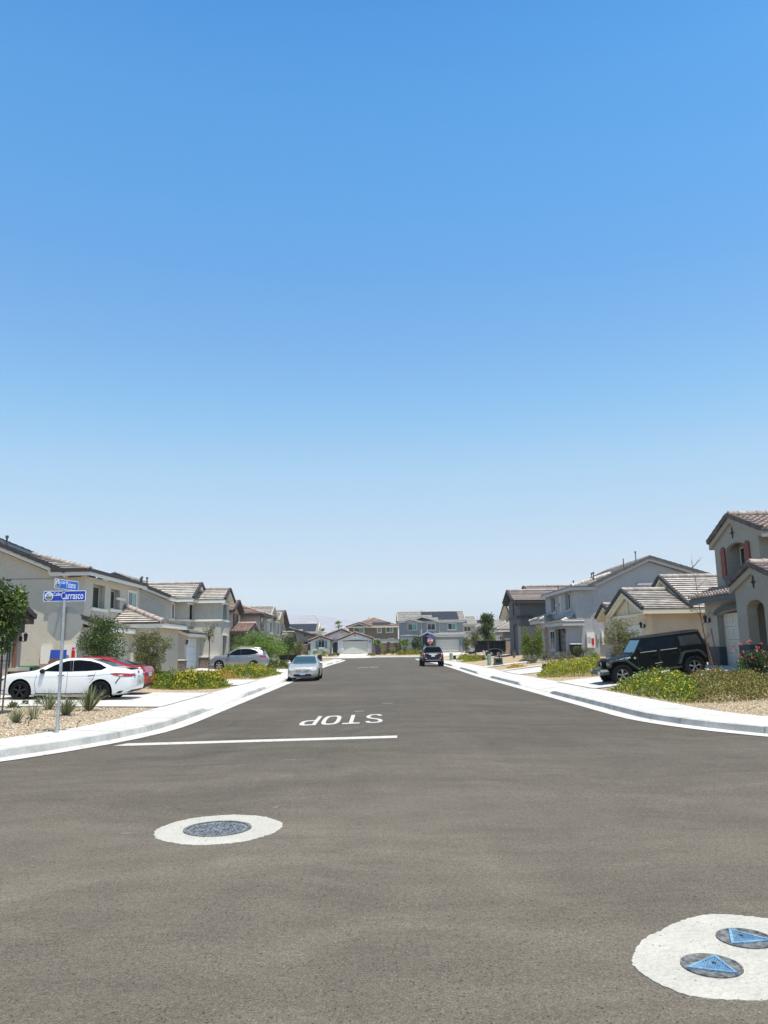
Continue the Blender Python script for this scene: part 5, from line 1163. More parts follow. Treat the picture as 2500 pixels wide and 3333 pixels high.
# white sedan, rear towards the street
white = paint('white_paint', (.70, .70, .70), 0, .3)
c = Car(dict(SED), 'parked_car', 'white four-door sedan with black wheels and black windows, nearest the sign pole', 'car', white); sedan_common(c)
for ax in 'LR':
    c.line('window_pillar', [(2.72, .985), (2.62, 1.36)], ax, M['blackplastic'], .05, .011); c.line('window_glint', [(2.80, 1.0), (2.71, 1.36)], ax, M['rimsilver'], .012, .013)
    c.line('body_crease', [(1.1, .80), (2.2, .815), (3.4, .85), (4.3, .93)], ax, pm('crease_shade', (.55, .56, .60), .4), .012); c.line('sill_trim', [(1.5, .25), (2.6, .245), (3.35, .26)], ax, M['blackplastic'], .035)
    c.decal('tail_light', [(4.12, .93), (4.3, .95), (4.75, .93), (4.85, .86), (4.83, .82), (4.5, .83), (4.3, .86)], ax, M['tail'], .01)
    c.decal('tail_light_clear', [(4.38, .875), (4.52, .90), (4.6, .88), (4.5, .845)], ax, M['tailclear'], .014)
    c.line('rear_gash', [(4.48, .81), (4.40, .72), (4.33, .60)], ax, M['blackplastic'], .03, .01); c.decal('rear_diffuser', [(4.35, .27), (4.5, .28), (4.62, .36), (4.45, .34)], ax, M['blackplastic'], .01)
    c.decal('headlight', [(.02, .66), (.12, .70), (.42, .75), (.34, .69), (.12, .64)], ax, M['blackplastic'], .01); c.decal('headlight_lens', [(.1, .67), (.3, .72), (.26, .69), (.12, .655)], ax, M['tail'], .014)
for a, b in ((-.78, -.42), (.42, .78)): c.decal('tail_light', [(a, .84), (b, .84), (b, .93), (a, .92)], 'B', M['tail'], .012)
c.decal('number_plate', [(-.2, .70), (.2, .70), (.2, .84), (-.2, .84)], 'B', M['plate'], .02, .1); c.decal('emblem', [(.06*cos(k*pi/5), .965+.045*sin(k*pi/5)) for k in range(10)], 'B', M['blackplastic'], .016)
c.decal('rear_bumper_vent', [(-.7, .30), (.7, .30), (.6, .38), (-.6, .38)], 'B', M['blackplastic'], .01)
m = MB(); m.prism([(1.62+.02, -.5), (1.86, -.62), (1.86, .62), (1.62+.02, .5)], 'Z', 1.105, 1.12); m.v = [(x+.48, y, z+.02*(x > 1.8)) for x, y, z in m.v]; m.build('spoiler', M['blackplastic'], c.root)
c.mirror(1.75, 1.0, .80, M['blackplastic']); c.place(-10.78, 27.95, .115, 0, radians(1.1)); c.root.scale = (.97, 1, 1)
# red sedan next to it
red = paint('red_paint', (.35, .008, .012), .2, .28); sp = dict(SED); sp['L'] = 4.87; sp['rim'] = M['rimsilver']
sp['top'] = [(0, .62), (.06, .72), (.3, .82), (.8, .93), (1.38, 1.02), (1.8, 1.24), (2.2, 1.42), (2.6, 1.475), (3.05, 1.475), (3.5, 1.40), (3.9, 1.29), (4.25, 1.18), (4.55, 1.13), (4.78, 1.10), (4.87, .92)]; sp['axles'] = (.98, 3.83)
c = Car(sp, 'parked_car', 'red four-door sedan mostly hidden behind the white one', 'car', red); sedan_common(c)
for ax in 'LR': c.decal('tail_light', [(4.42, .93), (4.6, 1.0), (4.84, .98), (4.86, .88), (4.7, .87)], ax, M['tailclear'], .01)
c.decal('tail_light', [(-.78, .9), (-.45, .9), (-.45, 1.0), (-.78, .99)], 'B', M['tail'], .012); c.decal('tail_light', [(.45, .9), (.78, .9), (.78, .99), (.45, 1.0)], 'B', M['tail'], .012)
c.decal('number_plate', [(-.2, .74), (.2, .74), (.2, .88), (-.2, .88)], 'B', M['plate'], .02, .1); c.decal('rear_bumper_vent', [(-.7, .32), (.7, .32), (.65, .45), (-.65, .45)], 'B', M['blackplastic'], .01)
m = MB(); m.tube([(.75, 0, 1.46), (1.0, 0, 1.62)], .008, 5); m.build('antenna', M['black_metal'], c.root)
c.mirror(1.75, 1.02, .80, red); c.place(-11.28, 30.75, .11, 0, radians(1.1))
# silver crossover on the driveway beyond
silver = paint('silver_paint', (.24, .25, .265), .6, .32)
XO = dict(L=4.65, W=1.80, wr=.345, arch=.40, axles=(.93, 3.62), tw=.11, spokes=5, rim=M['rimsilver'], ch=1,
    top=[(0, .70), (.06, .85), (.3, .96), (.9, 1.06), (1.25, 1.12), (1.7, 1.38), (2.1, 1.58), (2.6, 1.66), (3.2, 1.66), (3.8, 1.60), (4.2, 1.50), (4.35, 1.35), (4.5, 1.12), (4.6, .95), (4.65, .75)],
    belt=[(0, .6), (.3, .82), (1.2, 1.0), (2, 1.04), (3, 1.08), (3.8, 1.14), (4.3, 1.1), (4.65, .7)], bot=[(0, .35), (.15, .26), (1, .22), (3.9, .24), (4.4, .30), (4.65, .45)],
    hw=[(0, .55), (.12, .72), (.45, .85), (1.1, .895), (2.5, .90), (3.8, .89), (4.35, .84), (4.58, .76), (4.65, .64)], rw=[(0, .5), (.4, .72), (1.2, .74), (1.7, .66), (2.2, .60), (3.2, .58), (4.0, .57), (4.3, .60), (4.65, .55)])
c = Car(XO, 'parked_car', 'silver crossover parked nose-in behind yellow flowering ground cover', 'car', silver)
c.sides('side_window', [(1.6, 1.10), (1.95, 1.36), (2.3, 1.53), (2.8, 1.58), (3.3, 1.565), (3.7, 1.48), (3.95, 1.32), (3.7, 1.20), (3.2, 1.13), (2.3, 1.09)], M['carglass'], .008)
c.decal('windscreen', [(-.7, 1.16), (.7, 1.16), (.56, 1.58), (-.56, 1.58)], 'F', M['windscreen'], .008); c.decal('rear_window', [(-.58, 1.18), (.58, 1.18), (.5, 1.50), (-.5, 1.50)], 'B', M['carglass'], .008)
for ax in 'LR':
    c.decal('tail_light', [(4.0, 1.05), (4.15, 1.12), (4.5, 1.08), (4.58, .96), (4.3, .93), (4.1, .95)], ax, M['tail'], .01); c.decal('headlight', [(.05, .78), (.3, .93), (.55, .98), (.4, .85), (.15, .74)], ax, M['headlamp'], .01)
    for x in (2.3, 3.3): c.decal('door_handle', [(x-.12, .98), (x+.1, 1.0), (x+.1, 1.03), (x-.12, 1.02)], ax, M['chrome'], .025)
    for pts in ([(1.5, .98), (1.45, .6), (1.5, .3)], [(2.5, 1.1), (2.52, .7), (2.48, .3)]): c.line('door_seam', pts, ax, M['seam'])
    c.line('window_pillar', [(2.62, 1.1), (2.55, 1.56)], ax, M['blackplastic'], .06, .011)
    sg = -1 if ax == 'L' else 1; m = MB(); m.tube([(-.1, sg*.55, 1.66), (.1, sg*.54, 1.705), (1.3, sg*.53, 1.69), (1.6, sg*.52, 1.62)], .018, 6); m.build('roof_rail', M['rimsilver'], c.root)
c.decal('number_plate', [(-.2, .8), (.2, .8), (.2, .93), (-.2, .93)], 'B', M['plate'], .02, .1)
m = MB(); m.prism([(1.75, -.5), (2.05, -.54), (2.05, .54), (1.75, .5)], 'Z', 1.52, 1.55); m.build('spoiler', silver, c.root)
c.mirror(1.65, 1.12, .80, M['blackplastic']); c.place(-10.5, 60.2, .25, 0, radians(1.3)); c.root.scale = (.97, 1, 1)
# silver sedan at the kerb, facing us
sp = dict(SED); sp.update(L=4.81, W=1.82, wr=.32, rim=M['rimsilver'], axles=(.95, 3.69), spokes=7)
champ = paint('silver_sedan_paint', (.42, .41, .385), .35, .35)
c = Car(sp, 'parked_car', 'silver sedan parked at the left kerb, facing the camera', 'car', champ); sedan_common(c)
c.decal('windscreen', [(-.73, .99), (.73, .99), (.57, 1.39), (-.57, 1.39)], 'F', M['windscreen'], .010)
for sg in (-1, 1):
    c.decal('headlight', [(sg*.42, .60), (sg*.50, .72), (sg*.70, .80), (sg*.80, .76), (sg*.80, .64), (sg*.66, .58)], 'F', M['headlamp'], .012)
    c.decal('fog_lamp', [(sg*.56, .30), (sg*.70, .32), (sg*.70, .38), (sg*.56, .36)], 'F', M['headlamp'], .012)
c.decal('upper_grille', [(-.40, .60), (-.34, .55), (.34, .55), (.40, .60), (.36, .635), (-.36, .635)], 'F', M['blackplastic'], .012)
for z in (.57, .61): c.line('grille_bar', [(-.36, z), (.36, z)], 'F', M['chrome'], .014, .018)
c.decal('lower_grille', [(-.52, .30), (.52, .30), (.50, .42), (-.50, .42)], 'F', M['blackplastic'], .012)
c.decal('number_plate', [(-.16, .37), (.16, .37), (.16, .50), (-.16, .50)], 'F', M['plate'], .03, .1)
for a, b in (((-.055, .55), (-.035, .65)), ((.055, .55), (.035, .65)), ((-.045, .595), (.045, .595))): c.line('emblem', [a, b], 'F', M['chrome'], .02, .03)
m = MB(); 
for k in range(16): a, b = 2*pi*k/16, 2*pi*(k+1)/16; m.tube([(-.62, .35+.16*cos(a), 1.03+.11*sin(a)), (-.62, .35+.16*cos(b), 1.03+.11*sin(b))], .012, 5)
m.build('steering_wheel', M['trim_grey'], c.root)
c.mirror(1.6, 1.0, .80, champ); c.place(-4.22, 47.35, -.095, pi/2+radians(.6), 0, radians(0))
# dark suv at the right kerb, seen from behind
black = paint('black_paint', (.005, .0055, .007), 0, .3, .25, .3)
SU = dict(L=4.80, W=1.94, wr=.385, arch=.45, axles=(.9, 3.69), tw=.14, spokes=6, rim=M['rimsilver'],
    top=[(0, .85), (.05, 1.0), (.3, 1.08), (1.15, 1.15), (1.35, 1.22), (1.75, 1.6), (2.0, 1.72), (2.5, 1.76), (3.5, 1.765), (4.3, 1.74), (4.5, 1.68), (4.64, 1.25), (4.72, 1.1), (4.78, .9), (4.80, .7)],
    belt=[(0, .8), (.3, 1.0), (1.2, 1.1), (3, 1.14), (4.4, 1.16), (4.7, 1.05), (4.80, .66)], bot=[(0, .45), (.2, .36), (1, .36), (3.9, .36), (4.5, .40), (4.80, .46)],
    hw=[(0, .70), (.12, .84), (.5, .93), (2.5, .95), (4.0, .95), (4.5, .93), (4.72, .89), (4.8, .84)], rw=[(0, .6), (.4, .8), (1.3, .8), (1.8, .70), (2.4, .66), (4.3, .64), (4.6, .72), (4.8, .8)])
c = Car(SU, 'parked_car', 'black suv parked at the right kerb, seen from behind', 'car', black)
c.sides('side_window', [(1.7, 1.2), (1.95, 1.55), (2.2, 1.66), (4.2, 1.64), (4.35, 1.25), (3, 1.2)], M['carglass'], .008)
c.decal('rear_window', [(-.66, 1.2), (.66, 1.2), (.60, 1.66), (-.60, 1.66)], 'B', pm('suv_rear_glass', (.004, .005, .006), .25, spec=.1), .01)
c.decal('windscreen', [(-.7, 1.26), (.7, 1.26), (.6, 1.68), (-.6, 1.68)], 'F', M['windscreen'], .01)
for sg in (-1, 1):
    c.decal('tail_light', [(sg*.68, .82), (sg*.86, .82), (sg*.87, 1.12), (sg*.80, 1.2), (sg*.70, 1.05)], 'B', M['tail'], .012); c.decal('tail_light_clear', [(sg*.70, 1.08), (sg*.82, 1.08), (sg*.79, 1.19), (sg*.74, 1.16)], 'B', M['tailclear'], .016)
    c.decal('reflector', [(sg*.55, .71), (sg*.72, .71), (sg*.72, .76), (sg*.55, .76)], 'B', M['tailclear'], .012)
c.decal('tailgate_trim', [(-.38, 1.03), (.38, 1.03), (.36, 1.10), (-.36, 1.10)], 'B', pm('silver_plastic', (.5, .5, .5), .5), .02); c.line('chrome_strip', [(-.62, 1.16), (.62, 1.16)], 'B', M['trim_grey'], .03, .02); c.line('bumper_strip', [(-.66, .56), (.66, .56)], 'B', M['trim_grey'], .045, .02)
c.decal('number_plate', [(-.17, .86), (.17, .86), (.17, 1.01), (-.17, 1.01)], 'B', M['plate'], .025, .1)
for sg in (-1, 1):
    m = MB(); m.tube([(-.7, sg*.60, 1.76), (-.5, sg*.60, 1.82), (1.6, sg*.60, 1.82), (1.9, sg*.60, 1.74)], .022, 6); m.build('roof_rail', M['rimsilver'], c.root)
c.mirror(1.6, 1.2, .85, M['blackplastic']); c.place(5.1, 71.4, .02, -pi/2)
# ---------------------------------------------------------------- boxy off-roader
dk = paint('dark_green_paint', (.0035, .006, .0055), 0, .45, .04, .08); fl_ = pm('flare_plastic', (.030, .042, .040), .5, spec=.3); soft = pm('soft_top_fabric', (.028, .028, .03), .9, var=.2, spec=.2, scale=6, bump=.3, bscale=60)
J = thing('parked_car', (0, 0, 0), 'black boxy off-roader with fabric roof, parked nose down on right driveway', 'car'); LOCAL[0] = True
def jx(poly, y0, y1, name, mat, sm=None, par=None):
    m = MB(); m.prism([(x-2.2, z) for x, z in poly], 'Y', y0, y1); return m.build(name, mat, par or J, sm)
m = MB(); m.prism([(x-2.2, z) for x, z in [(1.35, .52), (4.35, .52), (4.38, .62), (4.38, 1.2), (1.4, 1.2), (1.3, 1.1), (1.3, .6)]], 'Y', -.79, .79)
hood = [[(.42, .58), (.42, .62), (1.4, .80), (1.4, .80)]]
def hw_(x): return .60+(.76-.60)*(x-.4)/1.05
for a, b in ((.42, .75), (.75, 1.1), (1.1, 1.45)):
    za, zb = 1.03+.13*((a-.42)/1.03), 1.03+.13*((b-.42)/1.03); wa, wb = hw_(a), hw_(b)
    m.add([(a-2.2, -wa, .6), (a-2.2, -wa, za-.05), (a-2.2, -wa*.88, za), (a-2.2, 0, za+.03), (a-2.2, wa*.88, za), (a-2.2, wa, za-.05), (a-2.2, wa, .6), (b-2.2, -wb, .6), (b-2.2, -wb, zb-.05), (b-2.2, -wb*.88, zb), (b-2.2, 0, zb+.03), (b-2.2, wb*.88, zb), (b-2.2, wb, zb-.05), (b-2.2, wb, .6)],
          [(i, i+1, i+8, i+7) for i in range(6)]+[(0, 6, 5, 4, 3, 2, 1), (7, 8, 9, 10, 11, 12, 13)])
body = m.build('body', dk, J)
m = MB(); m.prism([(-.60, .58), (.60, .58), (.60, 1.0), (.52, 1.06), (-.52, 1.06), (-.60, 1.0)], 'X', .38-2.2, .43-2.2); gr = m.build('grille', dk, J)
for k in range(7): m = MB(); y = (k-3)*.105; m.box(.374-2.2, .385-2.2, y-.03, y+.03, .68, .98); m.build('grille_slot', M['arch'], gr)
for sg in (-1, 1):
    m = MB(); m.lathe([(.001, .36-2.2), (.085, .36-2.2), (.095, .40-2.2)], (0, sg*.47, .88), 16, ax='X'); m.build('headlight', M['headlamp'], J, 40)
    y0, y1 = sorted((sg*.60, sg*.94))
    for pl, nm in (([(.30, .78), (.36, .98), (.52, 1.03), (1.02, 1.02), (1.14, .94), (1.52, .58), (1.44, .55), (1.08, .87), (.98, .95), (.52, .96), (.42, .92), (.37, .76)], 'front_fender'), ([(3.10, .60), (3.30, .98), (3.46, 1.06), (4.0, 1.06), (4.14, .98), (4.30, .72), (4.22, .70), (4.08, .92), (3.97, .99), (3.48, .99), (3.37, .93), (3.18, .58)], 'rear_fender')): jx(pl, y0 if sg < 0 or nm == 'x' else y0, y1, nm, fl_)
    m = MB(); m.box(.3-2.2, .36-2.2, min(sg*.78, sg*.90), max(sg*.78, sg*.90), .86, .92); m.build('turn_signal', pm('amber_lens', (.45, .10, .03), .3), J)
    jx([(1.5, .42), (3.25, .42), (3.25, .50), (1.5, .50)], *sorted((sg*.78, sg*.84)), 'rock_rail', M['rimsilver'] if 0 else fl_)
    for pts in ((1.52, 1.53), (2.42, 2.43), (3.28, 3.29)): jx([(pts[0], .56), (pts[1]+.01, .56), (pts[1]+.01, 1.19), (pts[0], 1.19)], *sorted((sg*.788, sg*.793)), 'door_seam', M['seam'])
    for x in (2.22, 3.05): jx([(x-.08, 1.02), (x+.1, 1.02), (x+.1, 1.06), (x-.08, 1.06)], *sorted((sg*.79, sg*.83)), 'door_handle', M['blackplastic'])
    jx([(2.2, .70), (2.5, .72), (2.5, .74), (2.2, .72)], *sorted((sg*.79, sg*.795)), 'badge', M['trim_grey'])
    # windows and upper frames, leaning in a little
    def up(poly, off, nm, mat, th=.012):
        m_ = MB(); q = [(x-2.2, z) for x, z in poly]; n_ = len(q); f = lambda z: .79-(z-1.2)*.20
        m_.add([(x, sg*(f(z)+off), z) for x, z in q]+[(x, sg*(f(z)+off-th), z) for x, z in q], [tuple(range(n_)), tuple(range(n_, 2*n_))[::-1]]+[(i, (i+1) % n_, (i+1) % n_+n_, i+n_) for i in range(n_)]); return m_.build(nm, mat, J)
    up([(1.45, 1.2), (4.36, 1.2), (4.18, 1.76), (1.86, 1.76)], 0, 'upper_side', dk, .03)
    for nm, pl in (('side_window', [(1.66, 1.24), (2.34, 1.24), (2.34, 1.68), (1.92, 1.68)]), ('side_window', [(2.50, 1.24), (3.18, 1.24), (3.14, 1.68), (2.50, 1.68)]), ('side_window', [(3.36, 1.27), (4.24, 1.27), (4.12, 1.66), (3.34, 1.66)])): up(pl, .008, nm, M['carglass'] if pl[0][0] < 3.3 else pm('plastic_window', (.03, .03, .032), .25))
    for a, b in ((1.66, 2.34), (2.50, 3.18)): jx([(a, 1.19), (b, 1.19), (b, 1.215), (a, 1.215)], *sorted((sg*.785, sg*.802)), 'window_seal', M['rimsilver'])
    m = MB(); m.box(1.60-2.2, 1.68-2.2, min(sg*.80, sg*1.05), max(sg*.80, sg*1.05), 1.22, 1.40); m.build('mirror', M['blackplastic'], J)
    m = MB(); m.lathe([(.001, sg*.792), (.045, sg*.792), (.045, sg*.80), (.001, sg*.80)], (1.42-2.2, 0, 1.02), 12, ax='Y'); m.build('round_badge', M['rimsilver'], J)
m = MB(); m.add([(1.44-2.2, -.74, 1.18), (1.44-2.2, .74, 1.18), (1.86-2.2, .66, 1.76), (1.86-2.2, -.66, 1.76), (1.50-2.2, -.74, 1.18), (1.50-2.2, .74, 1.18), (1.92-2.2, .66, 1.76), (1.92-2.2, -.66, 1.76)], [(0, 1, 2, 3), (7, 6, 5, 4), (0, 4, 5, 1), (1, 5, 6, 2), (2, 6, 7, 3), (3, 7, 4, 0)])
wf = m.build('windscreen_frame', dk, J)
m = MB(); m.add([(1.47-2.2-.012, -.66, 1.23), (1.47-2.2-.012, .66, 1.23), (1.81-2.2-.012, .59, 1.70), (1.81-2.2-.012, -.59, 1.70)], [(0, 1, 2, 3)]); m.build('windscreen', pm('blue_windscreen', (.05, .13, .17), .05, spec=.6), wf)
for sg in (-1, 1): m = MB(); m.tube([(1.42-2.2, sg*.1, 1.2), (1.50-2.2, sg*.5, 1.27)], .01, 5); m.build('wiper', M['blackplastic'], wf)
m = MB(); rp = [(1.80, 1.76), (1.86, 1.80), (2.4, 1.835), (3.3, 1.85), (4.05, 1.86), (4.22, 1.83), (4.40, 1.25), (4.36, 1.2), (4.14, 1.76)]
m.prism([(x-2.2, z) for x, z in rp], 'Y', -.66, .66); m.v = [(x, y*(1-.0*z), z) for x, y, z in m.v]; m.build('soft_top', soft, J, 30)
m = MB()
for sg in (-1, 1): m.add([(1.86-2.2, sg*.66, 1.80), (4.2-2.2, sg*.66, 1.83), (4.2-2.2, sg*.70, 1.76), (1.86-2.2, sg*.69, 1.75)], [(0, 1, 2, 3)])
m.build('roof_edge', soft, J)
m = MB(); m.prism([(-.88, .50), (.88, .50), (.88, .62), (.80, .70), (-.80, .70), (-.88, .62)], 'X', .02-2.2, .28-2.2); bp_ = m.build('front_bumper', fl_, J)
m = MB(); m.box(.0-2.2, .025-2.2, -.5, -.2, .50, .64); m.build('number_plate', M['plate'], bp_)
m = MB(); m.box(.0-2.2, .03-2.2, -.86, -.6, .62, .70); m.box(0-2.2, .03-2.2, .6, .86, .62, .70); m.build('bumper_cap', M['trim_grey'], bp_)
m = MB(); m.box(4.36-2.2, 4.55-2.2, -.86, .86, .50, .68); m.build('rear_bumper', fl_, J)
m = MB(); m.box(.5-2.2, 4.3-2.2, -.5, .5, .38, .56); m.box(.3-2.2, 4.35-2.2, -.6, -.4, .4, .56); m.box(.3-2.2, 4.35-2.2, .4, .6, .4, .56); m.build('chassis', M['arch'], J)
class Wm: pass
jc = Wm(); jc.root = J; jc.L = 4.4; jc.sp = dict(wr=.415, rimk=.58, tw=.13, knob=1, spokes=5, rim=pm('grey_alloy', (.30, .31, .32), .35, metal=.6))
for x in (.79, 3.74):
    for sg in (-1, 1): Car.wheel(jc, x-2.2, sg*.80, sg)
m = MB(); m.lathe([(.24, 4.42-2.2), (.38, 4.42-2.2), (.40, 4.5-2.2), (.40, 4.6-2.2), (.37, 4.66-2.2), (.24, 4.64-2.2)], (0, -.05, 1.03), 28, ax='X', ring=True); sw = m.build('spare_wheel', M['tyre'], J, 40)
m = MB(); m.lathe([(.001, 4.5-2.2), (.24, 4.5-2.2), (.22, 4.6-2.2), (.001, 4.58-2.2)], (0, -.05, 1.03), 16, ax='X'); m.build('rim', M['rimdark'], sw)
def text(body_, size, mat, parent, mw, name, ext=.002, bold=0., sx=1., al='CENTER'):
    cu = bpy.data.curves.new(name, 'FONT'); cu.body = body_; cu.size = size; cu.extrude = ext; cu.align_x = al; cu.align_y = 'CENTER'; cu.offset = bold; cu.resolution_u = 3
    o = bpy.data.objects.new(name, cu); COL.objects.link(o); me = bpy.data.meshes.new_from_object(o.evaluated_get(C.evaluated_depsgraph_get())); bpy.data.objects.remove(o)
    me.transform(mw @ Matrix.Diagonal((sx, 1, 1, 1))); me.materials.clear(); me.materials.append(mat); me.name = name
    o = bpy.data.objects.new(name, me); COL.objects.link(o)
    if parent: attach(o, parent)
    return o
for sg in (-1, 1):
    ang = math.atan2(.16, 1.05)
    mw = Matrix.Translation((.97-2.2, sg*(hw_(.97)+.010), 1.02)) @ Matrix.Rotation(-ang if sg < 0 else pi+ang, 4, 'Z') @ Matrix.Rotation(pi/2, 4, 'X') @ Matrix.Rotation(radians(7), 4, 'Z')
    text('RUBICON', .12, M['sign_white'], J, mw, 'hood_lettering', bold=.003, sx=1.1)
J.location = (11.32, 32.15, .245); J.rotation_euler = (0, radians(-6.0), radians(0)); LOCAL[0] = False
# ---------------------------------------------------------------- dump trailer
T = thing('dump_trailer', (12.8, 86.8, .5), 'black twin-axle dump trailer parked across the right driveway', 'trailer')
gy = .52
m = MB(); m.box(11.3, 14.4, 86, 87.9, gy+.72, gy+.80); m.box(11.3, 14.4, 86, 86.06, gy+.80, gy+1.75); m.box(11.3, 14.4, 87.84, 87.9, gy+.80, gy+1.75); m.box(11.3, 11.36, 86.06, 87.84, gy+.8, gy+1.75); m.box(14.34, 14.4, 86.06, 87.84, gy+.8, gy+1.75); m.build('bed', M['blackplastic'], T)
m = MB()
for k in range(6): x = 11.35+k*.6; m.box(x, x+.06, 85.94, 86, gy+.75, gy+1.72)
m.box(11.25, 14.45, 85.92, 86.02, gy+1.72, gy+1.80); m.box(11.3, 14.4, 85.94, 86, gy+1.25, gy+1.3); m.build('ribs', M['black_metal'], T)
m = MB(); m.box(11.0, 14.4, 86.2, 86.3, gy+.55, gy+.72); m.box(11, 14.4, 87.5, 87.6, gy+.55, gy+.72); m.box(10.0, 11, 86.9, 87, gy+.5, gy+.62); m.box(11.0, 11.3, 86.1, 86.5, gy+.6, gy+1.45); m.build('chassis', M['black_metal'], T)
for x in (12.75, 13.55):
    for yy in (86.0, 87.9): m = MB(); m.lathe([(.18, yy-.11), (.37, yy-.11), (.38, yy), (.37, yy+.11), (.18, yy+.11)], (x, 0, gy+.38), 20, ax='Y', ring=True); w_ = m.build('wheel', M['tyre'], T, 40); m = MB(); m.lathe([(.001, yy-.08), (.2, yy-.08), (.2, yy), (.001, yy)], (x, 0, gy+.38), 12, ax='Y'); m.build('rim', M['rimsilver'], w_)
m = MB()
for k in range(14):
    a, b = pi*k/14, pi*(k+1)/14; m.obox((13.15+.92*cos(a), 85.9, gy+.42+.48*sin(a)), (13.15+.92*cos(b), 85.9, gy+.42+.48*sin(b)), .22, .03)
m.build('mudguard', M['galv'], T)
m = MB(); m.box(11.8, 12.1, 85.915, 85.935, gy+.62, gy+.70); m.build('reflector_strip', M['sign_white'], T)
m = MB(); m.box(12.2, 12.55, 85.915, 85.935, gy+.62, gy+.70); m.build('reflector_strip', M['sign_white'], T)
# ---------------------------------------------------------------- street signs
SP = (-6.88, 17.2); gz0 = gz(*SP)
t = thing('street_sign', (*SP, gz0), 'galvanised sign pole with two blue street names and the bare back of a stop sign', 'street sign')
m = MB(); m.tube([(*SP, gz0-.1), (SP[0], SP[1], 2.90)], .034, 14)
m.build('pole', M['galv'], t, 50)
m = MB(); m.tube([(*SP, gz0-.05), (*SP, gz0+.5)], .038, 14); m.build('pole_sleeve', M['galv'], t, 50)
for z in [.2+.09*i for i in range(28)]:
    pass
oc = [(SP[0]+.005+.40*cos(pi/8+k*pi/4), 2.38+.40*sin(pi/8+k*pi/4)) for k in range(8)]
m = MB(); m.prism(oc, 'Y', SP[1]+.042, SP[1]+.047); st = m.build('stop_plate', M['bare_metal'], t)
m = MB(); m.prism([(x*.0+SP[0]+.005+(x-SP[0]-.005)*.985, 2.38+(z-2.38)*.985) for x, z in oc], 'Y', SP[1]+.0472, SP[1]+.049); m.build('stop_face', M['sign_red'], st)
for z in (2.15, 2.6): m = MB(); m.tube([(SP[0], SP[1]-.045, z), (SP[0], SP[1]+.05, z)], .008, 6); m.build('bolt', M['galv'], t)
def blade(cx, cy, z, w_, h, rz, txt1, txt2, name, bm, nm):
    LOCAL[0] = True
    b = bpy.data.objects.new('x', None); bpy.data.objects.remove(b)
    MW = Matrix.Translation((cx-SP[0], cy-SP[1], z-gz0)) @ Matrix.Rotation(rz, 4, 'Z')
    def mk(mb_, nm_, mt_, par):
        o = mb_.build(nm_, mt_, par); o.data.transform(MW); return o
    def rr(w, h, r, ya, yb):
        p = []
        for (sx, sy, a0) in ((1, 1, 0), (-1, 1, 90), (-1, -1, 180), (1, -1, 270)):
            for k in range(4): a = radians(a0+k*30); p.append((sx*(w/2-r)+r*cos(a), sy*(h/2-r)+r*sin(a)))
        q = MB(); q.prism(p, 'Y', ya, yb); return q
    bl = mk(rr(w_, h, .025, -.003, .003), nm, M['sign_white'], t)
    mk(rr(w_-.028, h-.028, .018, -.0048, .0048), 'blue_field', bm, bl)
    q = MB(); q.lathe([(.001, -.0065), (h*.40, -.0065), (h*.40, -.003), (.001, -.003)], (-w_/2+h*.52, 0, 0), 24, ax='Y'); mk(q, 'emblem_ring', M['sign_white'], bl)
    q = MB(); q.lathe([(.001, -.0078), (h*.33, -.0078), (h*.33, -.0067), (.001, -.0067)], (-w_/2+h*.52, 0, .0), 20, ax='Y'); mk(q, 'emblem', pm('emblem_sky', (.45, .58, .62), .5), bl)
    q = MB(); a_ = [(-w_/2+h*.52+h*.32*cos(k*pi/10+pi), h*.32*sin(k*pi/10+pi)*1.0-.004) for k in range(11)]; q.prism(a_, 'Y', -.009, -.0079); q.prism([(-w_/2+h*.42, 0), (-w_/2+h*.46, 0), (-w_/2+h*.46, h*.2), (-w_/2+h*.40, h*.24), (-w_/2+h*.34, h*.12)], 'Y', -.009, -.0079); mk(q, 'emblem_hills', pm('emblem_land', (.05, .045, .03), .6, scale=30, col2=(.28, .24, .16)), bl)
    B = MW @ Matrix.Translation((0, -.0062, 0)) @ Matrix.Rotation(pi/2, 4, 'X')
    def fit(tx, size, x0, x1, zc, bold):
        o = text(tx, size, M['sign_white'], bl, Matrix(), 'lettering', .0012, bold, 1, 'LEFT'); xs_ = [v.co.x for v in o.data.vertices]; k = (x1-x0)/(max(xs_)-min(xs_)); mn = min(xs_)
        o.data.transform(B @ Matrix.Translation((x0, zc, 0)) @ Matrix.Diagonal((k, 1, 1, 1)) @ Matrix.Translation((-mn, 0, 0)))
    fr = lambda f: -w_/2+w_*f
    if txt2 == 'Carrasco': fit(txt1, h*.46, fr(.235), fr(.405), h*.17, .0006); fit(txt2, h*.98, fr(.42), fr(.945), -h*.0, .0012)
    else: fit(txt1, h*.46, fr(.25), fr(.425), h*.17, .0005); fit(txt2, h*.98, fr(.44), fr(.885), -h*.0, .0012)
    LOCAL[0] = False
blade(SP[0]+.0, SP[1]-.01, 2.985, .94, .235, radians(-1), 'Calle', 'Carrasco', 'x', M['sign_blue'], 'lower_name_blade')
blade(SP[0]+.02, SP[1]+.02, 3.235, .90, .215, radians(79), 'Calle', 'Ysiano', 'x', M['sign_blue2'], 'upper_name_blade')
for z, rz in ((2.87, 0), (3.11, 0)):
    m = MB(); m.box(SP[0]-.12, SP[0]+.12, SP[1]-.014, SP[1]+.014, z-.012, z+.014) if z < 3 else m.tube([(SP[0], SP[1]+.01, 3.09), (SP[0], SP[1]+.01, 3.14)], .012, 8); m.build('bracket', M['galv'], t)
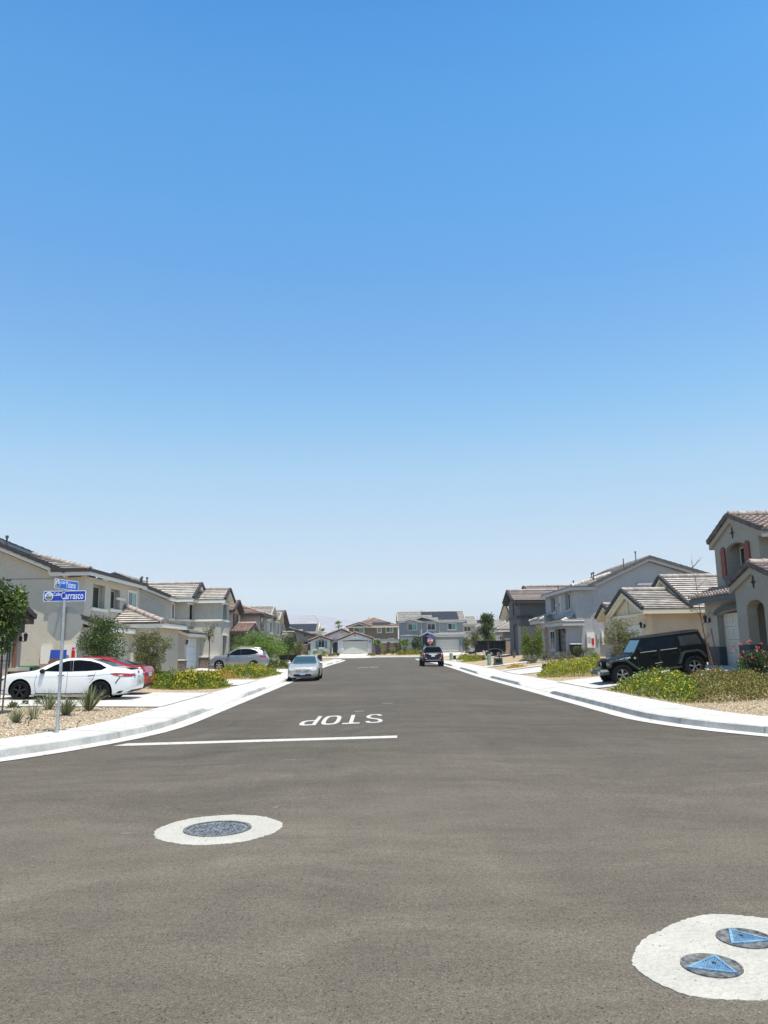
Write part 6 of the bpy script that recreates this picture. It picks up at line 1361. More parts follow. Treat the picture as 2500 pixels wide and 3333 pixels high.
# far stop sign
fx, fy = 7.9, 112; g0 = gz(fx, fy)
t = thing('stop_sign', (fx, fy, g0), 'far red stop sign with blue street name blades, above the black suv', 'stop sign')
m = MB(); m.tube([(fx, fy, g0-.1), (fx, fy, 3.1)], .035, 8); m.build('pole', M['galv'], t)
m = MB(); m.prism([(fx+.42*cos(pi/8+k*pi/4), 2.62+.42*sin(pi/8+k*pi/4)) for k in range(8)], 'Y', fy-.05, fy-.04); p = m.build('stop_plate', M['sign_white'], t)
m = MB(); m.prism([(fx+.385*cos(pi/8+k*pi/4), 2.62+.385*sin(pi/8+k*pi/4)) for k in range(8)], 'Y', fy-.054, fy-.0505); m.build('stop_face', M['sign_red'], p)
text('STOP', .34, M['sign_white'], p, Matrix.Translation((fx, fy-.056, 2.62)) @ Matrix.Rotation(pi/2, 4, 'X'), 'lettering', .002, .01, .85)
m = MB(); m.box(fx-.5, fx+.5, fy-.01, fy+.01, 3.12, 3.34); p = m.build('name_blade', M['sign_blue2'], t); m = MB(); m.box(fx-.3, fx+.42, fy-.014, fy-.011, 3.18, 3.28); 
m = MB(); m.box(fx-.01, fx+.01, fy-.5, fy+.5, 3.36, 3.56); m.build('name_blade', M['sign_blue2'], t)
m = MB(); m.box(fx-.04, fx+.04, fy-.03, fy+.03, 3.3, 3.62); m.build('bracket', M['sign_white'], t)
# street lamp and mast
t = thing('street_lamp', (-12.6, 172, .6), 'tall bare street lamp with curved arm against the mountains', 'street lamp')
m = MB(); m.tube([(-12.6, 172, .4), (-12.6, 172, 6.6), (-12.7, 172, 7.8), (-13.0, 172, 8.6), (-13.4, 172, 8.95)], [.11, .085, .075, .06, .05], 8); m.build('pole', M['trim_grey'], t, 50)
m = MB(); m.box(-13.9, -13.35, 171.88, 172.12, 8.9, 9.02); m.build('lamp_head', M['trim_grey'], t)
t = thing('antenna_mast', (43.8, 105, 0), 'thin lattice antenna mast rising behind the cream house roof', 'antenna')
m = MB()
for k in range(3): a = k*2.1; m.tube([(43.8+.16*cos(a), 105+.16*sin(a), 0), (43.8+.05*cos(a), 105+.05*sin(a), 13)], .018, 5)
for i in range(24): z = 1+i*.5; a = i*2.1; r = .16-.11*z/13; m.tube([(43.8+r*cos(a), 105+r*sin(a), z), (43.8+r*cos(a+2.1), 105+r*sin(a+2.1), z+.5)], .010, 4)
m.build('lattice', M['galv'], t)
m = MB(); m.tube([(43.8, 105, 12.9), (43.8, 105, 13.9)], .02, 5); m.build('whip', M['galv'], t)
# ---------------------------------------------------------------- bins, boxes and other things on the ground
def bin_(x, y, w, d, h, col, lab, name='wheelie_bin', cat='bin', lid='closed', lidcol=None, rz=0):
    LOCAL[0] = True; t = thing(name, (x, y, gz(x, y)), lab, cat, rz=rz); k = .84
    m = MB(); m.add([(-w/2*k, -d/2*k, .05), (w/2*k, -d/2*k, .05), (w/2*k, d/2*k, .05), (-w/2*k, d/2*k, .05), (-w/2, -d/2, h), (w/2, -d/2, h), (w/2, d/2, h), (-w/2, d/2, h)], [(0, 1, 2, 3), (7, 6, 5, 4), (0, 4, 5, 1), (1, 5, 6, 2), (2, 6, 7, 3), (3, 7, 4, 0)])
    m.box(-w/2-.03, w/2+.03, -d/2-.03, d/2+.03, h-.07, h-.01); m.build('body', col, t)
    m = MB(); m.prism([(-d/2-.05, 0), (d/2+.04, 0), (d/2+.04, .03), (0, .09), (-d/2-.05, .04)], 'X', -w/2-.04, w/2+.04)
    if lid == 'open': mt = Matrix.Translation((0, d/2, h)) @ Matrix.Rotation(radians(82), 4, 'X') @ Matrix.Translation((0, d/2, 0)) @ Matrix.Rotation(0, 4, 'X'); m.v = [tuple(mt @ Vector((x_, y_-0, z_))) for x_, y_, z_ in m.v]
    else: m.v = [(x_, y_, z_+h) for x_, y_, z_ in m.v]
    m.build('lid', lidcol or col, t)
    for s_ in (-1, 1): m = MB(); m.lathe([(.001, s_*w/2*.8-.03), (.11, s_*w/2*.8-.03), (.11, s_*w/2*.8+.03), (.001, s_*w/2*.8+.03)], (0, d/2*.8, .12), 12, ax='X'); m.v = [(b, a, c_) if 0 else (a, b, c_) for a, b, c_ in m.v]; m.build('wheel', M['tyre'], t)
    LOCAL[0] = False
bin_(-15.6, 35.4, .62, .7, .92, pm('green_plastic', (.01, .12, .05), .5), 'green wheelie bin standing by the side wall, left of the blue one')
bin_(-14.45, 35.5, .62, .7, .95, pm('blue_plastic', (.01, .04, .30), .5), 'blue wheelie bin with its lid thrown open, stuffed with cardboard', lid='open', rz=radians(8))
bin_(15.05, 58.6, .72, .75, .98, M['blackplastic'], 'black wheelie bin with a whitish lid by the blue-grey house', lidcol=M['trim_grey'])
for (x, y, z, s_, a, lab) in ((-14.55, 35.3, 1.05, .34, .5, 'torn cardboard box sticking up left of the open blue lid'), (-14.3, 35.2, .98, .22, -.4, 'smaller cardboard box leaning beside the open blue lid')):
    LOCAL[0] = True; t = thing('cardboard_box', (x, y, z), lab, 'cardboard box', rz=a)
    m = MB(); m.box(-s_/2, s_/2, -s_/2, s_/2, 0, .02); m.box(-s_/2, s_/2, -s_/2, -s_/2+.015, .02, s_); m.box(-s_/2, s_/2, s_/2-.015, s_/2, .02, s_); m.box(-s_/2, -s_/2+.015, -s_/2+.015, s_/2-.015, .02, s_); m.box(s_/2-.015, s_/2, -s_/2+.015, s_/2-.015, .02, s_); m.v = [(a_+.15*c_, b_, c_) for a_, b_, c_ in m.v]
    m.build('carton', pm('cardboard', (.38, .27, .16), .9, var=.1), t); m = MB(); m.add([(-s_/2, -s_/2, s_), (s_/2, -s_/2, s_), (s_/2+.05, -s_*.8, s_*1.3), (-s_/2, -s_*.8, s_*1.3)], [(0, 1, 2, 3)]); m.v = [(a_+.15*c_, b_, c_) for a_, b_, c_ in m.v]; m.build('flap', M['cardboard'] if 'cardboard' in M else pm('cardboard', (.42, .31, .2), .9), t); LOCAL[0] = False
gp = pm('pale_green_plastic', (.20, .34, .27), .6); dg_ = pm('dark_green_metal', (.05, .07, .06), .6, var=.3, scale=8)
def ped(x, y, r, h, lab):
    z = gz(x, y); t = thing('utility_pedestal', (x, y, z), lab, 'utility pedestal', 'pale green utility pedestals')
    m = MB(); m.lathe([(r, -.05), (r, h*.9), (r*.97, h*.9)], (x, y, z), 20); m.build('body', gp, t, 40); m = MB(); m.lathe([(r*1.05, 0), (r*1.05, .05), (r*.9, .085), (.01, .1)], (x, y, z+h*.9), 20); m.build('cap', gp, t, 40)
ped(9.1, 62.6, .15, .88, 'pale green utility pedestal beside the dark green box, nearer one'); ped(9.3, 96, .2, .8, 'pale green utility pedestal further off, near the black trailer'); ped(-12.8, 150.3, .22, .9, 'small pale green pedestal left of the white far house')
def ubox(x, y, w_, d, h, lab, mat=dg_):
    z = gz(x, y); t = thing('utility_box', (x, y, z), lab, 'utility box'); m = MB(); m.box(x-w_/2, x+w_/2, y-d/2, y+d/2, z-.05, z+h*.2); m.build('base', mat, t)
    m = MB(); m.box(x-w_*.43, x+w_*.43, y-d*.43, y+d*.43, z+h*.2, z+h*.93); c_ = m.build('cabinet', mat, t); m = MB(); m.box(x-w_*.46, x+w_*.46, y-d*.46, y+d*.46, z+h*.93, z+h); m.build('lid', mat, c_); m = MB(); m.box(x-w_*.3, x+w_*.3, y-d*.43-.012, y-d*.43, z+h*.35, z+h*.8); m.build('panel', M['blackplastic'], c_)
ubox(9.62, 61.3, .72, .6, .56, 'dark green utility box right of the pale green pedestal'); ubox(11.0, 49.5, .9, .7, .28, 'low dark utility box at the top corner of the ground cover, by the off-roader', M['blackplastic']); ubox(-7.7, 108, .75, .6, .85, 'grey utility box on the left verge just past the silver sedan'); ubox(9.75, 96.3, .35, .35, .45, 'small dark box behind the black suv, next to far pedestal', M['blackplastic'])
# blue wheelbarrow-like cart near the trailer
t = thing('wheelbarrow', (12.3, 100, gz(12.3, 100)), 'blue wheelbarrow left of the black trailer', 'wheelbarrow'); z = gz(12.3, 100)
m = MB(); m.add([(11.7, 99.6, z+.65), (12.9, 99.6, z+.65), (12.9, 100.4, z+.65), (11.7, 100.4, z+.65), (12, 99.8, z+.35), (12.6, 99.8, z+.35), (12.6, 100.2, z+.35), (12, 100.2, z+.35)], [(4, 5, 6, 7), (0, 1, 5, 4), (1, 2, 6, 5), (2, 3, 7, 6), (3, 0, 4, 7), (0, 3, 2, 1)]); m.build('tub', pm('blue_tub', (.01, .06, .36), .5), t)
m = MB(); m.tube([(11.5, 99.8, z+.2), (13.6, 99.75, z+.6)], .025, 6); m.tube([(11.5, 100.2, z+.2), (13.6, 100.25, z+.6)], .025, 6); m.tube([(12.9, 99.8, z+.45), (13, 99.8, z)], .02, 6); m.tube([(12.9, 100.2, z+.45), (13, 100.2, z)], .02, 6); m.build('frame', M['black_metal'], t)
m = MB(); m.lathe([(.1, 99.95), (.2, 99.95), (.2, 100.05), (.1, 100.05)], (11.5, 0, z+.2), 14, ax='Y'); m.build('wheel', M['tyre'], t)
t = thing('flat_cart', (-9.6, 86, gz(-9.6, 86)), 'low flat dark cart top showing left of the silver sedan', 'cart'); z = gz(-9.6, 86)
m = MB(); m.box(-10.7, -8.5, 85.4, 86.6, z+.75, z+.9); m.build('deck', M['blackplastic'], t)
m = MB(); m.box(-10.5, -8.7, 85.5, 86.5, z+.3, z+.75); m.build('frame', M['black_metal'], t)
for x in (-10.2, -9.0): m = MB(); m.lathe([(.1, 85.4), (.3, 85.4), (.3, 85.6), (.1, 85.6)], (x, 0, z+.3), 14, ax='Y'); m.build('wheel', M['tyre'], t)
# small irrigation stubs in the left yard
for i, (x, y, lab) in enumerate(((-8.12, 18.6, 'short black irrigation riser in gravel, left of the sign pole'), (-8.35, 18.95, 'short black irrigation riser in gravel, farthest left of the pair near the pole'), (-6.8, 18.1, 'short black irrigation riser just behind the sign pole base'))):
    t = thing('irrigation_riser', (x, y, gz(x, y)), lab, 'irrigation riser'); m = MB(); m.tube([(x, y, gz(x, y)-.05), (x, y, gz(x, y)+.12), (x+.05, y, gz(x, y)+.16)], .008, 6); m.build('tube', M['blackplastic'], t); m = MB(); m.tube([(x+.05, y, gz(x, y)+.15), (x+.07, y, gz(x, y)+.18)], .014, 6); m.build('emitter', M['blackplastic'], t)
# ---------------------------------------------------------------- vegetation
M['lf_ash'] = leafmat('leaf_glossy_green', (.014, .036, .006), (.10, .16, .025), (0.34, 0.42, 0.14), .25, .84)
M['lf_dark'] = leafmat('leaf_dark_green', (0.014, 0.034, 0.007), (0.085, 0.135, 0.022), (0.22, 0.27, 0.07), .25, .84)
M['lf_olive'] = leafmat('leaf_olive', (0.05, 0.06, 0.016), (0.17, 0.175, 0.05), (0.34, 0.33, 0.12), .25, .84)
M['lf_feather'] = leafmat('leaf_feathery_green', (0.05, 0.1, 0.014), (0.19, 0.3, 0.04), (0.32, 0.44, 0.08), .25, .84)
M['lf_yellow'] = leafmat('leaf_yellow_green', (0.1, 0.13, 0.012), (0.34, 0.37, 0.03), (0.52, 0.5, 0.05), .25, .84)
M['lf_lantana'] = leafmat('leaf_ground_cover', (0.045, 0.08, 0.007), (0.22, 0.28, 0.022), (0.42, 0.45, 0.05), .25, .84)
M['lf_dry'] = leafmat('leaf_dry_olive', (0.085, 0.085, 0.018), (0.25, 0.23, 0.055), (0.46, 0.33, 0.11), .25, .84)
M['lf_grey'] = leafmat('leaf_grey_green', (0.1008, 0.1152, 0.0792), (0.2304, 0.2448, 0.1872), None, .2)
M['lf_grass'] = leafmat('grass_blade', (0.072, 0.0936, 0.036), (0.216, 0.2448, 0.1224), (.52, .50, .33), .2, .8)
M['lf_agave'] = leafmat('agave_leaf', (0.0864, 0.1008, 0.0504), (0.216, 0.1944, 0.1152), (.45, .33, .22), .15, .8)
M['lf_rose'] = leafmat('leaf_rose_bush', (0.0144, 0.0324, 0.0086), (0.0864, 0.1224, 0.036), (.40, .42, .30), .2, .86)
M['fl_yellow'] = leafmat('yellow_flower', (.75, .48, .01), (.90, .72, .03), None, .2); M['fl_red'] = leafmat('coral_red_flower', (.60, .04, .07), (.75, .25, .16), None, .2); M['fl_gold'] = leafmat('golden_flower', (.60, .36, .02), (.80, .56, .05), None, .2)
def leaf(m, p, s, asp, d, up, mi=0):
    u = d.cross(up)
    if u.length < 1e-4: u = d.orthogonal()
    u = u.normalized()*(s*asp*.5); n = len(m.v); q = p+d*(s*.5)
    m.v += [tuple(p), tuple(q+u), tuple(p+d*s), tuple(q-u)]; m.f.append((n, n+1, n+2, n+3)); m.m.append(mi)
def rv(r): 
    while 1:
        v = Vector((r.uniform(-1, 1), r.uniform(-1, 1), r.uniform(-1, 1))); l = v.length
        if .05 < l < 1: return v/l
def clumpy(m, r, blobs, n, s, asp=.5, droop=0., mi=0, shell=.55):
    tot = sum(b[1][0]*b[1][1]*b[1][2] for b in blobs)**1.0
    for c, rad in blobs:
        k = max(4, int(n*(rad[0]*rad[1]*rad[2])/tot)); c = Vector(c)
        for _ in range(k):
            v = rv(r); q = r.random()**(1-shell)*1.0; p = c+Vector((v.x*rad[0], v.y*rad[1], v.z*rad[2]))*q*(1 if r.random() > .08 else 1.25)
            d = (v*.7+rv(r)*.8+Vector((0, 0, .15-droop))).normalized(); leaf(m, p, s*r.uniform(.6, 1.25), asp, d, rv(r), mi)
def blobs(r, c, R, n, k=.38, fn=None):
    out = []
    while len(out) < n:
        v = rv(r)*r.random()**.45; p = Vector((c[0]+v.x*R[0]*.8, c[1]+v.y*R[1]*.8, c[2]+v.z*R[2]*.85))
        if fn and not fn(v, r): continue
        q = k*r.uniform(.6, 1.2); out.append((p, (R[0]*q, R[1]*q, R[2]*q*.8)))
    return out
def tree(x, y, top, bot, w, label, mat, name='tree', nl=2500, s=.1, asp=.5, stems=1, nb=26, k=.36, tr=.05, bark=None, fn=None, seed=1, droop=0., group=None, cat='tree', base=None, lean=(0, 0)):
    r = random.Random(seed); g = gz(x, y) if base is None else base
    t = thing(name, (x, y, g), label, cat, group); cz = (top+bot)/2; R = (w/2, w/2, (top-bot)/2)
    bl = blobs(r, (x+lean[0], y+lean[1], cz), R, nb, k, fn)
    m = MB()
    for i in range(stems):
        a = r.random()*6.28; o = .08*(stems > 1)
        bx, by = x+cos(a)*o, y+sin(a)*o; tx, ty = x+lean[0]+cos(a)*w*.12*(stems > 1), y+lean[1]+sin(a)*w*.12*(stems > 1)
        zt = bot+(top-bot)*.55; m.tube([(bx, by, g-.1), (bx*.6+tx*.4+r.uniform(-.02, .02), by*.6+ty*.4, g+(zt-g)*.35), (tx, ty, g+(zt-g)*.75), (tx, ty, zt)], [tr, tr*.85, tr*.65, tr*.35], 8)
    for c, rad in bl[::2]:
        z0 = max(g+.3, bot+(c.z-bot)*.35); p0 = Vector((x+lean[0]*.7, y+lean[1]*.7, min(z0, c.z))); mid = (p0+c)/2+Vector((r.uniform(-.05, .05), r.uniform(-.05, .05), .05)); m.tube([p0, mid, c], [tr*.45, tr*.3, tr*.12], 5)
    m.build('trunk', bark or M['bark'], t, recalc=False)
    q = MB(); clumpy(q, r, bl, nl, s, asp, droop); q.build('crown', mat, t, recalc=False)
    return t
def patch(poly, h, label, leafm, n, s=.07, flower=None, nf=0, name='flowering_ground_cover', cat='ground cover', seed=3, group=None, edge=.5, asp=.55, h2=None):
    r = random.Random(seed); cx = sum(p[0] for p in poly)/len(poly); cy = sum(p[1] for p in poly)/len(poly)
    t = thing(name, (cx, cy, gz(cx, cy)), label, cat, group)
    xs_, ys_ = [p[0] for p in poly], [p[1] for p in poly]
    def inside(x, y):
        c = False; j = len(poly)-1
        for i in range(len(poly)):
            (xi, yi), (xj, yj) = poly[i], poly[j]
            if (yi > y) != (yj > y) and x < (xj-xi)*(y-yi)/(yj-yi)+xi: c = not c
            j = i
        return c
    def ed(x, y):
        d = 9
        for i in range(len(poly)):
            a, b = Vector(poly[i]), Vector(poly[(i+1) % len(poly)]); p = Vector((x, y)); ab = b-a; k = min(1, max(0, (p-a).dot(ab)/ab.length_squared)); d = min(d, (p-a-ab*k).length)
        return d
    m, f = MB(), MB(); cnt = 0
    while cnt < n:
        x, y = r.uniform(min(xs_)-.15, max(xs_)+.15), r.uniform(min(ys_)-.15, max(ys_)+.15)
        ins = inside(x, y); e = ed(x, y)
        if not ins and (e > .15 or r.random() > .35): continue
        cnt += 1
        hh = (h if h2 is None else h+(h2-h)*min(1, max(0, (x-min(xs_))/(max(xs_)-min(xs_)))))*(min(1, e/edge)**.6 if ins else .15)*(.72+.55*noise.noise(Vector((x*1.5, y*1.5, seed)))+.35*noise.noise(Vector((x*4, y*4, seed))))
        hh = max(.05, hh); z = gz(x, y)+hh*(1-r.random()**2.2*.9); d = (rv(r)+Vector((0, 0, .7))).normalized()
        if r.random() < .06: z += r.uniform(.03, .20)
        leaf(m, Vector((x, y, z)), s*r.uniform(.6, 1.3), asp, d, rv(r))
    for _ in range(nf):
        while 1:
            x, y = r.uniform(min(xs_), max(xs_)), r.uniform(min(ys_), max(ys_))
            if inside(x, y) and noise.noise(Vector((x*.9, y*.9, seed+7))) > -.15+.3*r.random(): break
        e = ed(x, y); hh = h*(min(1, e/edge)**.6)*(.72+.55*noise.noise(Vector((x*1.5, y*1.5, seed)))+.35*noise.noise(Vector((x*4, y*4, seed)))); z = gz(x, y)+max(.06, hh)+.015
        for k in range(3): leaf(f, Vector((x+r.uniform(-.02, .02), y+r.uniform(-.02, .02), z)), s*.62, .9, (rv(r)+Vector((0, 0, .8))).normalized(), rv(r))
    m.build('foliage', leafm, t, recalc=False)
    if nf: tag(f.build('flowers', flower, t, recalc=False), kind='stuff')
    m = MB()
    for _ in range(60):
        x, y = r.uniform(min(xs_), max(xs_)), r.uniform(min(ys_), max(ys_))
        if inside(x, y) and ed(x, y) > .25: m.tube([(x, y, gz(x, y)-.02), (x+r.uniform(-.1, .1), y+r.uniform(-.1, .1), gz(x, y)+h*.6)], [.010, .005], 4)
    tag(m.build('stems', M['bark'], t, recalc=False), kind='stuff')
    return t
# --- left side
tree(-10.35, 21.75, 3.9, 1.75, 1.38, 'young glossy-leaved tree tied to a stake, at the left photo edge', M['lf_ash'], nl=6500, s=.125, asp=.40, nb=40, k=.30, tr=.042, seed=4, droop=.5)
t = thing('tree_stake', (-10.22, 21.7, .1), 'dark wooden stake standing beside the young tree at left edge', 'stake'); m = MB(); m.tube([(-10.2, 21.68, 0), (-10.16, 21.7, 2.0)], .024, 7); m.build('post', M['bark'], t); m = MB()
for z in (.75, 1.55): m.tube([(-10.38, 21.72, z), (-10.17, 21.66, z)], .010, 5)
m.build('ties', M['blackplastic'], t)
tree(-12.1, 34.6, 3.4, 1.25, 2.75, 'bushy dark green multi-stem tree behind the white and red cars', M['lf_dark'], nl=8500, s=.10, asp=.42, stems=4, nb=46, k=.30, tr=.035, seed=11)
tree(-10.4, 36.4, 2.95, .7, 2.3, 'willowy olive-green multi-stem tree behind the lantana, right of the darker tree', M['lf_olive'], nl=8500, s=.11, asp=.22, stems=4, nb=42, k=.27, tr=.03, seed=12, droop=.8)
patch([(-10.3, 35.5), (-9.3, 34.5), (-8.1, 34.1), (-7.2, 35.2), (-6.95, 36.4), (-7.0, 37.6), (-8.6, 38.0), (-10.6, 38.0), (-11.2, 37)], .78, 'large yellow-flowering lantana bed left of the silver sedan, nearest on the left side', M['lf_lantana'], 15000, .085, M['fl_yellow'], 560, seed=21)
patch([(-9.6, 48.2), (-7.9, 46.3), (-7.1, 46.4), (-6.6, 50), (-6.5, 53.4), (-8.2, 54.6), (-10.0, 54.8), (-10.3, 51)], .62, 'yellow-flowering bed in front of the silver crossover', M['lf_lantana'], 10000, .10, M['fl_yellow'], 430, seed=22)
patch([(-9.8, 46.2), (-8.6, 45.2), (-8.2, 46.6), (-8.9, 47.6), (-9.8, 47.6)], .62, 'dry golden-brown bush between the two large flowering beds on the left', leafmat('dry_golden_leaf', (.28, .19, .03), (.50, .36, .07), None, .2), 1800, .09, seed=23, name='dry_bush', cat='bush')
patch([(-9.2, 63), (-7.0, 63.4), (-6.9, 66), (-8.5, 68), (-10, 67)], .7, 'dark leafy bed with few flowers just left of the silver sedan', M['lf_dark'], 3500, .12, M['fl_yellow'], 60, seed=24)
tree(-11.75, 55.4, 4.1, 2.1, 1.5, 'spindly young tree with sparse pale leaves before the grey-beige house', M['lf_olive'], nl=420, s=.13, asp=.5, nb=16, k=.3, tr=.045, seed=13, bark=M['bark'])
tree(-10.5, 70.3, 3.7, .3, 6.0, 'wide feathery bright green tree behind the silver crossover', M['lf_feather'], nl=24000, s=.17, asp=.2, stems=5, nb=90, k=.24, tr=.05, seed=14, droop=.2)
tree(-9.4, 84, 3.7, 1.1, 2.2, 'dark green young tree right of the feathery one', M['lf_dark'], nl=2600, s=.15, nb=26, tr=.05, seed=15)
tree(-8.9, 90.5, 3.1, .5, 2.2, 'drooping olive tree furthest right in the left row', M['lf_olive'], nl=2600, s=.16, asp=.3, stems=2, nb=26, tr=.05, seed=16, droop=.6)
tree(-10.8, 93, 2.4, .4, 2.4, 'low rounded shrub tree behind the dark young tree on the left', M['lf_feather'], nl=1800, s=.17, nb=20, tr=.04, seed=17)
def tuft(x, y, h, w, n, label, mat=None, name='grass_tuft', cat='ornamental grass', group='grass tufts in the left gravel yard', bw=.014, seed=1, stiff=.5):
    r = random.Random(seed); g = gz(x, y); t = thing(name, (x, y, g), label, cat, group); m = MB()
    for i in range(n):
        a = r.random()*6.283; q = r.random()**.6; tip = Vector((cos(a)*w/2*q, sin(a)*w/2*q, h*(1-.45*q*q)*r.uniform(.7, 1.1))); b0 = Vector((cos(a)*.04, sin(a)*.04, 0)); mid = b0.lerp(tip, .5)+Vector((0, 0, h*.16*q*(1-stiff)*2))
        s_ = Vector((-sin(a), cos(a), 0))*bw/2; n0 = len(m.v); P = Vector((x, y, g-.01))
        m.v += [tuple(P+b0-s_), tuple(P+b0+s_), tuple(P+mid+s_*.9), tuple(P+mid-s_*.9), tuple(P+tip)]; m.f += [(n0, n0+1, n0+2, n0+3), (n0+3, n0+2, n0+4)]; m.m += [0, 0]
    m.build('blades', mat or M['lf_grass'], t, recalc=False)
tuft(-8.72, 19.3, .50, .85, 90, 'small pale grass tuft nearest the left edge, in front of the stake', seed=1); tuft(-8.72, 20.25, .60, 1.0, 80, 'thin grass tuft just behind and right of the nearest one', seed=2, bw=.010)
tuft(-9.6, 23.3, .66, 1.35, 130, 'full grass tuft left of the sign pole, near the white car', seed=3); tuft(-8.35, 21.4, .68, 1.35, 140, 'large grass tuft directly behind the sign pole', seed=4, bw=.018)
tuft(-8.3, 22.95, .86, 1.45, 170, 'tallest grass tuft, right of the pole by the white rear wheel', seed=5, bw=.018)
def lowrose(x, y, w, h, label, mat, name='succulent', cat='succulent', n=120, s=.12, seed=1):
    r = random.Random(seed); g = gz(x, y); t = thing(name, (x, y, g), label, cat); m = MB()
    for b in range(max(3, int(w*6))):
        cx, cy = x+r.uniform(-w, w)/2.4, y+r.uniform(-w, w)/4
        for i in range(n//max(3, int(w*6))): v = rv(r); v.z = abs(v.z); leaf(m, Vector((cx+v.x*.04, cy+v.y*.04, g+v.z*h*.6)), s*r.uniform(.6, 1.1), .35, v, rv(r))
    m.build('leaves', mat, t, recalc=False)
lowrose(-10.9, 25.1, .9, .16, 'low dark green succulent cluster under the white car door', M['lf_rose'], seed=2); lowrose(-10.75, 23.7, .7, .2, 'low grey-green succulent cluster behind the left stake', M['lf_rose'], seed=3)
# --- right side
patch([(8.7, 28.9), (8.7, 25.2), (8.8, 22.2), (9.7, 23.6), (10.9, 26.6), (11.6, 29.6), (10.2, 30.1)], .55, 'yellow-flowered green bed in front of the dark off-roader, by the pavement', M['lf_lantana'], 12000, .075, M['fl_yellow'], 170, seed=31)
patch([(8.85, 22.1), (9.5, 21.2), (10.3, 20.8), (11.4, 21.6), (12.5, 24), (12.9, 26.6), (12.5, 29.2), (11.6, 29.6), (10.9, 26.6), (9.7, 23.6)], .42, 'dry olive-brown bed right of the yellow-flowered one, under the bare tree', M['lf_dry'], 15000, .07, M['fl_yellow'], 14, seed=32)
patch([(8.7, 41.2), (9.4, 39.3), (10.6, 37.4), (11.5, 38.6), (12.5, 42), (12.2, 44.6), (10.3, 45.2), (9.2, 43.8)], .72, 'bright green bed with a few yellow flowers left of the off-roader', M['lf_yellow'], 11000, .09, M['fl_yellow'], 120, seed=33)
patch([(9.3, 54.6), (9.7, 53.8), (10.3, 53.7), (10.2, 55.4), (9.5, 55.6)], .28, 'small golden-orange low plant on the gravel near the green pedestal', leafmat('golden_low_leaf', (.32, .17, .02), (.62, .42, .05), None, .2), 700, .09, seed=34, name='low_shrub', cat='low shrub')
patch([(8.7, 78.4), (9.5, 76), (11.0, 77), (11.0, 80.5), (9.5, 82)], .55, 'bright yellow-green bed before the black trailer', M['lf_yellow'], 3200, .13, seed=35)
patch([(9.0, 85.5), (10.5, 85.4), (10.8, 88), (9.4, 89.5)], .6, 'yellow-green bed just right of the black suv', M['lf_yellow'], 1500, .15, seed=36)
tree(13.3, 42.3, 3.45, .95, 2.5, 'airy olive-green tree behind the off-roader bonnet', M['lf_olive'], nl=5200, s=.12, asp=.28, stems=3, nb=44, k=.25, tr=.03, seed=41, droop=.4, bark=M['bark_pale'])
tree(12.25, 63.2, 3.2, .5, 1.3, 'dense cone-shaped green shrub, left and taller of the pair', M['lf_lantana'], name='conical_shrub', cat='shrub', nl=4200, s=.10, asp=.4, nb=34, k=.34, tr=.03, seed=42, fn=lambda v, r: abs(v.x) < .95-(v.z+1)*.42); tree(13.1, 62.6, 3.35, .45, 1.5, 'dense cone-shaped green shrub, right one before the blue-grey house', M['lf_lantana'], name='conical_shrub', cat='shrub', nl=5200, s=.10, asp=.4, nb=36, k=.34, tr=.03, seed=43, fn=lambda v, r: abs(v.x) < .95-(v.z+1)*.42)
patch([(11.5, 62.5), (12.2, 61.2), (13, 61.6), (12.6, 63)], .7, 'low dark green shrub at the foot of the cone-shaped pair', M['lf_dark'], 900, .1, seed=44, name='low_shrub', cat='low shrub')
tree(11.6, 80, 5.1, 2.2, 2.0, 'slim street tree with a round dark crown in front of the black trailer', M['lf_dark'], nl=4200, s=.16, nb=36, k=.34, tr=.07, seed=45, fn=lambda v, r: abs(v.x) < 1.0-max(0, v.z)*.5)
tree(14.3, 112, 4.2, 1.3, 2.8, 'pale green airy tree left of the slim street tree', M['lf_olive'], nl=2600, s=.2, asp=.4, stems=2, nb=30, tr=.06, seed=46); tree(16.3, 110, 3.8, 1.1, 2.8, 'olive-green tree behind the trailer', M['lf_feather'], nl=2300, s=.2, asp=.4, stems=2, nb=26, tr=.06, seed=47)
def shrub(x, y, w, h, label, mat, n=700, s=.09, name='round_shrub', group=None, seed=1, asp=.4, base=None):
    r = random.Random(seed); g = gz(x, y) if base is None else base; t = thing(name, (x, y, g), label, 'shrub', group); bl = blobs(r, (x, y, g+h*.5), (w/2, w/2, h*.5), 14, .42)
    m = MB(); clumpy(m, r, bl, n, s, asp); m.build('foliage', mat, t, recalc=False); m = MB()
    for c, _ in bl[:6]: m.tube([(x, y, g-.02), tuple(c)], [.015, .006], 4)
    tag(m.build('stems', M['bark'], t, recalc=False), kind='stuff')
shrub(11.65, 58.3, 1.05, .66, 'silvery shrub, leftmost of the three before the blue-grey house', M['lf_grey'], 900, .11, 'silvery_shrub', seed=1); shrub(12.6, 57.6, 1.0, .62, 'silvery shrub, middle of the three, left of the leaning stake', M['lf_grey'], 900, .11, 'silvery_shrub', seed=2); shrub(13.35, 56.3, 1.05, .62, 'silvery shrub, rightmost of the three, right of the leaning stake', M['lf_grey'], 900, .11, 'silvery_shrub', seed=3)
shrub(14.1, 53.5, 1.1, 1.25, 'dark green upright bush right of the black wheelie bin', M['lf_dark'], 1500, .1, 'upright_bush', seed=4); shrub(14.5, 51.8, .9, .6, 'small green bush by the off-roader bonnet', M['lf_feather'], 700, .09, seed=5); shrub(13.8, 55.4, .8, .45, 'small grey-brown bush at the foot of the black bin', M['lf_agave'], 400, .09, seed=6)
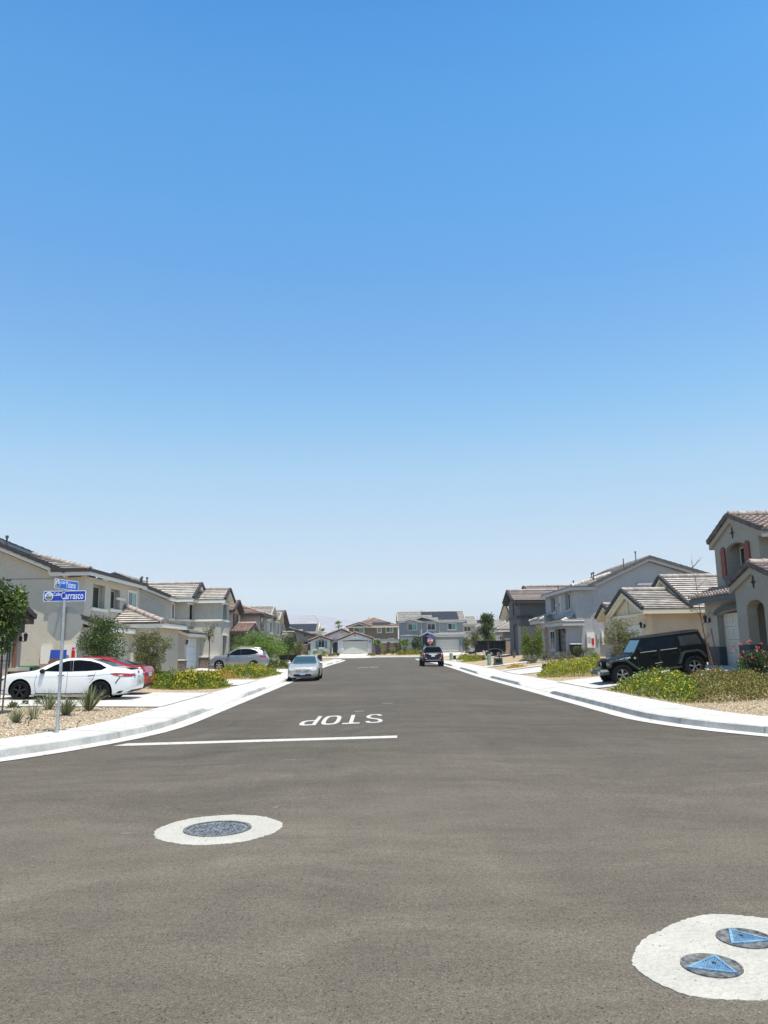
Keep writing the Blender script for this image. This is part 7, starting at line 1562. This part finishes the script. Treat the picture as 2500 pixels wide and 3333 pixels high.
for i, (x, y, h, lab) in enumerate(((10.6, 76.5, .75, 'spiky agave before the trailer, left one'), (11.2, 77.2, .8, 'spiky agave before the trailer, second from left'), (12.3, 77.4, .75, 'spiky agave right of the slim tree trunk'), (12.9, 72.6, .8, 'reddish spiky agave before the charcoal house'), (13.5, 67.5, .85, 'pale spiky agave left of the cone-shaped shrubs'), (12.3, 60.2, .6, 'spiky plant between the cone-shaped and silvery shrubs'), (14.2, 57.4, .8, 'straw-coloured spiky plant left of the black bin'))):
    tuft(x, y, h, .65, 34, lab, M['lf_agave'], 'spiky_agave', 'agave', 'spiky agaves in the right gravel yard', .06, 50+i, .9)
def bare(x, y, h, label, seed, lean=(0, 0), mat=None, nb=14, r0=.022, tw=.7):
    r = random.Random(seed); g = gz(x, y); t = thing('bare_tree', (x, y, g), label, 'bare tree'); m = MB(); top = Vector((x+lean[0], y+lean[1], g+h)); b = Vector((x, y, g-.05)); P = [b.lerp(top, k/6)+Vector((r.uniform(-.03, .03), r.uniform(-.03, .03), 0)) for k in range(7)]
    m.tube(P, [r0*(1-.85*k/6) for k in range(7)], 7)
    for i in range(nb):
        k = r.uniform(.3, .95); p = b.lerp(top, k); a = r.random()*6.28; l = tw*r.uniform(.5, 1.2); q = p+Vector((cos(a)*l*.5, sin(a)*l*.5, l*.45)); e = q+Vector((cos(a+.5)*l*.4, sin(a+.5)*l*.4, l*r.uniform(-.1, .5))); m.tube([p, q, e], [r0*.4, r0*.25, r0*.1], 4)
        m.tube([q, q+Vector((cos(a-.9)*l*.35, sin(a-.9)*l*.35, l*.3))], [r0*.2, r0*.08], 4)
    m.build('branches', mat or M['bark_pale'], t, recalc=False); return t
bare(13.3, 30.9, 4.5, 'thin bare young tree between two stakes, behind the off-roader', 5, (-.45, 0), M['bark'], 16, .028, .55)
t = thing('tree_stake', (13.05, 30.6, .4), 'left brown stake by the bare tree at the off-roader rear', 'stake'); m = MB(); m.tube([(13.2, 30.3, .3), (12.98, 30.6, 2.25)], .03, 7); m.build('post', M['stake'], t); m = MB(); m.tube([(13.05, 30.55, 1.55), (13.2, 30.85, 1.55)], .008, 4); m.build('ties', M['blackplastic'], t)
t = thing('tree_stake', (13.55, 30.6, .4), 'right brown stake by the bare tree, against the garage pillar', 'stake'); m = MB(); m.tube([(13.65, 30.9, .3), (13.47, 31.0, 2.3)], .03, 7); m.build('post', M['stake'], t); m = MB(); m.tube([(13.25, 30.9, 1.2), (13.55, 30.95, 1.2)], .008, 4); m.build('ties', M['blackplastic'], t)
bare(12.75, 57.3, 3.2, 'leafless pale young tree with twigs before the blue-grey house', 6, (-.3, 0), M['bark_pale'], 18, .03, .6)
t = thing('tree_stake', (12.8, 57.0, .45), 'leaning reddish stake in front of the porch of the blue-grey house', 'stake'); m = MB(); m.tube([(12.85, 57.0, .3), (12.42, 57.2, 2.95)], .045, 7); m.build('post', M['stake'], t); m = MB(); m.tube([(12.5, 57.1, 2.3), (12.65, 57.25, 2.3)], .012, 4); m.build('ties', M['blackplastic'], t)
# red flowered bush at the right edge
r = random.Random(9); bx, by = 13.05, 26.6; g = gz(bx, by); t = thing('flowering_bush', (bx, by, g), 'rounded bush with coral-red blooms at the right photo edge', 'bush')
bl = blobs(r, (bx, by, g+.62), (.72, .7, .62), 30, .33); m = MB(); clumpy(m, r, bl, 4200, .075, .5); m.build('foliage', M['lf_rose'], t, recalc=False); m = MB()
for i in range(24):
    v = rv(r); v.z = abs(v.z)*.9+.1; v.y = -abs(v.y); p = Vector((bx+v.x*.74, by+v.y*.66, g+.62+v.z*.68)) if i > 5 else Vector((bx-.8+r.uniform(-.1, .35), by-.1, g+.85+r.uniform(-.2, .35)))
    for k in range(9): leaf(m, p+rv(r)*.02, .05, .9, (rv(r)+Vector((0, -.2, .4))).normalized(), rv(r))
tag(m.build('flowers', M['fl_red'], t, recalc=False), kind='stuff'); m = MB()
for c, _ in bl[:12]: m.tube([(bx, by, g-.03), tuple(c)], [.02, .008], 5)
m.tube([(bx, by, g), (bx-.75, by-.1, g+1.0)], [.015, .008], 5); m.build('stems', M['bark'], t, recalc=False)
tuft(12.45, 26.5, .75, .5, 16, 'broad upright green leaves at the foot of the red-flowered bush', M['lf_feather'], 'broad_leaf_plant', 'plant', None, .07, 71, .9)
tuft(12.7, 25.1, .35, .6, 26, 'small pale spiky succulent before the red-flowered bush', M['lf_grey'], 'pale_succulent', 'succulent', None, .045, 72, .9)
# --- far side of the T
patch([(3.9, 148), (9.4, 148), (9.6, 150.4), (7, 151.2), (4.2, 150.2)], .75, 'yellow-green hedge-like bed before the grey far house', M['lf_yellow'], 2600, .22, seed=61)
for i, (x, y, w, h, lab) in enumerate(((-11.6, 150.5, 1.1, 1.0, 'clipped round shrub, leftmost below the blue-green shutters'), (-9.95, 149.8, 1.1, 1.1, 'clipped round shrub by the white house downpipe'), (-8.45, 147.6, .95, .6, 'low clipped shrub, first of three left of the cream driveway'), (-7.85, 148.2, 1.1, .75, 'low clipped shrub, middle of three left of the cream driveway'), (-7.2, 149, .9, .6, 'low clipped shrub, last of three beside the cream driveway'), (-13.4, 150.5, .9, .9, 'clipped round shrub by the small pale pedestal'), (.95, 149.4, 1.1, .8, 'clipped round shrub right of the purple pot, left one'), (1.75, 148.9, 1.0, .75, 'clipped round shrub right of the purple pot, right one'), (2.25, 151.2, 1.2, 1.3, 'clipped round shrub against the brown block wall, left one'), (3.1, 151.5, 1.5, 1.6, 'tallest clipped round shrub against the brown block wall'), (3.35, 149.5, 1.1, .8, 'small clipped shrub in front of the tallest round one'), (5.0, 152, 1.3, 1.3, 'clipped round shrub left of the fan palm'))):
    shrub(x, y, w, h, lab, M['lf_dark'] if i % 3 else M['lf_feather'], 330, .17, group='clipped round shrubs across the T', seed=80+i)
patch([(-1.6, 147.6), (-.2, 147.6), (0, 149), (-1.4, 149)], .4, 'low olive mound right of the cream driveway', M['lf_dry'], 400, .18, seed=62, name='low_shrub', cat='low shrub')
patch([(-10.6, 148), (-9.6, 148), (-9.7, 149), (-10.5, 149)], .6, 'small yellow-green plant before the white house downpipe', M['lf_yellow'], 260, .2, seed=63, name='low_shrub', cat='low shrub')
tree(-10.9, 152.6, 2.9, .8, 1.2, 'thin open shrub under the shuttered window', M['lf_dark'], name='open_shrub', cat='shrub', nl=300, s=.2, nb=12, tr=.04, seed=64, base=.5)
def palm(x, y, h, w, label, trunk=True, fan=True, seed=1, group=None, base=None):
    r = random.Random(seed); g = gz(x, y) if base is None else base; t = thing('fan_palm', (x, y, g), label, 'palm', group)
    m = MB(); m.tube([(x, y, g-.1), (x, y, g+h)], [.22, .16], 8); m.build('trunk', M['bark'], t, recalc=False); m = MB()
    for i in range(34):
        a = r.random()*6.28; e = r.uniform(-.5, 1.3); L_ = w/2*r.uniform(.8, 1.1); d = Vector((cos(a)*cos(e), sin(a)*cos(e), sin(e))); b = Vector((x, y, g+h)); s_ = Vector((-sin(a), cos(a), 0))
        for k in range(-4, 5): dd = (d+s_*k*.16).normalized(); leaf(m, b+d*L_*.45, L_*.6, .13, (dd+Vector((0, 0, -.15))).normalized(), rv(r))
        leaf(m, b, L_*.55, .06, d, s_)
    m.build('crown', M['lf_feather'], t, recalc=False)
palm(5.7, 150.5, 1.2, 3.6, 'wide green fan palm before the grey far house', seed=1); palm(.45, 150.3, 1.5, 2.8, 'yellowish palm in a purple pot right of the cream garage', seed=2)
t = thing('plant_pot', (.45, 149.6, gz(.45, 149.6)), 'purple glazed pot under the yellowish palm', 'plant pot'); m = MB(); z = gz(.45, 149.6); m.lathe([(.45, 0), (.55, .4), (.62, 1.1), (.68, 1.15), (.68, 1.25), (.58, 1.25)], (.45, 149.6, z), 18); m.build('body', pm('purple_glaze', (.06, .02, .13), .3), t, 40); m = MB(); m.lathe([(.001, 1.2), (.57, 1.2), (.57, 1.22)], (.45, 149.6, z), 14); m.build('soil', M['bark'], t)
for i, (x, y, h, w, lab) in enumerate(((-9.6, 205, 7.1, 2.6, 'small palm top showing above the white house ridge'), (-17.2, 198, 5.3, 3.2, 'palm top right of the street lamp foot'), (-14.2, 200, 4.8, 3.4, 'palm top left behind the white house gable'))): palm(x, y, h, w, lab, seed=5+i, base=.6)
tree(7.7, 150, 4.3, .9, 1.9, 'upright dark green tree before the grey far house', M['lf_dark'], nl=1500, s=.22, nb=22, tr=.08, seed=65, base=.5); tree(9.3, 151.4, 2.6, .6, 1.7, 'dark bush beside the grey house porch', M['lf_dark'], name='bush', cat='bush', nl=600, s=.22, nb=14, tr=.05, seed=66, base=.6)
tree(11.1, 151.4, 3.6, .8, 1.5, 'dark leafy tree behind the far stop sign', M['lf_dark'], nl=800, s=.22, nb=16, tr=.06, seed=67, base=.6); tree(17.6, 151, 3.6, .6, 2.2, 'dark evergreen at the right end of the grey house garage', M['lf_dark'], nl=1300, s=.22, nb=20, tr=.08, seed=68, base=.6)
tree(-9.0, 141.9+2.4, 1.2, .4, .8, 'little yellow-green sapling on the far kerb left of the driveway', M['lf_yellow'], name='sapling', cat='sapling', nl=160, s=.16, nb=8, tr=.03, seed=69)
# ---------------------------------------------------------------- desert haze
m = MB(); m.box(-6700, 6700, -70, 7100, -3.5, 345)
hz = m.build('haze', []); hm = bpy.data.materials.new('haze'); hm.use_nodes = True
hn = hm.node_tree; hn.nodes.clear(); ho = hn.nodes.new('ShaderNodeOutputMaterial'); hv = hn.nodes.new('ShaderNodeVolumePrincipled')
hv.inputs['Color'].default_value = (.82, .88, 1, 1); hv.inputs['Density'].default_value = 2e-4; hv.inputs['Anisotropy'].default_value = 0
hn.links.new(hv.outputs[0], ho.inputs['Volume']); hz.data.materials.append(hm)
tag(hz, 'thin pale desert haze over the far mountains', 'haze', kind='stuff')
